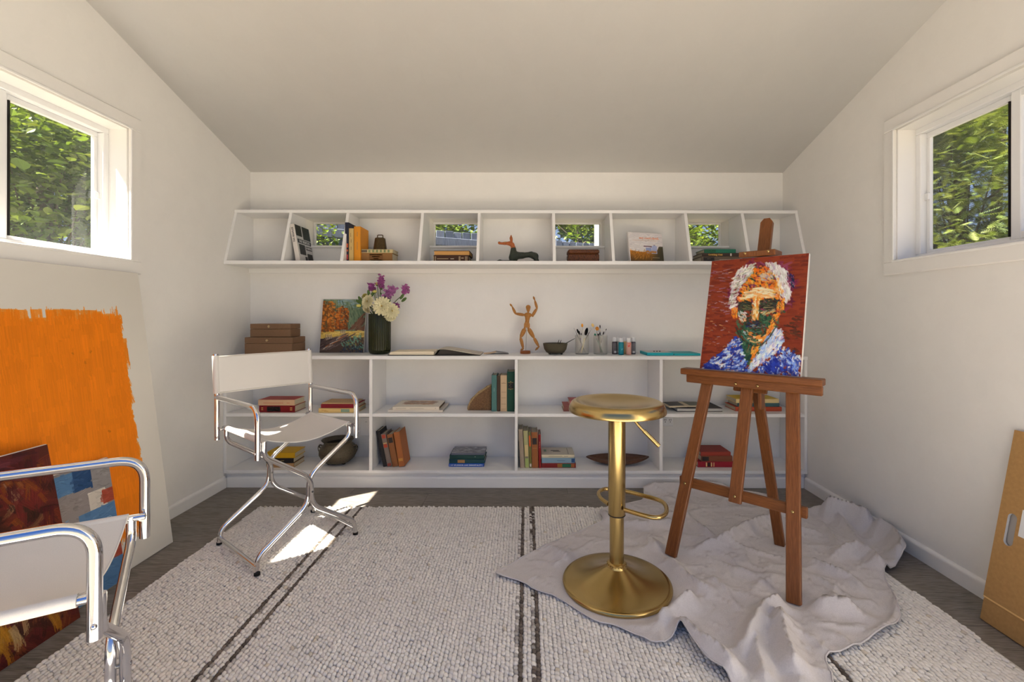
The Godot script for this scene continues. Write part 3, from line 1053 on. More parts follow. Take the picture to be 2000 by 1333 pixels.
func cloth_h(p: Vector2) -> float:
	var base := RUG_TOP + 0.003
	base = lerpf(base, 0.004, smoothstep(1.375, 1.43, p.x))
	base = lerpf(base, 0.004, smoothstep(2.34, 2.40, p.y))
	var h := 0.0
	for f: Array in cloth_folds:
		var pts: Array = f[0]
		var best := 1e9
		var along := 0.0
		for i in pts.size() - 1:
			var q := Geometry2D.get_closest_point_to_segment(p, pts[i], pts[i + 1])
			var d := q.distance_squared_to(p)
			if d < best:
				best = d
				along = (i + (q - (pts[i] as Vector2)).length() / maxf(((pts[i + 1] as Vector2) - (pts[i] as Vector2)).length(), 1e-6)) / (pts.size() - 1)
		var w: float = f[2]
		var d := sqrt(best)
		if d < w * 3.0:
			var ends := smoothstep(0.0, 0.18, along) * smoothstep(0.0, 0.18, 1.0 - along)
			var rise := 0.5 * exp(-pow(d / w, 2.0)) + 0.5 * exp(-1.5 * d / w)
			h = maxf(h, f[1] * lerpf(f[3], 1.0, ends) * rise) + 0.15 * minf(h, f[1] * rise)
	var ridge := 1.0 - absf(cloth_noise.get_noise_2d(p.x, p.y)) * 2.2
	h += 0.010 * pow(maxf(ridge, 0.0), 3.0)
	var crease := 1.0 - absf(cloth_noise.get_noise_2d(p.y * 2.7 + 9.0, p.x * 2.7)) * 2.4
	h += 0.0035 * pow(maxf(crease, 0.0), 3.0)
	h += 0.0028 * (1.0 + cloth_fine.get_noise_2d(p.x, p.y))
	var quiet := smoothstep(0.195, 0.25, p.distance_to(Vector2(0.33, 1.668)))
	for q: Vector2 in [Vector2(0.595, 1.864), Vector2(0.916, 1.557), Vector2(1.087, 1.95)]:
		quiet *= smoothstep(0.025, 0.09, p.distance_to(q))
	return base + h * quiet

func build_cloth() -> void:
	cloth_noise.seed = 12
	cloth_noise.frequency = 2.1
	cloth_noise.fractal_octaves = 3
	cloth_fine.seed = 4
	cloth_fine.frequency = 14.0
	var line := PackedVector2Array()
	for p: Array in [[969, 1125], [1013, 1138], [1049, 1156], [1093, 1172], [1160, 1214], [1209, 1229], [1249, 1248], [1280, 1261], [1298, 1261], [1316, 1247], [1329, 1238], [1351, 1265], [1383, 1301], [1423, 1333], [1450, 1370], [1540, 1400], [1625, 1390], [1628, 1340], [1614, 1287], [1654, 1274], [1707, 1249], [1744, 1229], [1757, 1215], [1756, 1198], [1744, 1163], [1727, 1122]]:
		line.append(plan(p[0], p[1]))
	for p: Vector2 in [Vector2(1.47, 1.80), Vector2(1.545, 1.855), Vector2(1.585, 1.94), Vector2(1.603, 2.05), Vector2(1.600, 2.16), Vector2(1.57, 2.26), Vector2(1.50, 2.31), Vector2(1.42, 2.31), Vector2(1.36, 2.42), Vector2(1.33, 2.54), Vector2(1.20, 2.59), Vector2(1.02, 2.605), Vector2(0.80, 2.605), Vector2(0.68, 2.59), Vector2(0.655, 2.53), Vector2(0.62, 2.44)]:
		line.append(p)
	for p: Array in [[1209, 989], [1185, 996], [1172, 1003], [1178, 1020], [1151, 1031], [1116, 1048], [1049, 1079], [1000, 1104]]:
		line.append(plan(p[0], p[1]))
	# ragged, softly wandering hem
	var hem := PackedVector2Array()
	for i in line.size():
		var a := line[(i - 1 + line.size()) % line.size()]
		var b := line[i]
		var c := line[(i + 1) % line.size()]
		var d := line[(i + 2) % line.size()]
		for k in 4:
			hem.append(b.cubic_interpolate(c, a, d, k / 4.0))
	line = hem
	for f: Array in [
		[[[1352, 1080], [1400, 1070], [1463, 1036], [1516, 1019], [1560, 1010]], 0.042, 0.028],
		[[[1218, 1027], [1267, 1033], [1307, 1031], [1345, 1040]], 0.034, 0.024],
		[[[1330, 1005], [1365, 1035], [1400, 1062]], 0.030, 0.022],
		[[[1267, 1053], [1298, 1089], [1335, 1130], [1368, 1158], [1400, 1170]], 0.034, 0.030],
		[[[1180, 1004], [1190, 1020], [1225, 1030]], 0.030, 0.020],
		[[[1285, 1225], [1300, 1205], [1330, 1196], [1365, 1180]], 0.055, 0.028],
		[[[1316, 1216], [1360, 1262], [1405, 1298], [1450, 1345]], 0.052, 0.034],
		[[[1440, 1300], [1466, 1258], [1492, 1204], [1530, 1188], [1583, 1190], [1654, 1200], [1698, 1216]], 0.050, 0.030],
		[[[1520, 1200], [1536, 1270], [1560, 1340]], 0.056, 0.036],
		[[[1480, 1225], [1480, 1290], [1500, 1360]], 0.030, 0.030],
		[[[1618, 1097], [1672, 1080], [1707, 1098], [1725, 1124]], 0.050, 0.034],
		[[[1569, 1092], [1618, 1120], [1663, 1138], [1700, 1170]], 0.026, 0.024],
		[[[1623, 1002], [1655, 1035], [1690, 1085]], 0.036, 0.030],
		[[[1480, 1000], [1560, 1040], [1610, 1050]], 0.026, 0.030],
		[[[1071, 1070], [1120, 1100], [1140, 1120]], 0.016, 0.028],
		[[[1400, 990], [1440, 975], [1500, 985]], 0.030, 0.030],
		[[[1420, 1110], [1480, 1130], [1530, 1135]], 0.014, 0.030],
		[[[1610, 1170], [1660, 1180], [1720, 1185]], 0.014, 0.025],
		[[[1400, 1098], [1455, 1122], [1520, 1160]], 0.009, 0.012],
		[[[1420, 1062], [1480, 1084], [1545, 1096]], 0.010, 0.012],
		[[[1585, 1128], [1640, 1160], [1700, 1196]], 0.012, 0.012],
		[[[1075, 1112], [1120, 1088], [1165, 1058]], 0.008, 0.012],
		[[[1600, 1018], [1625, 1050], [1640, 1075]], 0.014, 0.014],
		[[[1385, 1130], [1420, 1160], [1445, 1200]], 0.014, 0.014],
		[[[1590, 1225], [1650, 1232], [1700, 1228]], 0.010, 0.012],
		[[[1240, 1012], [1300, 1008], [1350, 1000]], 0.010, 0.013],
		[[[1430, 1010], [1475, 1022], [1530, 1050]], 0.014, 0.014],
		[[[1745, 1160], [1752, 1200], [1735, 1230], [1690, 1252]], 0.016, 0.016],
	]:
		var pts := []
		for p: Array in f[0]:
			pts.append(plan(p[0], p[1]))
		cloth_folds.append([pts, f[1], f[2], 0.2])
	cloth_folds.append([[Vector2(0.66, 2.56), Vector2(0.80, 2.585), Vector2(1.0, 2.585), Vector2(1.16, 2.56)], 0.052, 0.055, 0.5])
	cloth_folds.append([[Vector2(1.47, 2.29), Vector2(1.56, 2.20), Vector2(1.595, 2.08)], 0.095, 0.05, 0.4])
	cloth_folds.append([[Vector2(1.595, 2.12), Vector2(1.59, 1.97), Vector2(1.54, 1.87), Vector2(1.47, 1.81)], 0.085, 0.038, 0.35])
	var m := MB.new()
	var step := 0.0115
	var lo := line[0]
	var hi := line[0]
	for p in line:
		lo = lo.min(p)
		hi = hi.max(p)
	var nx := int((hi.x - lo.x) / step) + 2
	var nz := int((hi.y - lo.y) / step) + 2
	var inside := PackedByteArray()
	inside.resize(nx * nz)
	for j in nz:
		for i in nx:
			inside[j * nx + i] = 1 if Geometry2D.is_point_in_polygon(lo + Vector2(i, j) * step, line) else 0
	var ids := {}
	for j in nz - 1:
		for i in nx - 1:
			var all := inside[j * nx + i] + inside[j * nx + i + 1] + inside[j * nx + nx + i] + inside[j * nx + nx + i + 1]
			var a := lo + Vector2(i, j) * step
			var cell := PackedVector2Array([a, a + Vector2(step, 0), a + Vector2(step, step), a + Vector2(0, step)])
			if all == 4:
				var q := []
				for p in cell:
					q.append(cloth_vertex(m, ids, p))
				m.quad(q[0], q[1], q[2], q[3])
			elif all > 0:
				for piece in Geometry2D.intersect_polygons(cell, line):
					for k in range(1, piece.size() - 1):
						m.tri(cloth_vertex(m, ids, piece[0]), cloth_vertex(m, ids, piece[k]), cloth_vertex(m, ids, piece[k + 1]))
	var o := thing("drop_cloth", "rumpled pale lilac grey cotton drop cloth under stool and easel", "drop cloth")
	var weave := noise_tex(0.28, [Color(0.90, 0.90, 0.90), Color.WHITE], 256, 61)
	var blot := grain(lin(0.70, 0.665, 0.665), weave, Vector3(3, 3, 3), 0.92, noise_tex(0.3, [], 256, 62), 0.06, true)
	part(o, "cloth", m, blot)
	var edge := MB.new()
	var pts := []
	for i in line.size() + 1:
		var p := line[i % line.size()]
		pts.append(at(p.x, cloth_h(p) - 0.0005, p.y))
	part(o, "hem", edge.tube(pts, 0.0028, 5, false), blot)

func cloth_vertex(m: MB, ids: Dictionary, p: Vector2) -> int:
	var key := Vector2i(roundi(p.x * 20000.0), roundi(p.y * 20000.0))
	if not ids.has(key):
		var e := 0.004
		var h := cloth_h(p)
		var gx := (cloth_h(p + Vector2(e, 0)) - h) / e
		var gz := (cloth_h(p + Vector2(0, e)) - h) / e
		ids[key] = m.add(at(p.x, h, p.y), Vector3(-gx, 1, gz).normalized(), p)
	return ids[key]

# ------------------------------------------------------------------ canvases
func stretched(called: String, label: String, category: String, wide: float, high: float, thick: float, t: Transform3D, face: Material, group := "") -> Node3D:
	var o := thing(called, label, category, t, group)
	part(o, "canvas", MB.new().box(Vector3(0, high * 0.5, -thick * 0.5), Vector3(wide, high, thick), 0.003), m_canvas)
	var m := MB.new()
	var w := wide * 0.5 - 0.002
	m.face(Vector3(-w, 0.002, 0.0008), Vector3(w, 0.002, 0.0008), Vector3(w, high - 0.002, 0.0008), Vector3(-w, high - 0.002, 0.0008), Vector3(0, 0, 1))
	m.box(Vector3(0, high * 0.5, 0.0003), Vector3(wide - 0.004, high - 0.004, 0.0008))
	part(o, "paint", m, face)
	return o

func lean_left_wall(x: float, z0: float, z1: float, a: float, h := 0.0005) -> Transform3D:
	return Transform3D(Basis(Vector3(0, 0, -1), Vector3(-sin(a), cos(a), 0), Vector3(cos(a), sin(a), 0)), at(x, h, (z0 + z1) * 0.5))

func build_paintings_on_floor() -> void:
	# big white canvas with a broad orange field brushed on it
	var p := Paint.new(640, 540, Color(0.86, 0.84, 0.80), 3)
	var orange := ph(208, 106, 14, 1.55)
	p.streak = 0.035
	p.wet = 0.7
	var wide := 1.42
	var high := 1.195
	var right := 640.0 * (1.0 - 0.105 / wide)
	p.rect(0.0, 0.175, (right - 8) / 640.0, 0.86, orange)
	for i in 1500:
		var x := p.r.randf_range(0, right - 6)
		var y := p.r.randf_range(84, 465)
		p.stroke(x, y - 12, PI * 0.5 + p.r.randf_range(-0.05, 0.05), p.r.randf_range(20, 60), 16, orange * p.r.randf_range(0.96, 1.03), 0.0, 0.3)
	for i in 240:
		p.stroke(p.r.randf_range(0, right - 4), 100, -PI * 0.5 + p.r.randf_range(-0.1, 0.1), p.r.randf_range(14, 40) * p.r.randf_range(0.5, 1.0), 5, orange * p.r.randf_range(0.97, 1.03), 0.0, 0.75)
	for i in 110:
		p.stroke(right - 12 + p.r.randf_range(-3, 3) + i * 0.05, 84 + i * 3.5, p.r.randf_range(1.2, 1.75), p.r.randf_range(10, 26), 9, orange, 0.0, 0.6)
	for i in 14:
		p.stroke(p.r.randf_range(60, 560), p.r.randf_range(140, 400), p.r.randf_range(0, TAU), p.r.randf_range(3, 9), 2, orange * 0.82)
	stretched("large_canvas", "large white canvas with a broad orange field leaning on the wall", "painting", wide, high, 0.03, lean_left_wall(-1.553, 2.006 - wide, 2.006, 0.131), picture(p.tex(), 0.6, p.relief(), 0.02))

	# blue and grey blocks with rings
	p = Paint.new(300, 360, ph(118, 112, 110), 8)
	var blue := ph(72, 106, 142)
	var navy := ph(35, 62, 98)
	var sky := ph(92, 128, 160)
	var brick := ph(140, 62, 46)
	var pale := ph(178, 170, 160)
	for b: Array in [[0.0, 0.0, 1.0, 0.35, ph(120, 115, 114)], [0.44, 0.02, 0.62, 0.17, blue], [0.62, 0.0, 0.80, 0.19, navy], [0.80, 0.0, 1.0, 0.3, ph(122, 118, 118)], [0.28, 0.10, 0.44, 0.38, blue], [0.44, 0.18, 0.78, 0.44, ph(124, 116, 114)], [0.74, 0.22, 0.92, 0.46, pale], [0.88, 0.24, 1.0, 0.35, brick], [0.36, 0.36, 0.50, 0.62, sky], [0.28, 0.44, 0.36, 0.55, pale], [0.50, 0.44, 0.72, 0.62, navy], [0.62, 0.36, 1.0, 0.70, blue], [0.3, 0.6, 0.55, 0.8, sky], [0.55, 0.66, 0.80, 1.0, pale], [0.84, 0.66, 1.0, 0.72, ph(70, 66, 58)], [0.80, 0.71, 1.0, 0.80, brick], [0.72, 0.80, 1.0, 1.0, blue], [0.0, 0.4, 0.3, 1.0, navy], [0.3, 0.82, 0.56, 1.0, blue]]:
		var poly := PackedVector2Array([Vector2(b[0] * 300, b[1] * 360), Vector2(b[2] * 300, b[1] * 360), Vector2(b[2] * 300, b[3] * 360), Vector2(b[0] * 300, b[3] * 360)])
		p.rect(b[0], b[1], b[2], b[3], b[4])
		var c: Color = b[4]
		p.region(poly, [c, c * 0.94, c.lerp(Color.WHITE, 0.06)], int((b[2] - b[0]) * (b[3] - b[1]) * 500.0) + 6, 22, 7, 0.1, 0.5)
	for j in 4:
		for i in 5:
			var c := Vector2(196 + i * 26 + (j % 2) * 13, 176 + j * 23)
			if c.x < 300 and (c.x > 186 + (3 - j) * 8):
				for k in 64:
					for q in 2:
						p.dot(int(c.x + cos(k * TAU / 64) * (10 + q)), int(c.y + sin(k * TAU / 64) * (10 + q)), sky.lerp(Color.WHITE, 0.35))
	stretched("small_canvas", "blue and grey abstract canvas with painted rings leaning on the orange canvas", "painting", 0.37, 0.465, 0.018, lean_left_wall(-1.520, 1.735 - 0.37, 1.735, 0.155), picture(p.tex(), 0.5, p.relief(), 0.05))

	# dark red brown abstract in front of it
	p = Paint.new(360, 330, ph(70, 30, 22), 9)
	var whole := PackedVector2Array([Vector2(0, 0), Vector2(360, 0), Vector2(360, 330), Vector2(0, 330)])
	p.region(whole, [ph(60, 22, 22), ph(74, 28, 26), ph(44, 20, 18), ph(82, 34, 28), ph(92, 38, 24)], 420, 60, 14, 0.6, 1.4, 0.7)
	p.region(PackedVector2Array([Vector2(60, 60), Vector2(320, 60), Vector2(340, 300), Vector2(60, 300)]), [ph(44, 26, 18), ph(70, 42, 28), ph(96, 62, 40), ph(128, 98, 72), ph(58, 30, 20), ph(84, 44, 28)], 200, 46, 11, 1.1, 1.0, 1.2)
	p.region(PackedVector2Array([Vector2(200, 215), Vector2(350, 180), Vector2(350, 320), Vector2(200, 320)]), [ph(150, 124, 84), ph(146, 100, 24), ph(100, 52, 28), ph(76, 28, 26), ph(60, 24, 22)], 90, 44, 11, 1.2, 0.6, 0.6)
	p.region(PackedVector2Array([Vector2(270, 20), Vector2(350, 20), Vector2(350, 160), Vector2(290, 160)]), [ph(90, 30, 26), ph(108, 54, 20), ph(62, 20, 22)], 40, 40, 9, 1.3, 0.5)
	p.region(PackedVector2Array([Vector2(110, 5), Vector2(330, 5), Vector2(330, 45), Vector2(110, 45)]), [ph(70, 28, 34), ph(90, 42, 48), ph(52, 20, 24)], 60, 50, 9, 0.2, 0.3)
	stretched("small_canvas", "dark red brown abstract canvas in front of the blue one", "painting", 0.66, 0.585, 0.02, lean_left_wall(-1.470, 1.505 - 0.66, 1.505, 0.19), picture(p.tex(), 0.4, p.relief(), 0.06))

# ------------------------------------------------------------------ director's chairs
func make_chair(label: String, t: Transform3D) -> void:
	var o := thing("director_chair", label, "chair", t, "chrome director's chairs")
	var r := 0.0105
	var hw := 0.205
	for s: float in [-1.0, 1.0]:
		var x := s * hw
		part(o, "back_post", MB.new().tube([Vector3(x, 0.445, -0.216), Vector3(x, 0.63, -0.218), Vector3(x, 0.815, -0.238)], r, 14), m_chrome)
		part(o, "armrest", MB.new().tube(fillet([Vector3(x, 0.630, -0.212), Vector3(x, 0.632, 0.195), Vector3(x, 0.437, 0.195)], 0.055, 10), r, 14), m_chrome)
		part(o, "seat_rail", MB.new().tube([Vector3(x - s * 0.023, 0.497, -0.205), Vector3(x - s * 0.023, 0.497, 0.200)], 0.0085, 12), m_chrome)
		var runner := part(o, "runner", MB.new().tube([Vector3(x, 0.030, -0.19), Vector3(x, 0.030, 0.19)], 0.0088, 12), m_chrome)
		for f: float in [-0.19, 0.19]:
			part(runner, "foot", MB.new().tube([Vector3(x, 0.0005, f), Vector3(x, 0.010, f)], 0.0112, 12), mat(Color(0.10, 0.09, 0.08), 0.7))
			part(o, "bracket", MB.new().tube([Vector3(x, 0.4935, f + 0.004), Vector3(x - s * 0.03, 0.4935, f + 0.004)], 0.0062, 8), m_chrome)
			part(o, "rivet", MB.new().ball(Vector3(x + s * 0.010, 0.462, f + 0.006), Vector3(0.005, 0.005, 0.005), 6, 8), m_chrome)
	for f: float in [-0.185, 0.185]:
		for s: float in [-1.0, 1.0]:
			var z := f + s * 0.0115
			var path := fillet([Vector3(-s * (hw - 0.022), 0.502, z), Vector3(-s * (hw - 0.020), 0.445, z), Vector3(-s * 0.001, 0.315, z), Vector3(s * 0.001, 0.200, z), Vector3(s * (hw - 0.006), 0.064, f + s * 0.004), Vector3(s * hw, 0.008, f + s * 0.004)], 0.045, 8)
			part(o, "leg", MB.new().tube(path, 0.0098, 14), m_chrome)
		part(o, "pivot_bolt", MB.new().tube([Vector3(0, 0.258, f - 0.022), Vector3(0, 0.258, f + 0.022)], 0.0045, 8), mat(Color(0.5, 0.5, 0.5), 0.3, 1.0))
	# sling seat, sagging between its rails
	var m := MB.new()
	var gx := 22
	var gz := 6
	for side in 2:
		var ids := []
		for i in gx + 1:
			var q := -1.0 + 2.0 * i / gx
			var x := q * (hw - 0.020)
			var row := []
			for j in gz + 1:
				var e := absf(-1.0 + 2.0 * j / gz)
				var sag := 0.050 * (1.0 - pow(absf(q), 1.8)) * (1.0 - 0.12 * e * e)
				var y := 0.5075 - sag - side * 0.0022
				var slope := 0.050 * 1.8 * pow(absf(q), 0.8) * signf(q) / (hw - 0.02)
				row.append(m.add(Vector3(x, y, (-1.0 + 2.0 * j / gz) * 0.168), Vector3(-slope, 1, 0).normalized() * (1.0 if side == 0 else -1.0), Vector2(i, j) * 0.1))
			ids.append(row)
		for i in gx:
			for j in gz:
				m.quad(ids[i][j], ids[i + 1][j], ids[i + 1][j + 1], ids[i][j + 1])
	var seat := part(o, "seat", m, m_canvas)
	for s: float in [-1.0, 1.0]:
		part(seat, "sleeve", MB.new().tube([Vector3(s * (hw - 0.023), 0.4975, -0.168), Vector3(s * (hw - 0.023), 0.4975, 0.168)], 0.0112, 14), m_canvas)
		var hem := []
		for i in gx + 1:
			var q := -1.0 + 2.0 * i / gx
			hem.append(Vector3(q * (hw - 0.020), 0.5070 - 0.050 * (1.0 - pow(absf(q), 1.8)) * 0.88, s * 0.167))
		part(seat, "hem", MB.new().tube(hem, 0.0020, 6), m_canvas)
	# sling back between the posts
	m = MB.new()
	for side in 2:
		var ids := []
		for i in gx + 1:
			var q := -1.0 + 2.0 * i / gx
			var row := []
			for j in 5:
				var y := 0.645 + 0.163 * j / 4.0
				var z := -0.218 - 0.020 * (y - 0.63) / 0.185 - 0.010 * (1.0 - q * q) + (0.0095 if side == 0 else 0.0073)
				row.append(m.add(Vector3(q * hw, y, z), Vector3(0, 0.1, 1 if side == 0 else -1).normalized(), Vector2(i, j) * 0.1))
			ids.append(row)
		for i in gx:
			for j in 4:
				m.quad(ids[i][j], ids[i + 1][j], ids[i + 1][j + 1], ids[i][j + 1])
	var back := part(o, "backrest", m, m_canvas)
	for s: float in [-1.0, 1.0]:
		part(back, "sleeve", MB.new().tube([Vector3(s * hw, 0.645, -0.2196), Vector3(s * hw, 0.808, -0.2372)], 0.0127, 14), m_canvas)
	for y: float in [0.649, 0.804]:
		var hem := []
		for i in gx + 1:
			var q := -1.0 + 2.0 * i / gx
			hem.append(Vector3(q * hw, y, -0.218 - 0.020 * (y - 0.63) / 0.185 - 0.010 * (1.0 - q * q) + 0.0092))
		part(back, "hem", MB.new().tube(hem, 0.0022, 6), mat(lin(0.60, 0.56, 0.49), 0.9))

func build_chairs() -> void:
	make_chair("chrome director's chair with white canvas standing before the bookcase", Transform3D(Basis(Vector3.UP, 0.911), at(-1.043, RUG_TOP, 2.004)))
	make_chair("chrome director's chair with white canvas in front of the small abstract paintings", Transform3D(Basis(Vector3.UP, 2.109), at(-1.003, RUG_TOP, 0.848)))

# ------------------------------------------------------------------ brass stool
func build_stool() -> void:
	var o := thing("bar_stool", "brass bar stool with round dished seat standing on the drop cloth", "stool", Transform3D(Basis.IDENTITY, at(0.332, RUG_TOP + 0.004, 1.668)))
	var b := []
	for i in 15:
		var t := i / 14.0
		b.append(Vector2(lerpf(0.036, 0.192, t), 0.014 + 0.052 * pow(1.0 - t, 1.9)))
	b.append(Vector2(0.1965, 0.0105))
	b.append(Vector2(0.1975, 0.006))
	b.append(Vector2(0.1965, 0.001))
	b.append(Vector2(0.0, 0.001))
	part(o, "base", MB.new().lathe(b, Vector3.ZERO, 72), m_brass)
	var collar := part(o, "collar", MB.new().lathe([Vector2(0.037, 0.058), Vector2(0.037, 0.066), Vector2(0.034, 0.071), Vector2(0.034, 0.078), Vector2(0.029, 0.082), Vector2(0.0, 0.082)], Vector3.ZERO, 40), m_brass)
	for k in 20:
		var a := TAU * k / 20.0
		part(collar, "rib", MB.new().box(Vector3(cos(a) * 0.0345, 0.0745, sin(a) * 0.0345), Vector3(0.003, 0.007, 0.003), 0.0006, Basis(Vector3.UP, -a)), m_brass)
	part(o, "piston", MB.new().tube([Vector3(0, 0.08, 0), Vector3(0, 0.27, 0)], 0.0258, 36), m_brass)
	part(o, "column", MB.new().lathe([Vector2(0.027, 0.256), Vector2(0.0305, 0.256), Vector2(0.0312, 0.258), Vector2(0.0312, 0.640), Vector2(0.0, 0.641)], Vector3.ZERO, 40), m_brass)
	part(o, "trim_ring", MB.new().lathe([Vector2(0.0305, 0.252), Vector2(0.0318, 0.254), Vector2(0.0305, 0.257)], Vector3.ZERO, 40), mat(Color(0.12, 0.09, 0.05), 0.5))
	# pressed seat: dished top, rolled rim turned under
	var p := [Vector2(0.0, 0.652)]
	for i in range(1, 13):
		var t := i / 12.0
		p.append(Vector2(0.132 * t, 0.652 + 0.016 * pow(t, 2.2)))
	p.append(Vector2(0.142, 0.6695))
	p.append(Vector2(0.149, 0.6705))
	for i in 9:
		var a := PI * 0.5 - PI * 0.5 * i / 8.0
		p.append(Vector2(0.152 + 0.0235 * sin(PI * 0.5 * i / 8.0) , 0.6385 + 0.032 * sin(a) - 0.004 * i / 8.0))
	p.append(Vector2(0.1745, 0.6325))
	p.append(Vector2(0.168, 0.632))
	p.append(Vector2(0.150, 0.634))
	p.append(Vector2(0.03, 0.636))
	p.append(Vector2(0.0, 0.636))
	part(o, "seat", MB.new().lathe(p, Vector3.ZERO, 80), m_brass)
	var ring := [Vector3(0.022, 0.283, 0.030), Vector3(0.110, 0.283, 0.092), Vector3(0.164, 0.283, 0.054), Vector3(0.178, 0.283, -0.042), Vector3(0.110, 0.283, -0.110), Vector3(0.054, 0.283, -0.148), Vector3(-0.008, 0.283, -0.168), Vector3(-0.044, 0.283, -0.132), Vector3(-0.046, 0.283, -0.072), Vector3(-0.026, 0.283, -0.020)]
	part(o, "foot_ring", MB.new().tube(smooth_path(ring, false, 8), 0.0078, 14), m_brass)
	var lever := part(o, "lever", MB.new().tube(smooth_path([Vector3(0.036, 0.634, 0.070), Vector3(0.050, 0.612, 0.074), Vector3(0.066, 0.592, 0.078), Vector3(0.096, 0.562, 0.084)], false, 5), 0.0052, 10), m_brass)
	part(lever, "grip", MB.new().tube([Vector3(0.078, 0.580, 0.0805), Vector3(0.128, 0.530, 0.090)], 0.0074, 12), m_brass)

# ------------------------------------------------------------------ easel and portrait
func stick(o: Node3D, called: String, a: Vector3, b: Vector3, wide: float, thick: float, across := Vector3.RIGHT) -> MeshInstance3D:
	var y := (b - a).normalized()
	var z := across.cross(y).normalized()
	var x := y.cross(z)
	return part(o, called, MB.new().box(Vector3.ZERO, Vector3(wide, a.distance_to(b), thick), 0.003), m_wood, Transform3D(Basis(x, y, z), (a + b) * 0.5))

const LEAN := 0.327

func lean_at(x: float, h: float, off := 0.0) -> Vector3:
	return Vector3(x, h, -LEAN * h + off)

func build_easel() -> void:
	var place := Transform3D(Basis(Vector3.UP, -0.765), at(0.752, RUG_TOP + 0.004, 1.707))
	var o := thing("easel", "brown wooden studio easel standing on the drop cloth", "easel", place)
	var half := func(h: float) -> float: return 0.2232 - 0.0844 * h
	for s: float in [-1.0, 1.0]:
		stick(o, "leg", lean_at(s * half.call(0.0), 0.0), lean_at(s * half.call(0.755), 0.755), 0.046, 0.022)
	stick(o, "crossbar", lean_at(-0.235, 0.279, -0.020), lean_at(0.24, 0.279, -0.020), 0.040, 0.018, Vector3.UP)
	stick(o, "center_post", lean_at(0.0, 0.255, 0.0), lean_at(0.0, 0.74, 0.0), 0.046, 0.020)
	# mast with a rounded head
	var pol := PackedVector2Array([Vector2(-0.025, 0), Vector2(0.025, 0), Vector2(0.025, 0.76), Vector2(0.012, 0.778), Vector2(-0.012, 0.778), Vector2(-0.025, 0.76)])
	var up := Vector3(0, 1, -LEAN).normalized()
	var fwd := Vector3.RIGHT.cross(up)
	part(o, "mast", MB.new().prism(pol, 0.022, Transform3D.IDENTITY), m_wood, Transform3D(Basis(Vector3.RIGHT, up, fwd), lean_at(0, 0.675, -0.034)))
	# tray: ledge, apron, inner block
	var tl := lean_at(0.004, 0.737, 0.040)
	stick(o, "tray_ledge", tl - Vector3(0.2675, 0, 0), tl + Vector3(0.2675, 0, 0), 0.026, 0.062, Vector3.UP)
	var ta := lean_at(0.010, 0.7055, 0.026)
	stick(o, "tray_apron", ta - Vector3(0.2575, 0, 0), ta + Vector3(0.2575, 0, 0), 0.036, 0.020, Vector3.UP)
	part(o, "tray_block", MB.new().box(Vector3.ZERO, Vector3(0.13, 0.05, 0.018), 0.003), m_wood, Transform3D(Basis(Vector3.RIGHT, -0.31), lean_at(0.004, 0.690, -0.022)))
	# upper clamp
	var clamp_part := part(o, "clamp", MB.new().box(Vector3.ZERO, Vector3(0.145, 0.024, 0.100), 0.003), m_wood, Transform3D(Basis.IDENTITY, lean_at(0.004, 1.2475, 0.037)))
	for s: float in [-1.0, 1.0]:
		part(clamp_part, "screw", MB.new().ball(Vector3(s * 0.046, 0.004, 0.051), Vector3(0.006, 0.006, 0.004), 6, 10), m_brass)
	# rear leg and hinge
	stick(o, "rear_leg", Vector3(0.073, 0.0, -0.408), Vector3(0.016, 0.715, -0.275), 0.040, 0.022)
	stick(o, "hinge_block", Vector3(0.042, 0.60, -0.262), Vector3(0.040, 0.72, -0.262), 0.014, 0.05)
	for p: Vector3 in [lean_at(-0.036, 0.702, 0.037), lean_at(0.048, 0.702, 0.037), lean_at(-half.call(0.279), 0.281, 0.012), lean_at(0.0, 0.281, 0.012), lean_at(half.call(0.279), 0.281, 0.012)]:
		part(o, "bolt", MB.new().ball(p, Vector3(0.006, 0.006, 0.005), 6, 10), m_brass)
	var pic := picture(portrait(), 0.35, portrait_relief, 0.16)
	var lean := 0.275
	var t := place * Transform3D(Basis(Vector3.RIGHT, -atan(lean)), lean_at(0.004, 0.7505, 0.046))
	stretched("portrait_painting", "thick paint portrait of a white haired figure in blue collar, on the easel", "painting", 0.388, 0.500, 0.018, t, pic)

var portrait_relief: Texture2D

func spot(x: float, y: float, wide: int, high: int) -> Vector2:   # from a view of the canvas on the easel to the flat canvas
	var u := 0.5
	var v := 0.5
	for k in 6:
		u = (x - lerpf(205, 110, v)) / (lerpf(1050, 960, v) - lerpf(205, 110, v))
		v = (y - lerpf(175, 105, u)) / (lerpf(1075, 1140, u) - lerpf(175, 105, u))
	return Vector2(u * wide, v * high)

func daub(p: Paint, pts: Array, cols: Array, count: int, length: float, width: float, ang: float, vary := 0.5, curve := 0.0) -> void:
	var poly := PackedVector2Array()
	for q: Array in pts:
		poly.append(spot(q[0], q[1], p.w, p.h))
	p.region(poly, cols, int(count * 1.25), length * 1.5, width * 1.75, ang, vary, curve)

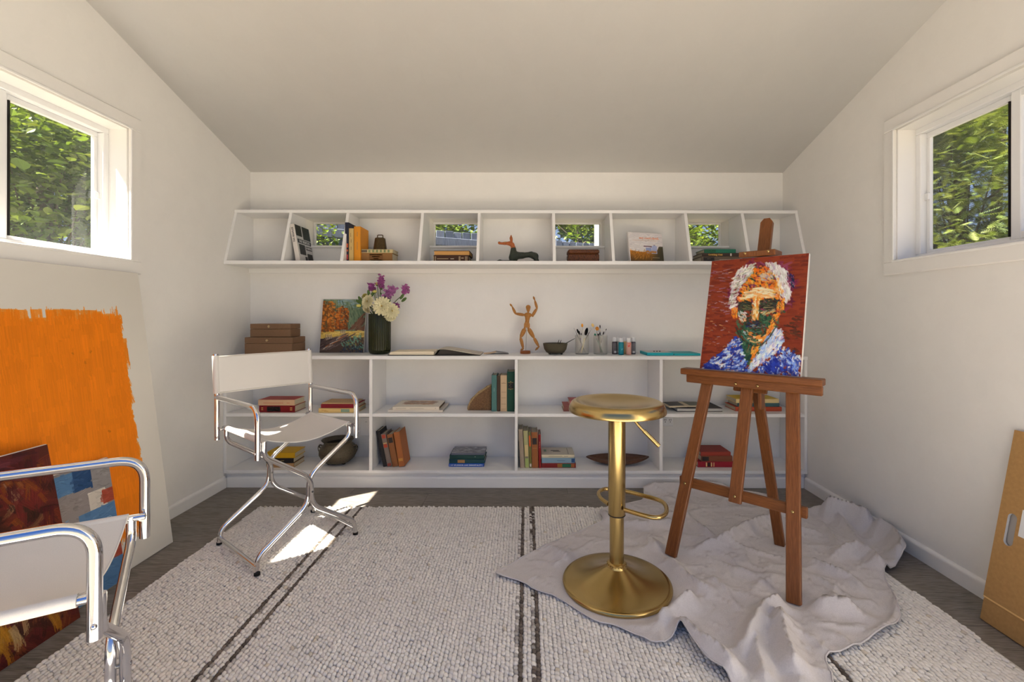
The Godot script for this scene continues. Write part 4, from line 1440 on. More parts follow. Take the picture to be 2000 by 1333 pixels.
func portrait() -> Texture2D:
	var p := Paint.new(860, 1100, ph(118, 48, 28), 21)
	var rust := [ph(112, 44, 26), ph(102, 38, 24), ph(118, 48, 28), ph(92, 34, 24)]
	var plum := [ph(92, 26, 58), ph(110, 36, 66), ph(78, 24, 48), ph(126, 60, 92)]
	var snow := [ph(206, 200, 200), ph(186, 184, 180), ph(222, 216, 222), ph(176, 180, 172), ph(168, 150, 170)]
	var sage := [ph(168, 170, 150), ph(190, 190, 176), ph(142, 150, 136), ph(206, 202, 192)]
	var fire := [ph(214, 120, 24), ph(200, 96, 18), ph(222, 152, 56), ph(196, 140, 60), ph(206, 118, 60)]
	var cream := [ph(226, 196, 156), ph(216, 176, 132), ph(230, 208, 180), ph(220, 150, 90)]
	var green := [ph(34, 78, 52), ph(22, 60, 46), ph(54, 96, 70), ph(70, 92, 66), ph(18, 48, 44)]
	var dark := [ph(46, 48, 36), ph(34, 34, 30), ph(62, 62, 40), ph(40, 52, 48)]
	var navy := [ph(24, 28, 70), ph(30, 40, 96), ph(20, 24, 50)]
	var blue := [ph(36, 62, 158), ph(60, 92, 186), ph(24, 40, 128), ph(96, 128, 200)]
	var cloth_blue := [ph(24, 40, 128), ph(186, 202, 226), ph(36, 62, 158), ph(120, 150, 204), ph(22, 34, 110), ph(212, 218, 230), ph(60, 92, 186), ph(152, 176, 214), ph(28, 46, 136)]
	var ice := [ph(186, 202, 226), ph(152, 176, 214), ph(212, 218, 230), ph(120, 150, 204), ph(170, 160, 200)]
	daub(p, [[190, 110], [1060, 100], [970, 1150], [100, 1100]], rust, 620, 70, 11, 0.0, 0.25)
	daub(p, [[430, 330], [560, 170], [900, 180], [960, 400], [920, 560], [860, 600], [380, 600], [370, 420]], plum, 300, 44, 10, 0.4, 1.2)
	daub(p, [[190, 250], [400, 230], [400, 640], [150, 600]], [ph(120, 66, 86), ph(128, 92, 120), ph(110, 60, 50), ph(150, 120, 130)], 46, 46, 5, 0.0, 0.3)
	daub(p, [[150, 500], [380, 520], [380, 900], [130, 900]], [ph(150, 96, 60), ph(140, 110, 80), ph(90, 40, 40), ph(160, 140, 150)], 46, 22, 4, 0.1, 0.6)
	for q: Array in [[240, 198, 40], [380, 275, 46], [190, 555, 24], [170, 575, 18], [300, 720, 44], [215, 690, 30]]:
		var s := spot(q[0], q[1], 860, 1100)
		p.stroke(s.x - 14, s.y, p.r.randf_range(-0.3, 0.3), q[2], 6, ph(200, 160, 100), 0.2, 0.5)
	daub(p, [[830, 740], [980, 640], [960, 1000], [850, 900]], [ph(70, 44, 28), ph(110, 44, 24), ph(60, 32, 24)], 30, 40, 10, 0.2, 0.5)
	# head
	daub(p, [[470, 520], [440, 640], [450, 800], [540, 890], [660, 890], [760, 780], [840, 620], [850, 480], [780, 280], [600, 230], [480, 380]], green, 220, 34, 11, 1.2, 0.9)
	daub(p, [[590, 240], [700, 210], [800, 300], [840, 430], [810, 500], [480, 530], [450, 480], [520, 370]], fire, 230, 34, 10, 0.5, 0.8, 0.4)
	daub(p, [[520, 440], [640, 400], [770, 420], [790, 480], [700, 490], [610, 480], [500, 500]], cream, 70, 56, 8, -0.05, 0.25, 0.2)
	daub(p, [[640, 290], [740, 260], [770, 330], [660, 345]], [ph(176, 160, 140), ph(150, 140, 150), ph(196, 170, 130)], 34, 26, 7, 0.6, 0.6)
	daub(p, [[585, 250], [680, 220], [690, 260], [600, 300]], [ph(210, 110, 20), ph(190, 84, 20), ph(60, 40, 34)], 22, 20, 8, 0.4, 0.6)
	# hair
	daub(p, [[600, 195], [480, 235], [405, 330], [385, 450], [385, 590], [430, 590], [445, 470], [490, 380], [565, 320], [600, 260]], sage + snow, 190, 34, 8, 2.1, 0.7, 0.5)
	daub(p, [[700, 190], [790, 200], [880, 270], [920, 370], [895, 480], [855, 540], [840, 440], [800, 330], [750, 255]], snow, 190, 40, 8, 1.1, 0.5, 0.5)
	daub(p, [[870, 260], [935, 320], [925, 430], [890, 420]], plum + navy, 40, 30, 6, 1.3, 0.4)
	daub(p, [[800, 330], [850, 420], [830, 520], [780, 440]], [ph(220, 216, 226), ph(214, 190, 150), ph(206, 150, 90)], 40, 26, 7, 1.2, 0.4)
	# ears and cheeks
	daub(p, [[398, 580], [450, 580], [450, 660], [410, 665]], fire, 34, 22, 7, 1.4, 0.5)
	daub(p, [[790, 540], [850, 500], [840, 610], [790, 620]], fire + [ph(160, 80, 50)], 34, 22, 7, 1.4, 0.5)
	daub(p, [[455, 610], [530, 620], [530, 690], [480, 690]], [ph(186, 186, 190), ph(150, 160, 150), ph(210, 170, 120)], 30, 22, 7, 0.9, 0.5)
	daub(p, [[660, 610], [760, 580], [770, 610], [690, 640]], [ph(206, 176, 130), ph(130, 150, 120), ph(190, 140, 80)], 26, 26, 6, -0.4, 0.4)
	daub(p, [[760, 640], [820, 620], [770, 720], [740, 800], [690, 800], [730, 720]], fire, 46, 24, 8, 2.0, 0.5)
	daub(p, [[640, 650], [750, 640], [730, 720], [650, 720]], green, 50, 24, 8, 0.7, 0.8)
	# eyes, brows, nose
	daub(p, [[470, 540], [530, 512], [590, 530], [585, 590], [520, 600], [470, 575]], dark, 60, 26, 7, 0.1, 0.5, 0.6)
	daub(p, [[650, 520], [720, 500], [790, 520], [770, 580], [700, 595], [650, 570]], dark, 60, 26, 7, -0.1, 0.5, 0.6)
	daub(p, [[505, 560], [570, 555], [570, 580], [510, 585]], [ph(90, 96, 60), ph(120, 110, 70), ph(28, 28, 26)], 18, 18, 4, 0.0, 0.3)
	daub(p, [[670, 550], [750, 540], [750, 570], [680, 575]], [ph(84, 84, 56), ph(110, 100, 70), ph(26, 26, 24)], 18, 18, 4, 0.0, 0.3)
	daub(p, [[590, 500], [640, 490], [645, 600], [635, 680], [590, 690], [575, 640], [590, 570]], cream + fire, 80, 26, 8, 1.5, 0.5)
	# mouth and chin
	daub(p, [[520, 690], [580, 680], [660, 690], [650, 735], [530, 735]], navy + dark, 60, 24, 7, 0.1, 0.5)
	daub(p, [[560, 715], [690, 725], [690, 750], [560, 745]], [ph(96, 122, 128), ph(120, 146, 152), ph(84, 104, 110)], 14, 20, 4, 0.1, 0.3)
	daub(p, [[560, 760], [660, 750], [660, 800], [580, 800]], dark + green, 34, 24, 7, -0.1, 0.4)
	daub(p, [[500, 760], [590, 780], [560, 860], [500, 830]], green + [ph(206, 180, 140), ph(150, 180, 186)], 46, 22, 7, 0.9, 0.8)
	daub(p, [[600, 820], [710, 800], [700, 850], [620, 870]], cream + fire, 50, 22, 8, -0.5, 0.6)
	daub(p, [[550, 780], [590, 780], [590, 805], [555, 805]], fire, 12, 14, 6, 0.3, 0.4)
	# neck
	daub(p, [[480, 850], [660, 870], [640, 960], [570, 1070], [520, 1010], [490, 940]], green, 110, 40, 10, 1.5, 0.5)
	daub(p, [[580, 900], [650, 880], [620, 980], [570, 1040], [575, 960]], fire + [ph(120, 90, 40)], 40, 30, 7, 1.9, 0.4)
	# shirt
	daub(p, [[430, 810], [480, 870], [510, 980], [550, 1110], [130, 1090], [160, 1040], [310, 950], [390, 880]], cloth_blue, 330, 38, 9, 2.3, 0.9, 0.6)
	daub(p, [[150, 1045], [270, 1040], [300, 1095], [140, 1090]], [ph(20, 34, 116), ph(34, 56, 150)], 40, 30, 9, 0.4, 0.8)
	daub(p, [[770, 740], [820, 790], [830, 890], [760, 960], [640, 1050], [560, 1110], [560, 1060], [640, 950], [690, 850]], ice + [ph(206, 214, 226)], 200, 40, 9, 1.9, 0.6, 0.3)
	daub(p, [[830, 900], [970, 990], [950, 1140], [600, 1110], [700, 1020], [780, 960]], cloth_blue, 240, 36, 9, 0.9, 0.9, 0.6)
	daub(p, [[690, 1040], [800, 990], [820, 1090], [690, 1110]], [ph(22, 36, 120), ph(30, 52, 150)], 50, 30, 9, 0.8, 0.8)
	daub(p, [[770, 880], [830, 880], [820, 960], [770, 960]], [ph(40, 70, 170), ph(214, 220, 232)], 26, 20, 4, 1.2, 0.9, 1.4)
	# drawn lines: brows, lids, nose, mouth, jaw
	for l: Array in [
		[[[475, 545], [520, 520], [590, 530]], 9, ph(40, 38, 30)], [[[650, 520], [710, 500], [790, 522]], 9, ph(40, 38, 30)],
		[[[495, 572], [540, 562], [582, 572]], 6, ph(26, 28, 26)], [[[668, 560], [715, 548], [765, 560]], 6, ph(26, 28, 26)],
		[[[505, 588], [545, 592], [578, 584]], 5, ph(120, 112, 72)], [[[675, 578], [720, 574], [762, 570]], 5, ph(150, 132, 90)],
		[[[592, 545], [588, 600], [576, 655], [590, 688]], 7, ph(110, 74, 34)], [[[644, 545], [644, 610], [650, 660], [634, 690]], 6, ph(64, 60, 38)],
		[[[612, 500], [614, 580], [612, 650]], 9, ph(226, 196, 150)], [[[578, 690], [606, 698], [640, 690]], 6, ph(28, 26, 50)],
		[[[548, 742], [600, 752], [650, 748], [696, 738]], 6, ph(30, 34, 40)], [[[565, 770], [615, 782], [668, 768]], 6, ph(86, 110, 108)],
		[[[440, 740], [470, 810], [530, 868], [600, 896], [664, 884], [730, 820], [784, 730]], 11, ph(30, 46, 40)],
		[[[560, 850], [610, 868], [670, 850]], 12, ph(216, 160, 104)], [[[640, 838], [700, 812], [735, 770]], 11, ph(206, 116, 40)],
		[[[500, 800], [530, 840], [560, 858]], 9, ph(70, 120, 110)],
	]:
		for i in (l[0] as Array).size() - 1:
			var a := spot(l[0][i][0], l[0][i][1], p.w, p.h)
			var b := spot(l[0][i + 1][0], l[0][i + 1][1], p.w, p.h)
			p.stroke(a.x, a.y, (b - a).angle(), a.distance_to(b) * 1.08, l[1] * 1.25, l[2], 0.0, 0.1)
	portrait_relief = p.relief()
	return p.tex()

# ------------------------------------------------------------------ cardboard portfolio at the right wall
func build_portfolio() -> void:
	var a := 0.185
	var t := Transform3D(Basis(Vector3(0, 0, 1), Vector3(sin(a), cos(a), 0), Vector3(-cos(a), sin(a), 0)), at(1.497, 0.001, 1.506))
	var o := thing("cardboard_portfolio", "tan cardboard portfolio with a hand slot leaning on the wall", "portfolio", t)
	var tan_m := grain(ph(160, 124, 78, 1.42), noise_tex(0.08, [Color(0.92, 0.91, 0.9), Color.WHITE], 256, 71), Vector3(3, 3, 3), 0.8)
	var body := CSGBox3D.new()
	body.name = "panel"
	body.size = Vector3(0.80, 0.555, 0.008)
	body.position = Vector3(0.40, 0.357, -0.004)
	body.material = tan_m
	o.add_child(body)
	var slot := CSGBox3D.new()
	slot.name = "slot_cut"
	slot.operation = CSGShape3D.OPERATION_SUBTRACTION
	slot.size = Vector3(0.028, 0.076, 0.05)
	slot.position = Vector3(-0.40 + 0.042, -0.039, 0)
	body.add_child(slot)
	for s: float in [-1.0, 1.0]:
		var c := CSGCylinder3D.new()
		c.name = "slot_end" if s < 0 else "slot_top"
		c.operation = CSGShape3D.OPERATION_SUBTRACTION
		c.radius = 0.014
		c.height = 0.05
		c.sides = 20
		c.rotation.x = PI / 2
		c.position = slot.position + Vector3(0, s * 0.038, 0)
		body.add_child(c)
	part(o, "bottom_flap", MB.new().box(Vector3(0.40, 0.037, -0.005), Vector3(0.80, 0.072, 0.010), 0.003), tan_m)
	part(o, "fold", MB.new().tube([Vector3(0.001, 0.0765, -0.003), Vector3(0.799, 0.0765, -0.003)], 0.0036, 8), mat(ph(196, 160, 106, 1.6), 0.7))
	part(o, "back_panel", MB.new().box(Vector3(0.40, 0.33, -0.016), Vector3(0.80, 0.60, 0.004)), mat(ph(150, 146, 142, 1.5), 0.8))
	part(o, "paper_label", MB.new().box(Vector3(0.172, 0.352, 0.0006), Vector3(0.21, 0.084, 0.0008)), mat(Color(0.9, 0.9, 0.9), 0.7))

# ------------------------------------------------------------------ books
# lying flat: spine along x facing the room (+z), thickness up, width to the back
func make_book(label: String, group: String, t: Transform3D, l: float, th: float, w: float, col: Color, opt := {}) -> Node3D:
	var o := thing(opt.get("name", "book"), label, "book", t, group)
	var cloth := mat(col, opt.get("rough", 0.6), 0.0, 0.35)
	var k := minf(0.0026, th * 0.16)
	var c := MB.new()
	c.box(Vector3(0, k * 0.5, -w * 0.5), Vector3(l, k, w), 0.0006)
	c.box(Vector3(0, th - k * 0.5, -w * 0.5), Vector3(l, k, w), 0.0006)
	# softly rounded spine
	var arc := PackedVector2Array()
	for i in 9:
		var a := -PI * 0.5 + PI * i / 8.0
		arc.append(Vector2(-k + 0.0032 * cos(a) + 0.0005, th * 0.5 + th * 0.5 * sin(a)))
	arc.append(Vector2(-k - 0.001, th))
	arc.append(Vector2(-k - 0.001, 0))
	c.prism(arc, l, Transform3D(Basis(Vector3(0, 0, 1), Vector3.UP, Vector3(1, 0, 0)), Vector3(-l * 0.5, 0, 0)))
	var cover := part(o, "cover", c, cloth)
	var paper: Material = m_pages if not opt.has("pages") else mat(opt.pages, 0.9)
	part(o, "pages", MB.new().box(Vector3(0, th * 0.5, -w * 0.5 - 0.001), Vector3(l - 0.006, th - 2.0 * k, w - 0.008)), paper)
	for b: Array in opt.get("bands", []):   # [from, to along the spine 0..1, colour]
		var x0 := -l * 0.5 + l * float(b[0])
		var x1 := -l * 0.5 + l * float(b[1])
		part(cover, "spine_band", MB.new().box(Vector3((x0 + x1) * 0.5, th * 0.5, 0.0012), Vector3(x1 - x0, th * 0.72, 0.0012)), mat(b[2], 0.5))
	if opt.has("top"):                       # printed front cover
		var m := MB.new()
		var e := 0.001
		m.face(Vector3(-l * 0.5 + e, th + 0.0004, -e), Vector3(l * 0.5 - e, th + 0.0004, -e), Vector3(l * 0.5 - e, th + 0.0004, -w + e), Vector3(-l * 0.5 + e, th + 0.0004, -w + e), Vector3.UP)
		part(cover, "cover_print", m, opt.top)
	if opt.has("title"):
		words(cover, "spine_title", opt.title, opt.get("title_high", th * 0.34), mat(opt.get("title_col", Color(0.8, 0.7, 0.4)), 0.5), Transform3D(Basis(Vector3.RIGHT, 0.0) if not opt.has("turn") else Basis(Vector3(0, 0, 1), opt.turn), Vector3(opt.get("title_x", 0.0) * l, th * 0.5, 0.0026)), opt.get("squeeze", 1.0), opt.get("serif", true))
	for b: Array in opt.get("lines", []):    # worn lettering too small to read: [centre, length, offset across, colour]
		part(cover, "spine_lettering", MB.new().box(Vector3(-l * 0.5 + l * float(b[0]), th * (0.5 + float(b[2])), 0.0014), Vector3(l * float(b[1]), th * 0.10, 0.0008)), mat(b[3], 0.5))
	return o

# a pile from the bottom up: [label, x0, x1 in picture columns, thickness, width, colour, options]
func pile(h: float, z: float, group: String, rows: Array) -> void:
	var y := h + 0.0003
	for r: Array in rows:
		var opt: Dictionary = r[6] if r.size() > 6 else {}
		var zz: float = z + opt.get("dz", 0.0)
		var x0 := xpx(r[1], zz)
		var x1 := xpx(r[2], zz)
		var b := Basis(Vector3.UP, opt.get("yaw", 0.0))
		var place := at((x0 + x1) * 0.5, y, zz)
		if opt.get("fore", false):
			b = b * Basis(Vector3.UP, PI)
			place.z -= r[4]
		make_book(r[0], group, Transform3D(b, place), x1 - x0, r[3], r[4], r[5], opt)
		y += r[3] + 0.0004

# a book on its tail, spine to the room; x is the middle of the spine's foot, lean to the left in radians
func upright(label: String, group: String, x: float, h: float, z: float, l: float, th: float, w: float, col: Color, lean := 0.0, opt := {}) -> Node3D:
	var b := Basis(Vector3(0, 0, 1), PI * 0.5 + lean)
	var low := 1e9
	for sx: float in [-0.5, 0.5]:
		for sy: float in [0.0, 1.0]:
			low = minf(low, (b * Vector3(sx * l, sy * th, 0)).y)
	var foot := b * Vector3(-l * 0.5, th * 0.5, 0)
	return make_book(label, group, Transform3D(b, Vector3(x - foot.x, h + 0.0004 - low, -z)), l, th, w, col, opt)

func collage(sd: int) -> Texture2D:   # black and white picture blocks with title bars
	var p := Paint.new(150, 200, Color(0.80, 0.79, 0.78), sd)
	for b: Array in [[0.03, 0.0, 0.42, 0.30], [0.48, 0.0, 0.98, 0.36], [0.10, 0.52, 0.50, 0.80], [0.58, 0.74, 0.95, 0.98], [0.40, 0.84, 0.56, 0.99]]:
		for j in range(int(b[1] * 200), int(b[3] * 200)):
			for i in range(int(b[0] * 150), int(b[2] * 150)):
				var g := 0.08 + 0.30 * p.r.randf() * (0.4 + 0.6 * absf(sin(i * 0.21 + j * 0.13 + sd)))
				p.dot(i, j, Color(g, g * 0.97, g * 0.93))
	p.rect(0.06, 0.38, 0.97, 0.49, Color(0.18, 0.17, 0.20))
	p.rect(0.54, 0.54, 0.97, 0.64, Color(0.16, 0.15, 0.16))
	return p.tex()

func build_upper_shelf_things() -> void:
	var up := "books on the wall shelf"
	# black and white book leaning on a divider, cover to the right
	var b := upright("black and white photo book leaning against the divider beside the small window", up, xpx(582, 2.70), UPPER, 2.70, 0.226, 0.026, 0.185, ph(190, 184, 178), 0.17, {"pages": Color(0.8, 0.78, 0.74)})
	var m := MB.new()
	m.face(Vector3(-0.112, -0.0004, -0.001), Vector3(-0.112, -0.0004, -0.184), Vector3(0.112, -0.0004, -0.184), Vector3(0.112, -0.0004, -0.001), Vector3.DOWN)
	var art := part(b, "cover_print", m, picture(collage(5), 0.4))
	var side := Basis(Vector3(0, 0, -1), Vector3(1, 0, 0), Vector3(0, -1, 0))
	var white := mat(Color(0.86, 0.85, 0.84), 0.5)
	words(art, "cover_title", "THE BEATLES", 0.016, white, Transform3D(side, Vector3(0.014, -0.0009, -0.095)), 1.05, false)
	words(art, "cover_title", "IN AMERICA", 0.013, white, Transform3D(side, Vector3(-0.020, -0.0009, -0.140)), 0.72, false)
	words(b, "spine_title", "THE BEATLES", 0.011, mat(Color(0.12, 0.12, 0.12), 0.5), Transform3D(Basis(Vector3.RIGHT, 0.0), Vector3(0.05, 0.013, 0.0016)), 1.0, false)

	var z := 2.685
	upright("tall navy book with orange spine marks beside the cream one", up, xpx(677.2, z), UPPER, z, 0.232, 0.0225, 0.11, ph(34, 36, 52), 0.0, {"bands": [[0.36, 0.46, ph(170, 76, 44)], [0.05, 0.18, ph(160, 60, 60)], [0.26, 0.31, ph(160, 80, 50)]]})
	upright("cream book between the navy and the orange one", up, xpx(685.8, z), UPPER, z, 0.197, 0.027, 0.13, ph(176, 150, 96), 0.0, {"lines": [[0.62, 0.10, 0.0, ph(110, 90, 50)], [0.8, 0.12, 0.1, ph(110, 90, 50)], [0.4, 0.1, 0.0, ph(120, 96, 56)]]})
	upright("thick orange book standing beside the bell", up, xpx(697.6, z), UPPER, z, 0.208, 0.039, 0.135, ph(190, 124, 32), 0.0, {"lines": [[0.78, 0.13, 0.0, ph(150, 110, 60)], [0.45, 0.22, 0.0, ph(150, 110, 60)]]})
	pile(UPPER, 2.70, up, [
		["brown cloth book with gilt oval label under the striped one", 704, 766, 0.054, 0.125, ph(128, 92, 52), {"bands": [[0.27, 0.71, ph(112, 74, 34)]], "lines": [[0.49, 0.40, 0.30, ph(196, 160, 90)], [0.49, 0.40, -0.30, ph(196, 160, 90)], [0.49, 0.26, 0.10, ph(196, 160, 90)], [0.49, 0.16, -0.12, ph(196, 160, 90)]]}],
		["green and cream striped book carrying the bell", 704.5, 767, 0.021, 0.12, ph(180, 164, 122), {"bands": [[0.02, 0.20, ph(84, 74, 62)], [0.24, 0.30, ph(112, 122, 84)], [0.36, 0.42, ph(112, 122, 84)], [0.48, 0.54, ph(112, 122, 84)], [0.60, 0.66, ph(112, 122, 84)], [0.72, 0.78, ph(112, 122, 84)], [0.84, 0.90, ph(112, 122, 84)]]}],
	])
	# cow bell
	var bell := thing("cow_bell", "old dark bronze cow bell standing on the striped book", "bell", Transform3D(Basis.IDENTITY, at(xpx(742.4, 2.755), UPPER + 0.0762, 2.755)))
	var bronze := grain(ph(70, 56, 34, 1.6), noise_tex(0.06, [Color(0.6, 0.6, 0.55), Color.WHITE, Color(0.75, 0.7, 0.6)], 128, 81), Vector3(12, 12, 12), 0.45)
	bronze.metallic = 0.6
	var bm := MB.new()
	var rows := []
	var prof := [[0.037, 0.026, 0.0], [0.0365, 0.0255, 0.010], [0.033, 0.0225, 0.04], [0.0295, 0.019, 0.068], [0.028, 0.0175, 0.074], [0.021, 0.011, 0.0775]]
	for r: Array in prof:
		var line := []
		for k in 33:
			var a := TAU * k / 32.0
			var c := Vector2(cos(a), sin(a))
			var f := 1.0 / pow(pow(absf(c.x), 5.0) + pow(absf(c.y), 5.0), 0.2)
			line.append(bm.add(Vector3(c.x * f * r[0], r[2], c.y * f * r[1]), Vector3(c.x * absf(c.x), 0.12 + (0.9 if r[2] > 0.076 else 0.0), c.y * absf(c.y)).normalized()))
		rows.append(line)
	for i in rows.size() - 1:
		for k in 32:
			bm.quad(rows[i][k], rows[i][k + 1], rows[i + 1][k + 1], rows[i + 1][k])
	bm.box(Vector3(0, 0.0772, 0), Vector3(0.041, 0.001, 0.021))
	part(bell, "body", bm, bronze)
	part(bell, "handle", MB.new().tube(fillet([Vector3(-0.0165, 0.072, 0), Vector3(-0.016, 0.094, 0), Vector3(0.016, 0.094, 0), Vector3(0.0165, 0.072, 0)], 0.006), 0.0028, 10), bronze)

	pile(UPPER, 2.70, up, [
		["dark brown book with pale spine rules under the small window", 846.5, 915.5, 0.040, 0.15, ph(66, 42, 30), {"bands": [[0.0, 0.02, ph(150, 130, 100)], [0.05, 0.065, ph(180, 160, 130)], [0.72, 0.735, ph(180, 160, 130)], [0.75, 0.76, ph(180, 160, 130)], [0.90, 0.915, ph(190, 170, 140)], [0.94, 0.955, ph(190, 170, 140)]], "lines": [[0.26, 0.32, 0.0, ph(160, 140, 110)], [0.53, 0.10, 0.0, ph(190, 180, 160)], [0.82, 0.07, 0.1, ph(190, 170, 140)]]}],
		["book lying with its tan page edges to the room", 847, 917, 0.0285, 0.15, ph(54, 38, 26), {"fore": true, "pages": ph(176, 132, 78), "dz": 0.004}],
	])
	build_dog()
	# mottled brown leather box
	var box := thing("leather_box", "mottled brown leather box on the wall shelf", "box", Transform3D(Basis.IDENTITY, at(xpx(1138, 2.74), UPPER + 0.0005, 2.74)))
	var hide := grain(ph(86, 58, 38, 1.7), noise_tex(0.05, [Color(0.35, 0.30, 0.22), Color(0.75, 0.55, 0.42), Color(1, 0.85, 0.6), Color(0.5, 0.42, 0.3), Color(0.85, 0.6, 0.5)], 256, 82, FastNoiseLite.TYPE_SIMPLEX_SMOOTH, 5), Vector3(6, 6, 6), 0.5)
	part(box, "body", MB.new().box(Vector3(0, 0.024, 0), Vector3(0.184, 0.048, 0.10), 0.004), hide)
	part(box, "lid", MB.new().box(Vector3(0, 0.062, 0), Vector3(0.186, 0.0275, 0.102), 0.007), hide)
	# picture book standing on edge
	build_shed_book()
	pile(UPPER, 2.705, up, [
		["grey brown book at the bottom of the stack behind the easel", 1369.5, 1444, 0.036, 0.16, ph(96, 82, 68), {"bands": [[0.06, 0.34, ph(44, 40, 38)]], "lines": [[0.2, 0.1, 0.1, ph(190, 180, 160)], [0.62, 0.3, 0.0, ph(150, 130, 110)]]}],
		["dark book with gold lettered spine under the green one", 1371, 1443, 0.0205, 0.15, ph(58, 46, 40), {"title": "Getting Out", "title_col": ph(206, 160, 80), "title_high": 0.011, "title_x": -0.14, "bands": [[0.76, 0.80, ph(170, 160, 150)]]}],
		["green cloth book on top of the stack behind the easel", 1375.5, 1437, 0.0225, 0.14, ph(36, 98, 78), {"bands": [[0.0, 0.36, ph(26, 78, 52)]], "lines": [[0.12, 0.03, 0.15, ph(110, 130, 80)], [0.17, 0.03, -0.1, ph(110, 130, 80)], [0.22, 0.03, 0.1, ph(110, 130, 80)]]}],
	])

func build_dog() -> void:
	var o := thing("dog_figurine", "carved reclining dog figurine, rust head and dark green body", "figurine", Transform3D(Basis.IDENTITY, at(xpx(1011, 2.74), UPPER, 2.74)))
	var s := 2.74 / 890.0 / 7.143   # figurine is laid out in units of a close view of it
	var q := func(x: float, y: float, z := 0.0) -> Vector3: return Vector3((x - 580.0) * s, (796.0 - y) * s, z)
	var dark := grain(ph(42, 46, 40, 1.9), noise_tex(0.05, [Color(0.55, 0.6, 0.5), Color.WHITE, Color(0.75, 0.8, 0.7)], 128, 83), Vector3(14, 14, 14), 0.5)
	var rust := grain(ph(150, 84, 44, 1.6), noise_tex(0.05, [Color(0.6, 0.55, 0.5), Color.WHITE, Color(0.8, 0.75, 0.7)], 128, 84), Vector3(14, 14, 14), 0.55)
	var bones := [
		[q.call(520, 600), q.call(520, 720), 0.0165, 0.026], [q.call(520, 720), q.call(545, 765), 0.026, 0.012],
		[q.call(560, 690), q.call(640, 690), 0.024, 0.0185], [q.call(640, 690), q.call(770, 675), 0.0175, 0.0155], [q.call(770, 680), q.call(820, 700), 0.0185, 0.022]]
	for e: float in [-1.0, 1.0]:
		bones.append_array([
			[q.call(520, 725, e * 0.012), q.call(495, 776, e * 0.016), 0.013, 0.008], [q.call(495, 778, e * 0.016), q.call(330, 774, e * 0.016), 0.0078, 0.0065], [q.call(335, 772, e * 0.016), q.call(295, 778, e * 0.016), 0.0085, 0.0060],
			[q.call(800, 690, e * 0.015), q.call(855, 770, e * 0.022), 0.016, 0.0085], [q.call(850, 780, e * 0.022), q.call(680, 782, e * 0.022), 0.0066, 0.0055]])
	bones.append([q.call(815, 680), q.call(870, 772), 0.010, 0.006])
	var body := part(o, "body", skin(bones, 0.0040, 0.008), dark)
	var head := part(o, "head", skin([
		[q.call(522, 600), q.call(505, 545), 0.0155, 0.0125], [q.call(500, 535), q.call(470, 522), 0.0135, 0.0125], [q.call(470, 525), q.call(400, 518), 0.0120, 0.0085], [q.call(400, 524), q.call(322, 520), 0.0082, 0.0068], [q.call(322, 508), q.call(316, 508), 0.0062, 0.005]], 0.0032, 0.006), rust)
	for e: float in [-1.0, 1.0]:
		part(head, "ear", skin([[q.call(492, 500, e * 0.009), q.call(488, 455, e * 0.012), 0.0075, 0.0085], [q.call(488, 455, e * 0.012), q.call(488, 418, e * 0.012), 0.0085, 0.0045]], 0.0030, 0.004), rust)
		part(head, "eye", MB.new().ball(q.call(404, 506, e * 0.0085), Vector3(0.004, 0.003, 0.002), 6, 8), mat(Color(0.75, 0.65, 0.4), 0.4))

